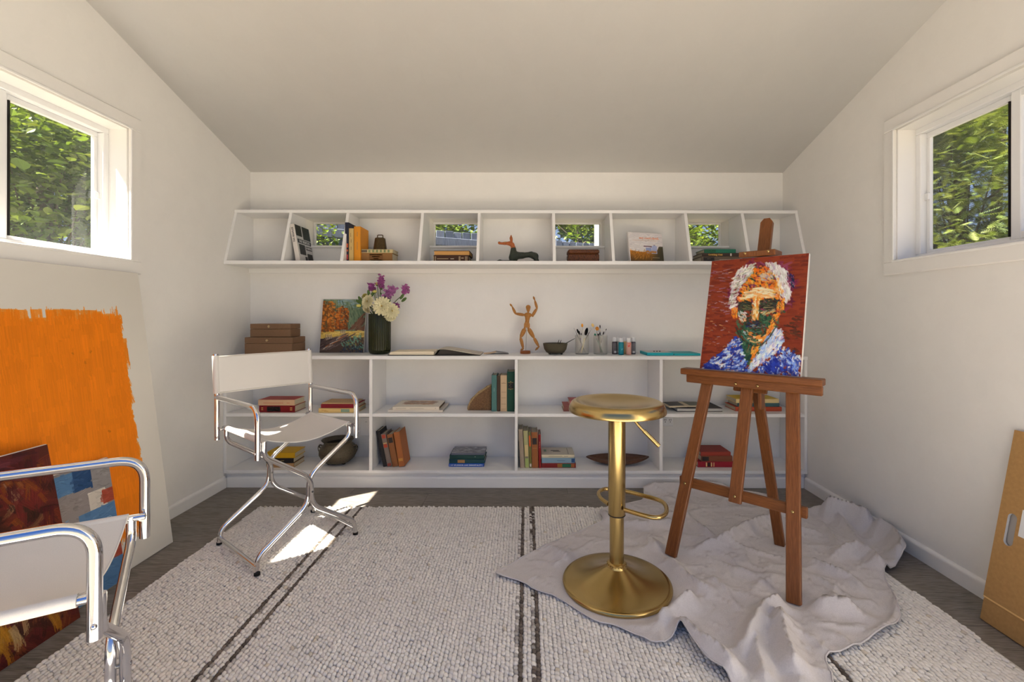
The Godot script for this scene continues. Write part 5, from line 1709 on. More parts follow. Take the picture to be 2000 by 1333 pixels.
func build_shed_book() -> void:
	var p := Paint.new(240, 196, ph(196, 190, 188), 31)
	p.region(PackedVector2Array([Vector2(0, 0), Vector2(240, 0), Vector2(240, 110), Vector2(0, 110)]), [ph(198, 192, 190), ph(192, 186, 186)], 120, 40, 12, 0.0, 0.2)
	for j in 196:   # dune grass
		for i in 240:
			var top := 116.0 + 8.0 * sin(i * 0.02) - (22.0 if i > 196 else 0.0) * smoothstep(196.0, 212.0, i)
			if j > top + p.r.randf_range(-3, 3):
				var t := (j - top) / 80.0
				p.dot(i, j, ph(178, 112, 34).lerp(ph(78, 62, 44), clampf(t + p.r.randf_range(-0.25, 0.25), 0, 1)).lerp(ph(70, 66, 50), smoothstep(120.0, 230.0, i)))
	for i in 90:
		p.stroke(p.r.randf_range(0, 150), p.r.randf_range(120, 180), -1.3 + p.r.randf_range(-0.4, 0.4), 14, 2, [ph(200, 140, 60), ph(150, 96, 40), ph(96, 70, 36)][p.r.randi() % 3])
	var hut := ph(150, 156, 186)
	p.rect(0.48, 0.49, 0.65, 0.68, ph(132, 140, 178))
	p.rect(0.65, 0.47, 0.82, 0.69, hut)
	p.rect(0.65, 0.47, 0.66, 0.69, ph(206, 206, 214))
	for j in 18:
		for i in 100:
			var x := 100 + i
			if (x < 158 and j > 8 and j < 15) or (x >= 150 and absf(x - 178) < j * 1.7):
				p.dot(x, 76 + j, ph(96, 70, 84) if x < 158 or j < 5 else hut)
	for i in 80:
		p.stroke(110 + i, 126 + p.r.randf_range(-2, 8), -1.4, 10, 2, ph(170, 112, 44))
	p.rect(0.66, 0.82, 0.88, 0.83, ph(180, 160, 120))
	var t := Transform3D(Basis(Vector3.UP, 0.27) * Basis(Vector3.RIGHT, -0.16), at(0.733, UPPER + 0.0035, 2.762))
	var o := thing("book", "landscape format picture book with a small blue beach hut on its cover", "book", t, "books on the wall shelf")
	part(o, "cover", MB.new().box(Vector3(0, 0.096, -0.001), Vector3(0.232, 0.192, 0.0025), 0.0008).box(Vector3(0, 0.096, -0.0165), Vector3(0.232, 0.192, 0.0025), 0.0008).box(Vector3(-0.1148, 0.096, -0.009), Vector3(0.0025, 0.192, 0.017), 0.0008), mat(ph(190, 184, 180), 0.4))
	part(o, "pages", MB.new().box(Vector3(0.001, 0.096, -0.00875), Vector3(0.225, 0.186, 0.0125)), m_pages)
	var m := MB.new()
	m.face(Vector3(-0.110, 0.001, 0.0006), Vector3(0.1155, 0.001, 0.0006), Vector3(0.1155, 0.191, 0.0006), Vector3(-0.110, 0.191, 0.0006), Vector3(0, 0, 1))
	var art := part(o, "cover_print", m, picture(p.tex(), 0.35))
	words(art, "cover_title", "my cool shed.", 0.0135, mat(ph(206, 116, 50), 0.5), Transform3D(Basis.IDENTITY, Vector3(0.026, 0.157, 0.0011)), 1.12, true)
	part(art, "cover_lettering", MB.new().box(Vector3(-0.002, 0.1415, 0.0009), Vector3(0.168, 0.0012, 0.0003)), mat(ph(190, 140, 100), 0.5))

# ------------------------------------------------------------------ things on the counter
func lidded_box(label: String, x0: float, x1: float, h: float, z: float, high: float, deep: float, lid: float) -> void:
	var o := thing("storage_box", label, "box", Transform3D(Basis.IDENTITY, at((x0 + x1) * 0.5, h, z)), "brown storage boxes")
	var m := grain(ph(108, 82, 60, 1.6), noise_tex(0.2, [Color(0.9, 0.9, 0.9), Color.WHITE], 128, 85), Vector3(2, 20, 2), 0.6)
	part(o, "body", MB.new().box(Vector3(0, (high - lid) * 0.5, -deep * 0.5), Vector3(x1 - x0, high - lid - 0.001, deep), 0.002), m)
	var l := part(o, "lid", MB.new().box(Vector3(0, high - lid * 0.5, -deep * 0.5), Vector3(x1 - x0, lid - 0.001, deep), 0.002), m)
	part(l, "knob", MB.new().lathe([Vector2(0.0, 0.014), Vector2(0.006, 0.013), Vector2(0.0075, 0.010), Vector2(0.006, 0.007), Vector2(0.003, 0.005), Vector2(0.003, 0.0)], Vector3(-0.004, high - lid * 0.52, 0.0), 20, Basis(Vector3.RIGHT, PI * 0.5)), mat(lin(0.55, 0.42, 0.24), 0.35, 0.8))

func landscape() -> Paint:
	var p := Paint.new(256, 320, ph(96, 112, 88), 41)
	p.rect(0.0, 0.60, 1.0, 0.72, ph(176, 148, 74))
	p.rect(0.0, 0.72, 1.0, 1.0, ph(70, 56, 50))
	p.rect(0.0, 0.04, 0.30, 0.62, ph(110, 66, 30))
	p.rect(0.32, 0.16, 0.62, 0.58, ph(104, 58, 28))
	p.region(PackedVector2Array([Vector2(90, 0), Vector2(256, 0), Vector2(256, 50), Vector2(90, 50)]), [ph(120, 142, 146), ph(108, 136, 150), ph(130, 148, 140)], 60, 34, 9, 0.1, 0.3)
	p.region(PackedVector2Array([Vector2(0, 0), Vector2(90, 0), Vector2(150, 30), Vector2(256, 40), Vector2(256, 110), Vector2(170, 190), Vector2(90, 120)]), [ph(92, 112, 84), ph(78, 98, 76), ph(110, 126, 96), ph(66, 84, 66)], 170, 34, 8, 1.4, 0.3)
	p.region(PackedVector2Array([Vector2(256, 80), Vector2(256, 190), Vector2(150, 190)]), [ph(98, 66, 52), ph(112, 78, 60), ph(84, 58, 48)], 90, 34, 8, 2.3, 0.4)
	p.region(PackedVector2Array([Vector2(0, 10), Vector2(60, 12), Vector2(80, 60), Vector2(70, 130), Vector2(80, 190), Vector2(0, 205)]), [ph(176, 100, 34), ph(150, 82, 28), ph(196, 124, 50), ph(96, 62, 30), ph(80, 70, 44)], 190, 18, 8, 0.8, 1.2)
	p.region(PackedVector2Array([Vector2(84, 60), Vector2(120, 38), Vector2(158, 70), Vector2(160, 140), Vector2(130, 185), Vector2(80, 180), Vector2(72, 120)]), [ph(168, 88, 28), ph(140, 70, 24), ph(190, 112, 40), ph(90, 48, 24)], 170, 18, 8, 0.8, 1.2)
	p.region(PackedVector2Array([Vector2(130, 70), Vector2(160, 80), Vector2(158, 180), Vector2(130, 185)]), [ph(84, 46, 26), ph(104, 58, 30)], 40, 16, 7, 1.2, 0.8)
	p.region(PackedVector2Array([Vector2(0, 200), Vector2(256, 188), Vector2(256, 225), Vector2(0, 235)]), [ph(190, 164, 84), ph(176, 146, 70), ph(206, 184, 110)], 80, 36, 6, 0.0, 0.15)
	p.region(PackedVector2Array([Vector2(0, 238), Vector2(170, 205), Vector2(200, 210), Vector2(130, 260), Vector2(20, 320), Vector2(0, 320)]), [ph(62, 50, 50), ph(90, 76, 74), ph(48, 40, 42), ph(130, 112, 100)], 140, 40, 6, -0.45, 0.15)
	for i in 9:
		p.stroke(20 + i * 12, 300 - i * 9 + p.r.randf_range(-6, 6), -0.55, 60, 5, [ph(196, 186, 170), ph(176, 98, 50), ph(70, 56, 54)][i % 3], 0.2)
	p.region(PackedVector2Array([Vector2(120, 262), Vector2(220, 210), Vector2(256, 205), Vector2(256, 300), Vector2(150, 300)]), [ph(84, 132, 110), ph(60, 104, 92), ph(110, 150, 128), ph(120, 110, 60)], 120, 16, 6, 1.1, 0.5)
	p.region(PackedVector2Array([Vector2(140, 285), Vector2(250, 265), Vector2(250, 318), Vector2(120, 318)]), [ph(34, 44, 60), ph(44, 58, 76), ph(28, 30, 44)], 70, 14, 6, 1.2, 0.6)
	for x: float in [30, 40, 50, 60, 116, 124, 132, 140]:
		var y := 238.0 if x < 100 else 206.0
		p.stroke(x, y, -1.57, 30 if x < 100 else 26, 4, ph(60, 50, 46))
		p.stroke(x + 2, y, -1.57, 28, 2, ph(190, 180, 160))
	return p

func build_counter_things() -> void:
	lidded_box("larger brown storage box with brass knob under the smaller one", -1.645, -1.365, COUNTER + 0.0005, 2.66, 0.105, 0.155, 0.036)
	lidded_box("smaller brown storage box with brass knob stacked on the larger one", -1.622, -1.383, COUNTER + 0.106, 2.675, 0.078, 0.115, 0.031)
	var p := landscape()
	stretched("landscape_painting", "small oil landscape with orange autumn trees beside the vase", "painting", 0.272, 0.340, 0.016, Transform3D(Basis(Vector3.UP, 0.03) * Basis(Vector3.RIGHT, -0.17), at(-1.145, COUNTER + 0.001, 2.822)), picture(p.tex(), 0.4, p.relief(), 0.08))
	build_bouquet()
	build_open_book()
	build_mannequin()
	build_bowl_and_brushes()
	build_bottles()
	# flat turquoise paint box, lid laid open beside it
	var teal := mat(ph(22, 150, 158, 1.5), 0.45)
	var o := thing("paint_box", "open turquoise paint box with its lid folded flat, beside the paint bottles", "paint box", Transform3D(Basis.IDENTITY, at(0.7066, COUNTER + 0.0005, 2.665)))
	part(o, "tray", MB.new().box(Vector3(0.077, 0.0085, -0.085), Vector3(0.154, 0.017, 0.17), 0.001), teal)
	var ins := part(o, "insert", MB.new().box(Vector3(0.077, 0.0176, -0.085), Vector3(0.140, 0.001, 0.155)), mat(ph(176, 172, 168), 0.7))
	for i in 3:
		part(ins, "paint_well", MB.new().lathe([Vector2(0.0, 0.004), Vector2(0.005, 0.004), Vector2(0.006, 0.0)], Vector3(0.062 + i * 0.017, 0.018, -0.075), 12), mat(Color(0.12, 0.12, 0.13), 0.4))
	part(o, "hinge", MB.new().box(Vector3(0.1565, 0.005, -0.085), Vector3(0.005, 0.008, 0.165)), mat(ph(14, 100, 110), 0.6))
	var lid := part(o, "lid", MB.new().box(Vector3(0.236, 0.0065, -0.085), Vector3(0.154, 0.013, 0.17), 0.001), teal)
	part(lid, "lid_lining", MB.new().box(Vector3(0.236, 0.0132, -0.085), Vector3(0.148, 0.0006, 0.164)), mat(ph(16, 124, 128, 1.5), 0.5))

func build_bouquet() -> void:
	var vz := 2.765
	var base := at(xpx(741.7, vz), COUNTER + 0.0005, vz)
	var v := thing("vase", "tall ribbed dark green glass vase holding the flowers", "vase", Transform3D(Basis.IDENTITY, base))
	var glass := StandardMaterial3D.new()
	glass.transparency = BaseMaterial3D.TRANSPARENCY_ALPHA
	glass.albedo_color = Color(lin(0.026, 0.029, 0.009), 0.95)
	glass.roughness = 0.16
	glass.metallic_specular = 0.35
	part(v, "glass", MB.new().lathe([Vector2(0.0, 0.0), Vector2(0.044, 0.0), Vector2(0.055, 0.004), Vector2(0.0615, 0.014), Vector2(0.064, 0.028), Vector2(0.0645, 0.24), Vector2(0.0635, 0.243), Vector2(0.0615, 0.24), Vector2(0.060, 0.03), Vector2(0.04, 0.014), Vector2(0.0, 0.012)], Vector3.ZERO, 144, Basis.IDENTITY, 36, 0.014), glass)
	var water := MB.new().lathe([Vector2(0.0, 0.150), Vector2(0.058, 0.150), Vector2(0.058, 0.04), Vector2(0.04, 0.018), Vector2(0.0, 0.018)], Vector3.ZERO, 36)
	part(v, "water", water, mat(lin(0.05, 0.055, 0.018), 0.3))
	var stem_m := mat(lin(0.09, 0.14, 0.035), 0.6)
	var cream := mat(lin(0.82, 0.75, 0.46), 0.6)
	var yellow := mat(lin(0.68, 0.60, 0.16), 0.6)
	var r := RandomNumberGenerator.new()
	r.seed = 91
	var spotp := func(px: float, py: float, dz: float) -> Vector3:
		return at(xpx(px, vz + dz), hpx(py, vz + dz), vz + dz) - base
	var dahl := "flowers in the green vase"
	var n := 0
	# cream dahlias: [column, row, nearer, radius, facing]
	for f: Array in [[719, 590, -0.035, 0.037, Vector3(-0.45, 0.3, 1), "cream dahlia leaning over the vase's rim beside the landscape painting"], [717, 602, -0.02, 0.030, Vector3(-0.8, -0.5, 0.8), "cream dahlia drooping below its neighbour beside the landscape painting"], [747, 599, -0.060, 0.048, Vector3(0.0, 0.1, 1), "large cream dahlia facing the room, yellow eye showing"], [765, 608, -0.050, 0.038, Vector3(0.55, 0.0, 1), "cream dahlia turned to the open book"], [762, 618, -0.035, 0.032, Vector3(0.4, -0.6, 0.8), "cream dahlia hanging lowest over the rim"], [714, 581, 0.0, 0.026, Vector3(-0.4, 0.9, 0.3), "pale yellow dahlia at the bouquet's edge facing up"]]:
		var c: Vector3 = spotp.call(f[0], f[1], f[2])
		var o := thing("dahlia", f[5], "flower", Transform3D(Basis.IDENTITY, base), dahl)
		var face: Vector3 = (f[4] as Vector3).normalized()
		var b := Basis.looking_at(-face, Vector3.UP)
		var petals := MB.new()
		for ring in 4:
			var cnt: int = [17, 15, 12, 8][ring]
			var reach: float = 1.16 * f[3] * [1.0, 0.82, 0.62, 0.40][ring]
			var tilt: float = [0.10, 0.32, 0.60, 0.95][ring]
			for k in cnt:
				var a := TAU * (k + 0.5 * (ring % 2)) / cnt + r.randf_range(-0.08, 0.08)
				var out := Vector3(cos(a), sin(a), 0)
				var side := Vector3(-sin(a), cos(a), 0)
				var dirv := out * cos(tilt) + Vector3(0, 0, 1) * sin(tilt)
				var nn := Vector3(0, 0, 1) * cos(tilt) - out * sin(tilt)
				var w: float = reach * 0.24
				var lift := Vector3(0, 0, 1) * 0.004 * ring
				var p0 := lift + out * 0.003
				var pts := [p0 - side * w * 0.4, p0 + side * w * 0.4, lift + dirv * reach * 0.6 + side * w + nn * 0.002, lift + dirv * reach * 0.6 - side * w + nn * 0.002, lift + dirv * reach * 1.05 + side * w * 0.35, lift + dirv * reach * 1.05 - side * w * 0.35, lift + dirv * reach * 0.6 - nn * 0.0015]
				var nl := (nn - side * 0.4).normalized()
				var nr := (nn + side * 0.4).normalized()
				var q := [petals.add(c + b * pts[0], b * nl), petals.add(c + b * pts[1], b * nr), petals.add(c + b * pts[2], b * nr), petals.add(c + b * pts[3], b * nl), petals.add(c + b * pts[4], b * nn), petals.add(c + b * pts[5], b * nn), petals.add(c + b * pts[6], b * nn)]
				petals.quad(q[0], q[1], q[2], q[6])
				petals.tri(q[0], q[6], q[3])
				petals.quad(q[6], q[2], q[4], q[5])
				petals.tri(q[6], q[5], q[3])
		part(o, "petals", petals, cream if n < 5 else yellow)
		part(o, "eye", MB.new().ball(c + b * Vector3(0, 0, 0.012), Vector3(f[3] * 0.17, f[3] * 0.17, 0.005), 6, 10, b), mat(lin(0.45, 0.30, 0.05), 0.8))
		part(o, "stem", MB.new().tube(smooth_path([c - face * 0.004, c - face * 0.03 + Vector3(0, -0.01, 0), Vector3(c.x * 0.35, 0.22, c.z * 0.35), Vector3(-c.x * 0.25, 0.06, -c.z * 0.2)]), 0.0026, 7), stem_m)
		n += 1
	# yellow buds
	for f: Array in [[736.5, 555.5, 0.012, "upper small yellow bloom between the purple stocks"], [731.6, 570.6, -0.002, "lower small yellow bloom between the purple stocks"], [700.7, 598.4, -0.02, "round yellow bud sticking out toward the landscape painting"]]:
		var c: Vector3 = spotp.call(f[0], f[1], f[2])
		var o := thing("flower_bud", f[3], "flower", Transform3D(Basis.IDENTITY, base), dahl)
		var m := MB.new()
		for k in 9:
			var a := TAU * k / 9.0
			m.ball(c + Vector3(cos(a) * 0.007, 0.002, sin(a) * 0.007), Vector3(0.0065, 0.0085, 0.0065), 5, 7)
		part(o, "petals", m, yellow)
		part(o, "calyx", MB.new().ball(c - Vector3(0, 0.006, 0), Vector3(0.009, 0.006, 0.009), 5, 8), stem_m)
		part(o, "stem", MB.new().tube(smooth_path([c - Vector3(0, 0.004, 0), c * 0.6 + Vector3(0, 0.10, 0), Vector3(c.x * 0.2, 0.20, c.z * 0.2), Vector3(0, 0.05, 0)]), 0.002, 6), stem_m)
	# purple stocks: spikes of ruffled florets
	var purples := [mat(lin(0.40, 0.10, 0.30), 0.7), mat(lin(0.30, 0.07, 0.24), 0.7), mat(lin(0.46, 0.16, 0.38), 0.7)]
	for f: Array in [[744, 541, 743, 562, 0.014, 0.0, "tallest purple stock spike above the vase"], [722, 556, 728, 567, 0.011, 0.0, "short dark purple stock spike beside the yellow blooms"], [769, 563, 757, 579, 0.022, 0.0, "fullest magenta stock spike of the bouquet"], [793, 560, 790, 573, 0.015, 0.01, "magenta stock spike reaching out over the open book"], [773, 594, 776, 601, 0.010, -0.02, "small mauve stock sprig hanging beside the dahlias"]]:
		var a: Vector3 = spotp.call(f[0], f[1], f[5])
		var b: Vector3 = spotp.call(f[2], f[3], f[5])
		var o := thing("stock_flower", f[6], "flower", Transform3D(Basis.IDENTITY, base), dahl)
		var bloom := MB.new()
		var cnt := int(95 * f[4] / 0.014)
		for k in cnt:
			var t := r.randf()
			var c: Vector3 = a.lerp(b, t) + Vector3(r.randfn(), r.randfn() * 0.7, r.randfn()) * f[4] * 0.62
			var turn := Basis.from_euler(Vector3(r.randf_range(0, TAU), r.randf_range(0, TAU), 0))
			for j in 4:
				var g := TAU * j / 4.0
				bloom.ball(c + turn * Vector3(cos(g) * 0.0052, 0, sin(g) * 0.0052), Vector3(0.0050, 0.0018, 0.0050), 3, 6, turn)
		part(o, "florets", bloom, purples[n % 3])
		n += 1
		part(o, "stem", MB.new().tube(smooth_path([a, b, b * 0.55 + Vector3(0, 0.10, 0), Vector3(b.x * 0.15, 0.19, b.z * 0.2), Vector3(-b.x * 0.1, 0.05, 0)]), 0.0024, 6), stem_m)
		var leaves := MB.new()
		for k in 7:
			var c := a.lerp(b, r.randf_range(0.4, 1.6)) + Vector3(r.randf_range(-0.014, 0.014), 0, r.randf_range(-0.01, 0.01))
			var turn := Basis.from_euler(Vector3(r.randf_range(-0.8, 0.8), r.randf_range(0, TAU), r.randf_range(-0.8, 0.8)))
			leaves.ball(c, Vector3(0.0045, 0.013, 0.0014), 4, 6, turn)
		part(o, "leaves", leaves, mat(lin(0.10, 0.15, 0.05), 0.6))
	# side leaves at the bouquet's edge
	var sprig := thing("leaf_sprig", "green leaf sprig sticking out beside the yellow bud", "foliage", Transform3D(Basis.IDENTITY, base), dahl)
	for f: Array in [[703, 585, 0.5], [706, 592, -0.4], [700, 590, 0.9], [720, 573, 0.2], [727, 576, -0.3], [785, 580, -0.6], [789, 586, -0.9], [752, 585, 0.3], [759, 590, -0.5]]:
		var c: Vector3 = spotp.call(f[0], f[1], -0.008)
		part(sprig, "leaf", MB.new().ball(c, Vector3(0.009, 0.020, 0.0022), 6, 8, Basis(Vector3(0, 0, 1), f[2])), mat(lin(0.085, 0.15, 0.035), 0.55))
	part(sprig, "stem", MB.new().tube(smooth_path([spotp.call(701, 588, -0.008), spotp.call(716, 604, 0.0), Vector3(-0.02, 0.20, 0), Vector3(0.01, 0.05, 0)]), 0.0024, 6), stem_m)

func build_open_book() -> void:
	var z := 2.652
	var x0 := xpx(757, z)
	var xm := xpx(848, z)
	var x1 := xpx(938, z)
	var o := thing("open_book", "large open book with one half arched, lying beside the vase", "book", Transform3D(Basis.IDENTITY, at(xm, COUNTER + 0.0004, z)))
	part(o, "cover", MB.new().box(Vector3(-(xm - x0) * 0.5, 0.0015, -0.10), Vector3(xm - x0, 0.003, 0.20), 0.0006).box(Vector3((x1 - xm) * 0.5, 0.0015, -0.10), Vector3(x1 - xm, 0.003, 0.20), 0.0006), mat(ph(44, 38, 34), 0.6))
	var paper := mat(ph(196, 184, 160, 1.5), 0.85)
	part(o, "page_block", MB.new().prism(PackedVector2Array([Vector2(-(xm - x0) + 0.006, 0.003), Vector2(-0.004, 0.003), Vector2(-0.001, 0.020), Vector2(-0.02, 0.0235), Vector2(-(xm - x0) + 0.016, 0.020)]), 0.192, Transform3D(Basis.IDENTITY, Vector3(0, 0, -0.196))), paper)
	# arched right half: dark hollow below a curved leaf
	var w := x1 - xm
	var top := PackedVector2Array()
	for i in 17:
		var t := i / 16.0
		top.append(Vector2(w * t, 0.006 + 0.034 * sin(PI * pow(t, 0.42)) * (1.0 - t * 0.25) + 0.001))
	var leaf := PackedVector2Array(top)
	for i in 17:
		leaf.append(top[16 - i] - Vector2(0, 0.0035))
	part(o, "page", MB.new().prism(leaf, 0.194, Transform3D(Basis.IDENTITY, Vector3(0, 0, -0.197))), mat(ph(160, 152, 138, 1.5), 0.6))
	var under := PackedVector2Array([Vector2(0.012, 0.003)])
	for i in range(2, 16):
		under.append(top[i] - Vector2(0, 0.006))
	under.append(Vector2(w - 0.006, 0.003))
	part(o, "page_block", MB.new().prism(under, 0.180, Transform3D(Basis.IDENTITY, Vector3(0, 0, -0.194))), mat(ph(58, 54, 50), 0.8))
	# loose curled leaflet behind its end
	var lf := thing("leaflet", "curled tan and grey printed leaflet beside the open book", "leaflet", Transform3D(Basis(Vector3.UP, 0.1), at(xpx(945, 2.74), COUNTER + 0.0006, 2.74)))
	for k in 2:
		var poly := PackedVector2Array()
		var back := PackedVector2Array()
		for i in 9:
			var t := i / 8.0
			var q := Vector2(0.074 * k + 0.078 * t, 0.0015 + (0.012 * pow(t, 2.0) if k == 0 else 0.012 * pow(1.0 - t, 2.2) + 0.004 * sin(t * PI)))
			poly.append(q)
			back.append(q - Vector2(0, 0.0012))
		back.reverse()
		poly.append_array(back)
		part(lf, "page", MB.new().prism(poly, 0.11, Transform3D(Basis.IDENTITY, Vector3(0, 0, -0.11))), mat(ph(184, 158, 128) if k == 0 else ph(116, 114, 112), 0.6))

func build_mannequin() -> void:
	var z := 2.80
	var s := z / 890.0 / 9.52
	var o := thing("artist_mannequin", "jointed wooden artist mannequin with both arms raised on a round base", "mannequin", Transform3D(Basis.IDENTITY, at(xpx(970 + 534 / 9.52, z), COUNTER, z)))
	var q := func(x: float, y: float, d := 0.0) -> Vector3: return Vector3((x - 534.0) * s, (1152.0 - y) * s, d)
	var w := grain(ph(166, 116, 56, 1.4), noise_tex(0.06, [Color(0.8, 0.75, 0.7), Color.WHITE], 128, 86), Vector3(30, 6, 30), 0.45)
	part(o, "base", MB.new().lathe([Vector2(0.0, 0.0005), Vector2(0.031, 0.0005), Vector2(0.0315, 0.003), Vector2(0.0315, 0.016), Vector2(0.030, 0.0185), Vector2(0.0, 0.0185)], Vector3.ZERO, 36), grain(ph(140, 82, 40, 1.6), noise_tex(0.06, [Color(0.8, 0.75, 0.7), Color.WHITE], 128, 87), Vector3(6, 30, 30), 0.4))
	part(o, "rod", MB.new().tube([q.call(541, 1096), q.call(560, 660)], 0.0013, 8), mat(Color(0.6, 0.58, 0.55), 0.3, 0.9))
	var limb := func(a: Vector3, b: Vector3, r0: float, rm: float, r1: float) -> MB:
		var m := MB.new()
		var pts := []
		var rad := []
		for i in 13:
			var t := i / 12.0
			pts.append(a.lerp(b, t))
			var base_r := lerpf(r0, r1, t)
			rad.append(1.22 * (base_r + (rm - base_r) * sin(PI * pow(t, 0.7))) * (0.55 if i == 0 or i == 12 else 1.0))
		return m.tube(pts, rad, 14)
	part(o, "head", skin([[q.call(587, 290), q.call(588, 352), 0.0152, 0.0095]], 0.0022, 0.004), w)
	part(o, "neck", MB.new().tube([q.call(588, 365), q.call(587, 408)], 0.0055, 12), w)
	part(o, "chest", skin([[q.call(545, 430), q.call(625, 432), 0.0105, 0.0105], [q.call(578, 440), q.call(570, 535), 0.0180, 0.0125]], 0.0026, 0.008), w)
	part(o, "waist", MB.new().ball(q.call(567, 556), Vector3(0.0135, 0.007, 0.011), 8, 14), w)
	part(o, "pelvis", MB.new().prism(PackedVector2Array([Vector2(-0.013, 0.0165), Vector2(0.013, 0.0165), Vector2(0.0178, 0.004), Vector2(0.0185, -0.0165), Vector2(-0.0185, -0.0165), Vector2(-0.0178, 0.004)]), 0.022, Transform3D(Basis.IDENTITY, q.call(563, 617) + Vector3(0, 0, -0.011))), w)
	for j: Array in [["upper_arm", 505, 432, 352, 408, 0.0060, 0.0078, 0.0050], ["forearm", 350, 405, 292, 285, 0.0048, 0.0068, 0.0040], ["upper_arm", 668, 442, 748, 310, 0.0060, 0.0078, 0.0050], ["forearm", 750, 305, 710, 165, 0.0048, 0.0068, 0.0040], ["thigh", 525, 688, 447, 848, 0.0085, 0.0115, 0.0062], ["shin", 446, 856, 494, 1052, 0.0060, 0.0085, 0.0050], ["thigh", 592, 685, 694, 856, 0.0085, 0.0115, 0.0062], ["shin", 696, 862, 782, 1015, 0.0060, 0.0085, 0.0050]]:
		part(o, j[0], limb.call(q.call(j[1], j[2]), q.call(j[3], j[4]), j[5], j[6], j[7]), w)
	for j: Array in [[505, 432, 0.0072], [668, 445, 0.0080], [350, 407, 0.0055], [750, 306, 0.0055], [522, 684, 0.0075], [592, 682, 0.0075], [446, 852, 0.0062], [695, 859, 0.0062], [494, 1056, 0.0050], [785, 1018, 0.0050], [291, 282, 0.0042], [710, 162, 0.0042]]:
		part(o, "joint", MB.new().ball(q.call(j[0], j[1]), Vector3.ONE * j[2], 8, 12), w)
	for j: Array in [["hand", 285, 272, 252, 232, 0.0060], ["hand", 706, 150, 684, 95, 0.0062], ["foot", 500, 1058, 452, 1084, 0.0068], ["foot", 790, 1020, 724, 1082, 0.0066]]:
		part(o, j[0], skin([[q.call(j[1], j[2]), q.call(lerpf(j[1], j[3], 0.6), lerpf(j[2], j[4], 0.6), 0.004), 0.0040, j[5]], [q.call(lerpf(j[1], j[3], 0.6), lerpf(j[2], j[4], 0.6), 0.004), q.call(j[3], j[4], 0.007), j[5], 0.0035]], 0.0018, 0.002), w)

func brush(o_label: String, a: Vector3, tip: Vector3, r: float, head: Color, head_len: float, head_r: float, handle: Color, flat_head := false) -> void:
	var o := thing("paintbrush", o_label, "paintbrush", Transform3D(Basis.IDENTITY, a), "paintbrushes on the counter")
	var d := tip - a
	var dir := d.normalized()
	var neck := d - dir * head_len
	part(o, "handle", MB.new().tube([Vector3.ZERO, neck * 0.5, neck - dir * 0.018], [r * 0.7, r, r * 0.8], 8), mat(handle, 0.4))
	part(o, "ferrule", MB.new().tube([neck - dir * 0.020, neck], r * 0.95, 10), mat(Color(0.75, 0.74, 0.72), 0.25, 1.0))
	var side := dir.cross(Vector3(0, 0, 1)).normalized()
	var b := Basis(side, dir, side.cross(dir))
	part(o, "bristles", MB.new().ball(neck + dir * head_len * 0.5, Vector3(head_r, head_len * 0.58, head_r * (0.4 if flat_head else 0.9)), 8, 12, b), mat(head, 0.9))

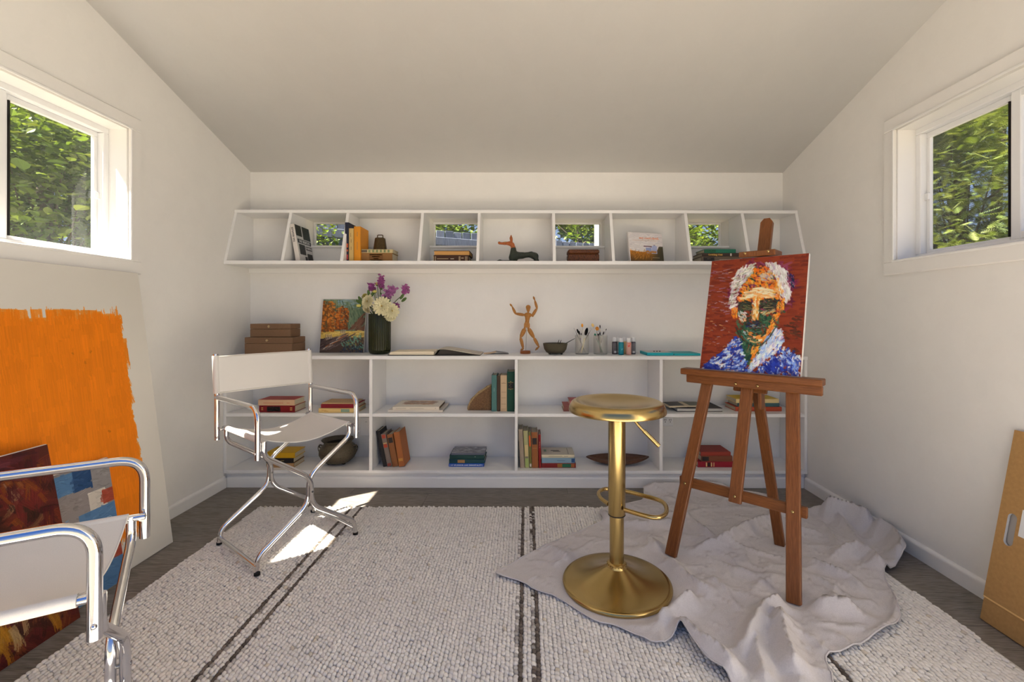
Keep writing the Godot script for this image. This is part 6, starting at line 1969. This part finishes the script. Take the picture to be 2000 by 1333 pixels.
func build_bowl_and_brushes() -> void:
	var z := 2.755
	var bx := xpx(1084.6, z)
	var c := at(bx, COUNTER, z)
	var o := thing("bowl", "dark olive stoneware bowl on little feet holding brush handles", "bowl", Transform3D(Basis.IDENTITY, c))
	var clay := grain(ph(72, 66, 52, 1.6), noise_tex(0.2, [Color(0.8, 0.8, 0.78), Color.WHITE], 128, 88), Vector3(10, 10, 10), 0.7)
	part(o, "body", MB.new().lathe([Vector2(0.0, 0.007), Vector2(0.042, 0.0065), Vector2(0.055, 0.014), Vector2(0.067, 0.032), Vector2(0.0735, 0.060), Vector2(0.0745, 0.0665), Vector2(0.0725, 0.0675), Vector2(0.0705, 0.066), Vector2(0.062, 0.034), Vector2(0.045, 0.014), Vector2(0.0, 0.012)], Vector3.ZERO, 56), clay)
	for k in 3:
		var a := TAU * k / 3.0 + 0.5
		part(o, "foot", MB.new().ball(Vector3(cos(a) * 0.042, 0.0052, sin(a) * 0.042), Vector3(0.007, 0.005, 0.007), 6, 10), clay)
	var g := "brush handles in the olive bowl"
	for f: Array in [[Vector3(0.002, 0.030, 0.02), at(xpx(1092, z), hpx(664.5, z), z) - c, Color(0.10, 0.05, 0.04), "shorter dark brush handle poking out of the olive bowl"], [Vector3(0.008, 0.030, 0.03), at(xpx(1096, z), hpx(665, z), z) - c, Color(0.13, 0.06, 0.06), "red brown brush handle poking out of the olive bowl"], [Vector3(-0.02, 0.020, 0.0), at(xpx(1122.5, z), hpx(661.5, z), z) - c, Color(0.03, 0.16, 0.15), "long teal brush handle slanting over the olive bowl's rim"]]:
		var s := thing("brush_handle", f[3], "paintbrush", Transform3D(Basis.IDENTITY, c), g)
		part(s, "shaft", MB.new().tube([f[0], (f[0] as Vector3).lerp(f[1], 0.6), f[1]], [0.0030, 0.0028, 0.0016], 8), mat(f[2], 0.4))
		part(s, "end_cap", MB.new().ball(f[1], Vector3.ONE * 0.0018, 5, 8), mat(f[2] * 1.3, 0.4))
	# two ribbed tumblers
	var glass := StandardMaterial3D.new()
	glass.transparency = BaseMaterial3D.TRANSPARENCY_ALPHA
	glass.albedo_color = Color(0.72, 0.72, 0.68, 0.16)
	glass.roughness = 0.1
	var gz := 2.77
	var cup := []
	for f: Array in [[1136.8, "ribbed glass tumbler of brushes nearer the olive bowl"], [1172.7, "ribbed glass tumbler of brushes nearer the paint bottles"]]:
		var q := at(xpx(f[0], gz), COUNTER + 0.0005, gz)
		cup.append(q)
		var t := thing("glass_tumbler", f[1], "tumbler", Transform3D(Basis.IDENTITY, q), "ribbed tumblers")
		part(t, "glass", MB.new().lathe([Vector2(0.0, 0.0), Vector2(0.039, 0.0), Vector2(0.041, 0.003), Vector2(0.0415, 0.114), Vector2(0.0405, 0.115), Vector2(0.0395, 0.114), Vector2(0.0385, 0.008), Vector2(0.0, 0.007)], Vector3.ZERO, 112, Basis.IDENTITY, 28, 0.016), glass)
		part(t, "base", MB.new().lathe([Vector2(0.0, 0.0072), Vector2(0.037, 0.0072), Vector2(0.037, 0.001), Vector2(0.0, 0.001)], Vector3.ZERO, 36), mat(lin(0.35, 0.35, 0.31), 0.2))
	var tip := func(px: float, py: float) -> Vector3: return at(xpx(1100 + px / 12.5, gz), hpx(620 + py / 12.5, gz), gz)
	var k0: Vector3 = cup[0]
	var k1: Vector3 = cup[1]
	var black := Color(0.025, 0.022, 0.02)
	var amber := ph(196, 130, 40)
	for f: Array in [
		[k0 + Vector3(0.012, 0.010, 0.0), tip.call(462, 160), 0.0022, amber, 0.020, 0.0065, Color(0.75, 0.74, 0.70), true, "amber filbert brush standing tallest in the tumbler nearer the bowl"],
		[k0 + Vector3(0.020, 0.010, 0.01), tip.call(262, 262), 0.0018, Color(0.7, 0.7, 0.7), 0.012, 0.0020, black, false, "thin pale tipped brush slanting toward the bowl"],
		[k0 + Vector3(0.016, 0.010, -0.01), tip.call(340, 290), 0.0024, black, 0.026, 0.0058, Color(0.10, 0.09, 0.12), true, "black fan brush in the tumbler nearer the bowl"],
		[k0 + Vector3(0.006, 0.010, 0.012), tip.call(382, 335), 0.0026, black, 0.022, 0.0050, ph(70, 60, 90), false, "short black round brush beside the fan brush"],
		[k0 + Vector3(-0.006, 0.010, -0.012), tip.call(440, 385), 0.0022, Color(0.05, 0.06, 0.05), 0.012, 0.0030, ph(120, 96, 140), false, "small dark brush low in the tumbler nearer the bowl"],
		[k0 + Vector3(-0.006, 0.010, 0.016), tip.call(585, 268), 0.0050, black, 0.044, 0.0100, ph(196, 180, 140), false, "large black mop brush with pale wooden handle"],
		[k0 + Vector3(-0.020, 0.010, 0.0), tip.call(700, 245), 0.0024, Color(0.75, 0.74, 0.72), 0.014, 0.0050, Color(0.05, 0.05, 0.06), true, "white bristled brush leaning toward the other tumbler"],
		[k1 + Vector3(0.022, 0.010, 0.004), tip.call(706, 158), 0.0024, ph(214, 176, 110), 0.020, 0.0080, Color(0.80, 0.80, 0.80), true, "broad cream brush leaning back toward the bowl"],
		[k1 + Vector3(0.004, 0.010, 0.012), tip.call(822, 235), 0.0070, ph(176, 112, 40), 0.022, 0.0115, black, true, "wide golden bristle brush with a thick black handle"],
		[k1 + Vector3(0.006, 0.010, -0.012), tip.call(898, 190), 0.0022, Color(0.06, 0.04, 0.03), 0.020, 0.0034, ph(70, 90, 76), false, "tall thin brown tipped brush behind the golden one"],
		[k1 + Vector3(-0.004, 0.010, 0.016), tip.call(898, 372), 0.0030, Color(0.10, 0.04, 0.04), 0.016, 0.0040, ph(60, 84, 70), false, "short dark red brush low beside the golden one"],
		[k1 + Vector3(-0.010, 0.010, 0.0), tip.call(994, 352), 0.0024, Color(0.12, 0.05, 0.05), 0.020, 0.0036, ph(150, 120, 120), false, "maroon pointed brush near the tumbler's rim"],
		[k1 + Vector3(-0.016, 0.010, 0.006), tip.call(1056, 280), 0.0015, Color(0.08, 0.08, 0.08), 0.010, 0.0026, Color(0.72, 0.71, 0.70), false, "fine liner brush slanting toward the paint bottles"],
		[k1 + Vector3(0.010, 0.010, 0.02), tip.call(770, 400), 0.0034, ph(40, 120, 90), 0.014, 0.0060, ph(30, 90, 70), false, "stubby green brush at the tumbler's rim"],
	]:
		brush(f[8], f[0], f[1], f[2], f[3], f[4], f[5], f[6], f[7])

func build_bottles() -> void:
	for f: Array in [
		[1200.5, 2.775, ph(66, 62, 66), "grey labelled paint bottle nearest the tumblers", true],
		[1207, 2.79, ph(140, 136, 132), "pale grey paint bottle hidden behind the teal one", true],
		[1213.2, 2.722, ph(10, 110, 124), "teal paint bottle with white cap at the front", false],
		[1220.5, 2.785, ph(170, 150, 106), "tan paint bottle between the teal and the pink one", false],
		[1228, 2.728, ph(196, 150, 134), "pink paint bottle with red lettering at the front", false],
		[1236.5, 2.768, ph(74, 72, 78), "dark grey paint bottle nearest the turquoise box", true],
	]:
		var o := thing("paint_bottle", f[3], "paint bottle", Transform3D(Basis.IDENTITY, at(xpx(f[0], f[1]), COUNTER + 0.0005, f[1])), "small paint bottles")
		part(o, "bottle", MB.new().lathe([Vector2(0.0, 0.0), Vector2(0.0145, 0.0), Vector2(0.0158, 0.002), Vector2(0.0158, 0.070), Vector2(0.0145, 0.0745), Vector2(0.010, 0.077), Vector2(0.0, 0.077)], Vector3.ZERO, 28), mat(f[2], 0.35))
		part(o, "cap", MB.new().lathe([Vector2(0.0125, 0.0765), Vector2(0.0128, 0.078), Vector2(0.0122, 0.099), Vector2(0.011, 0.1005), Vector2(0.0, 0.1005)], Vector3.ZERO, 24, Basis.IDENTITY, 24, 0.02), mat(Color(0.9, 0.9, 0.9), 0.4))
		var lab := MB.new()
		for k in 12:
			var a0 := -0.95 + 1.9 * k / 12.0 + PI * 0.5
			var a1 := -0.95 + 1.9 * (k + 1) / 12.0 + PI * 0.5
			var y0 := 0.008
			var y1 := 0.066
			var d0 := Vector3(cos(a0), 0, sin(a0))
			var d1 := Vector3(cos(a1), 0, sin(a1))
			lab.quad(lab.add(d0 * 0.0161 + Vector3(0, y0, 0), d0), lab.add(d1 * 0.0161 + Vector3(0, y0, 0), d1), lab.add(d1 * 0.0161 + Vector3(0, y1, 0), d1), lab.add(d0 * 0.0161 + Vector3(0, y1, 0), d0))
		var face: Color = f[2]
		part(o, "label", lab, mat(face.lerp(Color.WHITE, 0.22 if f[4] else 0.06), 0.5))
		for k in 5:
			if f[4]:
				part(o, "print_line", MB.new().box(Vector3(0.0, 0.026 + k * 0.008, 0.0162), Vector3(0.014, 0.0018, 0.0012)), mat(face * 0.7, 0.5))
		if f[4]:
			part(o, "bar_code", MB.new().box(Vector3(0.001, 0.014, 0.0162), Vector3(0.013, 0.012, 0.0012)), mat(Color(0.82, 0.82, 0.82), 0.5))
		elif f[0] > 1225.0:
			part(o, "emblem", MB.new().prism(PackedVector2Array([Vector2(-0.010, 0.056), Vector2(0.009, 0.060), Vector2(0.002, 0.052), Vector2(0.008, 0.046), Vector2(-0.003, 0.050), Vector2(-0.006, 0.044)]), 0.0012, Transform3D(Basis.IDENTITY, Vector3(0, 0, 0.0155))), mat(ph(190, 70, 60), 0.5))
			part(o, "emblem", MB.new().box(Vector3(0.0, 0.0655, 0.0160), Vector3(0.018, 0.004, 0.0012)), mat(ph(200, 80, 60), 0.5))
		elif f[0] < 1216.0:
			part(o, "emblem", MB.new().box(Vector3(0.003, 0.036, 0.0160), Vector3(0.010, 0.0018, 0.0012), 0.0, Basis(Vector3(0, 0, 1), 0.5)).box(Vector3(0.002, 0.031, 0.0160), Vector3(0.009, 0.0016, 0.0012), 0.0, Basis(Vector3(0, 0, 1), 0.4)), mat(ph(120, 180, 190), 0.5))

# ------------------------------------------------------------------ things in the low bookcase
func build_lower_shelf_things() -> void:
	var g := "books in the low bookcase"
	var gold := ph(206, 170, 90)
	# middle row, behind the chair
	pile(MIDDLE, 2.655, g, [
		["dark red book with black and gilt spine label behind the chair", 506.3, 576, 0.040, 0.135, ph(112, 24, 28), {"bands": [[0.22, 0.60, ph(26, 20, 20)], [0.23, 0.235, gold], [0.415, 0.42, gold], [0.585, 0.59, gold]], "lines": [[0.32, 0.12, 0.12, gold], [0.32, 0.10, -0.12, gold], [0.50, 0.12, 0.1, gold], [0.50, 0.08, -0.14, gold], [0.09, 0.05, 0.15, gold], [0.09, 0.05, -0.1, gold], [0.90, 0.06, 0.15, gold], [0.90, 0.06, -0.12, gold]]}],
		["red covered book with cream spine lying on the dark red one", 504.5, 575.3, 0.033, 0.125, ph(190, 158, 126), {"lines": [[0.42, 0.55, -0.05, ph(180, 110, 90)], [0.83, 0.08, -0.05, ph(180, 110, 90)]], "top": mat(ph(150, 62, 58), 0.6)}],
	])
	pile(MIDDLE, 2.646, g, [
		["cream flower patterned book at the bottom of the pile behind the armrest", 622.5, 698, 0.026, 0.15, ph(196, 168, 110), {"bands": [[0.58, 0.80, ph(120, 140, 120)]], "lines": [[0.14, 0.12, 0.1, ph(170, 130, 70)], [0.2, 0.1, -0.15, ph(170, 130, 70)]]}],
		["crimson book in the middle of the pile behind the armrest", 627, 697, 0.0225, 0.145, ph(122, 30, 40), {"lines": [[0.42, 0.22, 0.0, ph(90, 20, 26)]], "dz": 0.006}],
		["thin tan covered book on the pile behind the armrest", 629, 694, 0.007, 0.13, ph(176, 148, 108), {"dz": 0.010, "top": mat(ph(164, 134, 96), 0.7)}],
	])
	var p := Paint.new(128, 96, ph(196, 188, 172), 51)
	p.region(PackedVector2Array([Vector2(22, 14), Vector2(106, 14), Vector2(106, 62), Vector2(22, 62)]), [ph(150, 112, 78), ph(166, 128, 92), ph(120, 92, 72), ph(140, 120, 100)], 140, 22, 6, 0.1, 0.5)
	pile(MIDDLE, 2.658, g, [
		["large white book lying under the picture book in the second bay", 757.5, 865, 0.013, 0.225, ph(194, 186, 174), {"pages": Color(0.82, 0.8, 0.76)}],
		["cream picture book with a brown landscape on its cover", 767, 858, 0.020, 0.205, ph(196, 186, 168), {"pages": ph(80, 62, 48), "top": picture(p.tex(), 0.4), "lines": [[0.18, 0.22, 0.0, ph(140, 130, 116)], [0.52, 0.3, 0.0, ph(150, 140, 124)], [0.92, 0.03, 0.1, ph(120, 110, 100)]]}],
	])
	# rough stone book end
	var st := thing("stone_bookend", "rough brown stone slab propping the upright green books", "bookend", Transform3D(Basis.IDENTITY, at(0, MIDDLE + 0.0005, 2.72)))
	var outline := PackedVector2Array()
	for q: Array in [[913.6, 803], [914.5, 797], [917, 790], [921, 783], [928, 775.5], [936, 768.5], [944, 763.5], [951, 758.5], [959.3, 753.5], [959.3, 803]]:
		outline.append(Vector2(xpx(q[0], 2.72), maxf(0.0, hpx(q[1], 2.72) - MIDDLE)))
	outline[0].y = 0.0
	outline[9].y = 0.0
	var rock := grain(ph(128, 104, 82, 1.6), noise_tex(0.03, [Color(0.5, 0.45, 0.42), Color(0.9, 0.85, 0.75), Color(0.7, 0.62, 0.55), Color.WHITE], 256, 89), Vector3(9, 9, 9), 0.85, noise_tex(0.08, [], 128, 90), 0.3)
	part(st, "slab", MB.new().prism(outline, 0.06, Transform3D(Basis.IDENTITY, Vector3(0, 0, -0.06))), rock)
	var rim := MB.new()
	var path := []
	for i in range(0, 9):
		path.append(Vector3(outline[i].x + 0.002, outline[i].y + 0.0045, -0.004))
	part(st, "rough_edge", rim.tube(path, [0.005, 0.007, 0.0055, 0.008, 0.006, 0.0085, 0.006, 0.008, 0.005], 7), grain(ph(170, 148, 110, 1.6), noise_tex(0.06, [Color(0.6, 0.55, 0.5), Color.WHITE], 128, 92), Vector3(14, 14, 14), 0.9))
	var zu := 2.69
	upright("teal cloth book standing against the stone", g, xpx(965.3, zu), MIDDLE, zu, 0.214, 0.030, 0.13, ph(70, 106, 102), 0.0, {"lines": [[0.6, 0.1, 0.0, ph(110, 140, 132)]]})
	upright("narrow dark brown book between the teal and the cream one", g, xpx(974.0, zu), MIDDLE, zu, 0.210, 0.0195, 0.13, ph(64, 50, 40), 0.0, {})
	upright("cream book with dark ruled spine beside the tall green one", g, xpx(983.9, zu), MIDDLE, zu, 0.2135, 0.0375, 0.13, ph(176, 152, 122), 0.0, {"lines": [[0.80, 0.008, 0.0, ph(70, 56, 44)]], "bands": [[0.775, 0.785, ph(96, 80, 64)], [0.53, 0.537, ph(110, 92, 74)], [0.37, 0.377, ph(110, 92, 74)], [0.20, 0.207, ph(110, 92, 74)], [0.06, 0.067, ph(110, 92, 74)]]})
	upright("tall dark green book with gilt spine standing against the divider", g, xpx(997.7, zu), MIDDLE, zu, 0.235, 0.0435, 0.13, ph(30, 66, 52), 0.0, {"bands": [[0.57, 0.72, ph(24, 26, 22)], [0.725, 0.73, gold], [0.565, 0.57, gold]], "lines": [[0.755, 0.014, 0.0, gold], [0.69, 0.012, 0.0, gold], [0.65, 0.012, 0.1, gold], [0.61, 0.012, 0.0, gold], [0.55, 0.008, 0.0, gold]]})
	pile(MIDDLE, 2.692, g, [
		["brown red book half hidden behind the stool seat", 1101, 1160, 0.0315, 0.14, ph(110, 66, 58), {"top": mat(ph(150, 86, 80), 0.7)}],
		["faded red book on top of the pile behind the stool seat", 1112.5, 1166, 0.029, 0.12, ph(156, 84, 78), {"dz": 0.01}],
	])
	pile(MIDDLE, 2.688, g, [
		["thick white paged sketchbook with black cover behind the easel leg", 1322.5, 1411.5, 0.0215, 0.19, ph(34, 32, 34), {"fore": true, "pages": Color(0.80, 0.79, 0.77)}],
	])
	var ob := thing("open_booklet", "open booklet with dark printed pages lying on the black sketchbook", "booklet", Transform3D(Basis(Vector3.UP, 0.05), at(xpx(1345, 2.70), MIDDLE + 0.0222, 2.705)))
	for s: float in [-1.0, 1.0]:
		var page := part(ob, "page", MB.new().box(Vector3(s * 0.058, 0.004, -0.075), Vector3(0.114, 0.007, 0.145), 0.001, Basis(Vector3(0, 0, 1), -s * 0.02)), mat(ph(186, 174, 150), 0.8))
		part(page, "page_print", MB.new().box(Vector3(s * 0.060, 0.0086, -0.075), Vector3(0.090, 0.0006, 0.116), 0.0, Basis(Vector3(0, 0, 1), -s * 0.02)), mat(ph(62, 60, 60) if s < 0 else ph(92, 92, 80), 0.5))
	pile(MIDDLE, 2.705, g, [
		["brick red book at the bottom of the pile behind the easel", 1437, 1527, 0.0255, 0.15, ph(168, 72, 48)],
		["teal grey book in the middle of the pile behind the easel", 1441, 1522.5, 0.0225, 0.14, ph(58, 88, 92), {"dz": 0.004}],
		["cream book with yellow cover on top of the pile behind the easel", 1438, 1521.5, 0.024, 0.14, ph(198, 178, 126), {"top": mat(ph(176, 146, 34), 0.6)}],
	])
	# lowest row
	pile(LOW, 2.675, g, [
		["tan book at the bottom of the pile seen under the chair seat", 521, 574.5, 0.026, 0.13, ph(150, 116, 78)],
		["black book in the middle of the pile seen under the chair seat", 520, 573.5, 0.0295, 0.13, ph(30, 26, 26), {"lines": [[0.6, 0.12, 0.0, ph(150, 130, 80)]]}],
		["mustard yellow book on top of the pile seen under the chair seat", 519, 576, 0.031, 0.13, ph(178, 136, 22), {"top": mat(ph(186, 144, 26), 0.6)}],
	])
	build_pot()
	var zl := 2.69
	upright("black book leaning against the divider in the lowest row", g, xpx(752.5, zl), LOW, zl, 0.215, 0.022, 0.125, ph(36, 34, 34), 0.200, {})
	upright("grey book with red spine labels leaning beside the black one", g, xpx(761.6, zl), LOW, zl, 0.197, 0.0285, 0.12, ph(110, 98, 90), 0.200, {"bands": [[0.86, 0.97, ph(150, 60, 40)], [0.58, 0.68, ph(160, 60, 36)], [0.70, 0.72, gold], [0.02, 0.10, ph(130, 56, 44)]]})
	upright("brown book with black spine label leaning between grey and tan ones", g, xpx(772.8, zl), LOW, zl, 0.192, 0.034, 0.12, ph(126, 80, 48), 0.185, {"bands": [[0.74, 0.90, ph(44, 36, 32)]]})
	upright("tan brown book with gilt emblem leaning in front of the others", g, xpx(785.3, zl), LOW, zl, 0.206, 0.034, 0.13, ph(150, 90, 50), 0.160, {"bands": [[0.16, 0.24, ph(176, 124, 56)]]})
	var cov := Paint.new(96, 64, ph(120, 120, 124), 52)
	cov.region(PackedVector2Array([Vector2(0, 0), Vector2(96, 0), Vector2(96, 64), Vector2(0, 64)]), [ph(110, 110, 116), ph(140, 140, 146), ph(90, 90, 96), ph(170, 170, 176)], 140, 16, 4, 0.1, 0.6)
	pile(LOW, 2.695, g, [
		["bright blue book with white bracketed title on its spine", 877, 945.5, 0.0195, 0.15, ph(28, 74, 156), {"title": "[ OF SPLENDOR AND IMMORTALITY ]", "title_col": ph(200, 206, 220), "title_high": 0.0085, "serif": false}],
		["dark teal book with tan spine label above the blue one", 877.5, 947, 0.0245, 0.15, ph(30, 60, 66), {"bands": [[0.24, 0.44, ph(150, 112, 70)]]}],
		["dark green book in the pile beside the leaning books", 878.5, 946, 0.0240, 0.145, ph(34, 62, 58), {"lines": [[0.74, 0.03, 0.1, ph(140, 150, 130)]]}],
		["thin book with a grey mountain photograph on its cover", 881.5, 947, 0.011, 0.14, ph(90, 92, 104), {"top": picture(cov.tex(), 0.4)}],
	])
	var zr := 2.675
	upright("tall grey beige book leaning against the divider in the lowest row", g, xpx(1020.9, zr), LOW, zr, 0.226, 0.0245, 0.13, ph(150, 134, 116), 0.055, {"lines": [[0.83, 0.008, 0.0, ph(110, 96, 80)], [0.72, 0.008, 0.0, ph(110, 96, 80)]]})
	upright("sage and cream patterned book beside the grey beige one", g, xpx(1030.0, zr), LOW, zr, 0.218, 0.0255, 0.13, ph(158, 154, 110), 0.045, {"bands": [[0.03, 0.26, ph(150, 164, 96)], [0.26, 0.31, ph(120, 110, 90)], [0.31, 0.62, ph(190, 170, 120)]]})
	upright("thin orange and green book with white foot label", g, xpx(1037.0, zr), LOW, zr, 0.212, 0.0125, 0.13, ph(104, 100, 50), 0.036, {"bands": [[0.60, 0.90, ph(196, 84, 36)], [0.04, 0.12, ph(200, 190, 176)]]})
	upright("brown book with black spine label in the row of five", g, xpx(1045.8, zr), LOW, zr, 0.209, 0.0360, 0.13, ph(142, 88, 50), 0.026, {"bands": [[0.66, 0.84, ph(36, 32, 32)], [0.55, 0.56, ph(176, 124, 70)]]})
	upright("narrow red book closing the row of five", g, xpx(1055.0, zr), LOW, zr, 0.196, 0.0140, 0.13, ph(128, 30, 30), 0.014, {"lines": [[0.76, 0.05, 0.0, ph(206, 180, 150)], [0.69, 0.04, 0.0, ph(206, 180, 150)], [0.62, 0.03, 0.0, ph(206, 180, 150)]]})
	var title := Paint.new(128, 80, ph(186, 180, 164), 53)
	title.rect(0.30, 0.42, 0.56, 0.50, ph(60, 56, 52))
	title.rect(0.36, 0.54, 0.60, 0.62, ph(60, 56, 52))
	title.rect(0.82, 0.1, 0.83, 0.95, ph(110, 104, 90))
	title.rect(0.08, 0.3, 0.16, 0.6, ph(120, 150, 120))
	pile(LOW, 2.678, g, [
		["dark red book with green and gold spine panels", 1058.5, 1125, 0.0275, 0.16, ph(112, 34, 32), {"bands": [[0.46, 0.60, ph(140, 96, 44)], [0.60, 0.86, ph(30, 92, 66)], [0.86, 0.96, ph(140, 84, 44)]]}],
		["pale blue book with a navy square at its spine's end", 1058.5, 1123.5, 0.0305, 0.155, ph(122, 148, 162), {"bands": [[0.89, 0.99, ph(44, 74, 116)]], "lines": [[0.58, 0.24, 0.0, ph(86, 106, 124)]]}],
		["cream paperback on top of the pale blue book", 1058, 1122.5, 0.0185, 0.15, ph(196, 186, 158), {"lines": [[0.42, 0.42, 0.0, ph(110, 102, 86)], [0.74, 0.12, 0.0, ph(110, 102, 86)]], "top": picture(title.tex(), 0.6)}],
	])
	build_boat_bowl()
	pile(LOW, 2.692, g, [
		["crimson book with gilt rules at the bottom of the red pile", 1363.5, 1434, 0.0330, 0.15, ph(136, 28, 42), {"bands": [[0.22, 0.25, ph(200, 176, 120)], [0.27, 0.34, ph(40, 26, 26)], [0.36, 0.39, ph(200, 176, 120)], [0.43, 0.45, ph(200, 176, 120)]]}],
		["brown book with black spine panel in the red pile", 1370, 1431, 0.0335, 0.145, ph(114, 66, 46), {"bands": [[0.03, 0.24, ph(40, 34, 32)]]}],
		["rust red book on top of the red pile", 1369, 1427.5, 0.0230, 0.145, ph(140, 56, 44), {"top": mat(ph(132, 54, 44), 0.6)}],
	])

func build_pot() -> void:
	var z := 2.758
	var o := thing("bronze_pot", "round dark bronze pot with ring handles behind the chair", "pot", Transform3D(Basis.IDENTITY, at(xpx(660.5, z), LOW + 0.0005, z)))
	var m := grain(ph(84, 76, 62, 1.5), noise_tex(0.04, [Color(0.55, 0.53, 0.5), Color.WHITE, Color(0.75, 0.72, 0.66)], 256, 93), Vector3(7, 7, 7), 0.55)
	m.metallic = 0.25
	part(o, "body", MB.new().lathe([Vector2(0.0, 0.006), Vector2(0.045, 0.006), Vector2(0.07, 0.014), Vector2(0.094, 0.034), Vector2(0.107, 0.062), Vector2(0.106, 0.086), Vector2(0.094, 0.108), Vector2(0.081, 0.119), Vector2(0.078, 0.126), Vector2(0.083, 0.136), Vector2(0.092, 0.144), Vector2(0.093, 0.147), Vector2(0.089, 0.147), Vector2(0.078, 0.137), Vector2(0.073, 0.124), Vector2(0.09, 0.104), Vector2(0.10, 0.07), Vector2(0.07, 0.022), Vector2(0.0, 0.014)], Vector3.ZERO, 64), m)
	for k in 3:
		var a := TAU * k / 3.0 + 0.5
		part(o, "foot", MB.new().ball(Vector3(cos(a) * 0.05, 0.005, sin(a) * 0.05), Vector3(0.011, 0.005, 0.011), 6, 10), m)
	for s: float in [-1.0, 1.0]:
		part(o, "lug", MB.new().tube(smooth_path([Vector3(s * 0.094, 0.106, 0), Vector3(s * 0.110, 0.110, 0), Vector3(s * 0.113, 0.098, 0), Vector3(s * 0.103, 0.090, 0)]), 0.0042, 10), m)
		var ring := []
		for k in 25:
			var a := TAU * k / 24.0
			ring.append(Vector3(s * (0.1135 + 0.0035 * cos(a)), 0.086 + 0.017 * cos(a), 0.013 * sin(a)))
		part(o, "ring_handle", MB.new().tube(ring, 0.0024, 8, false), m)

func build_boat_bowl() -> void:
	var z := 2.76
	var o := thing("wooden_dish", "long dark carved wooden dish with pointed ends behind the stool", "dish", Transform3D(Basis.IDENTITY, at(xpx(1206.5, z), LOW + 0.0005, z)))
	var m := MB.new()
	var nx := 40
	var nk := 16
	var top := MB.new()
	for pass_k in 2:   # outside, then hollow
		var ids := []
		for i in nx + 1:
			var u := -1.0 + 2.0 * i / nx
			var half := 0.082 * pow(maxf(0.0, 1.0 - pow(absf(u), 1.7)), 0.75) + 0.0012
			var rim := 0.0405 - 0.004 * (1.0 - u * u)
			var low := 0.0 + 0.036 * pow(absf(u), 2.4)
			var row := []
			for k in nk + 1:
				var a := PI * k / nk
				var s := 1.0 if pass_k == 0 else 0.86
				var bottom := low if pass_k == 0 else low + 0.010
				var p := Vector3(u * 0.19 * (1.0 if pass_k == 0 else 0.965), lerpf(rim, bottom, pow(sin(a), 0.8)), cos(a) * half * s)
				row.append(m.add(p, (Vector3(u * 0.3, -sin(a), cos(a) * 0.8) * (1.0 if pass_k == 0 else -1.0)).normalized()))
			ids.append(row)
		for i in nx:
			for k in nk:
				m.quad(ids[i][k], ids[i + 1][k], ids[i + 1][k + 1], ids[i][k + 1])
	part(o, "hull", m, grain(ph(84, 58, 42, 1.6), noise_tex(0.04, [Color(0.5, 0.45, 0.4), Color.WHITE, Color(0.7, 0.62, 0.55)], 256, 94), Vector3(2, 14, 14), 0.4))
	for s: float in [-1.0, 1.0]:
		var path := []
		for i in nx + 1:
			var u := -1.0 + 2.0 * i / nx
			path.append(Vector3(u * 0.188, 0.0405 - 0.004 * (1.0 - u * u), s * (0.078 * pow(maxf(0.0, 1.0 - pow(absf(u), 1.7)), 0.75))))
		part(o, "rim", MB.new().tube(path, 0.0035, 6), mat(ph(70, 48, 36, 1.6), 0.45))
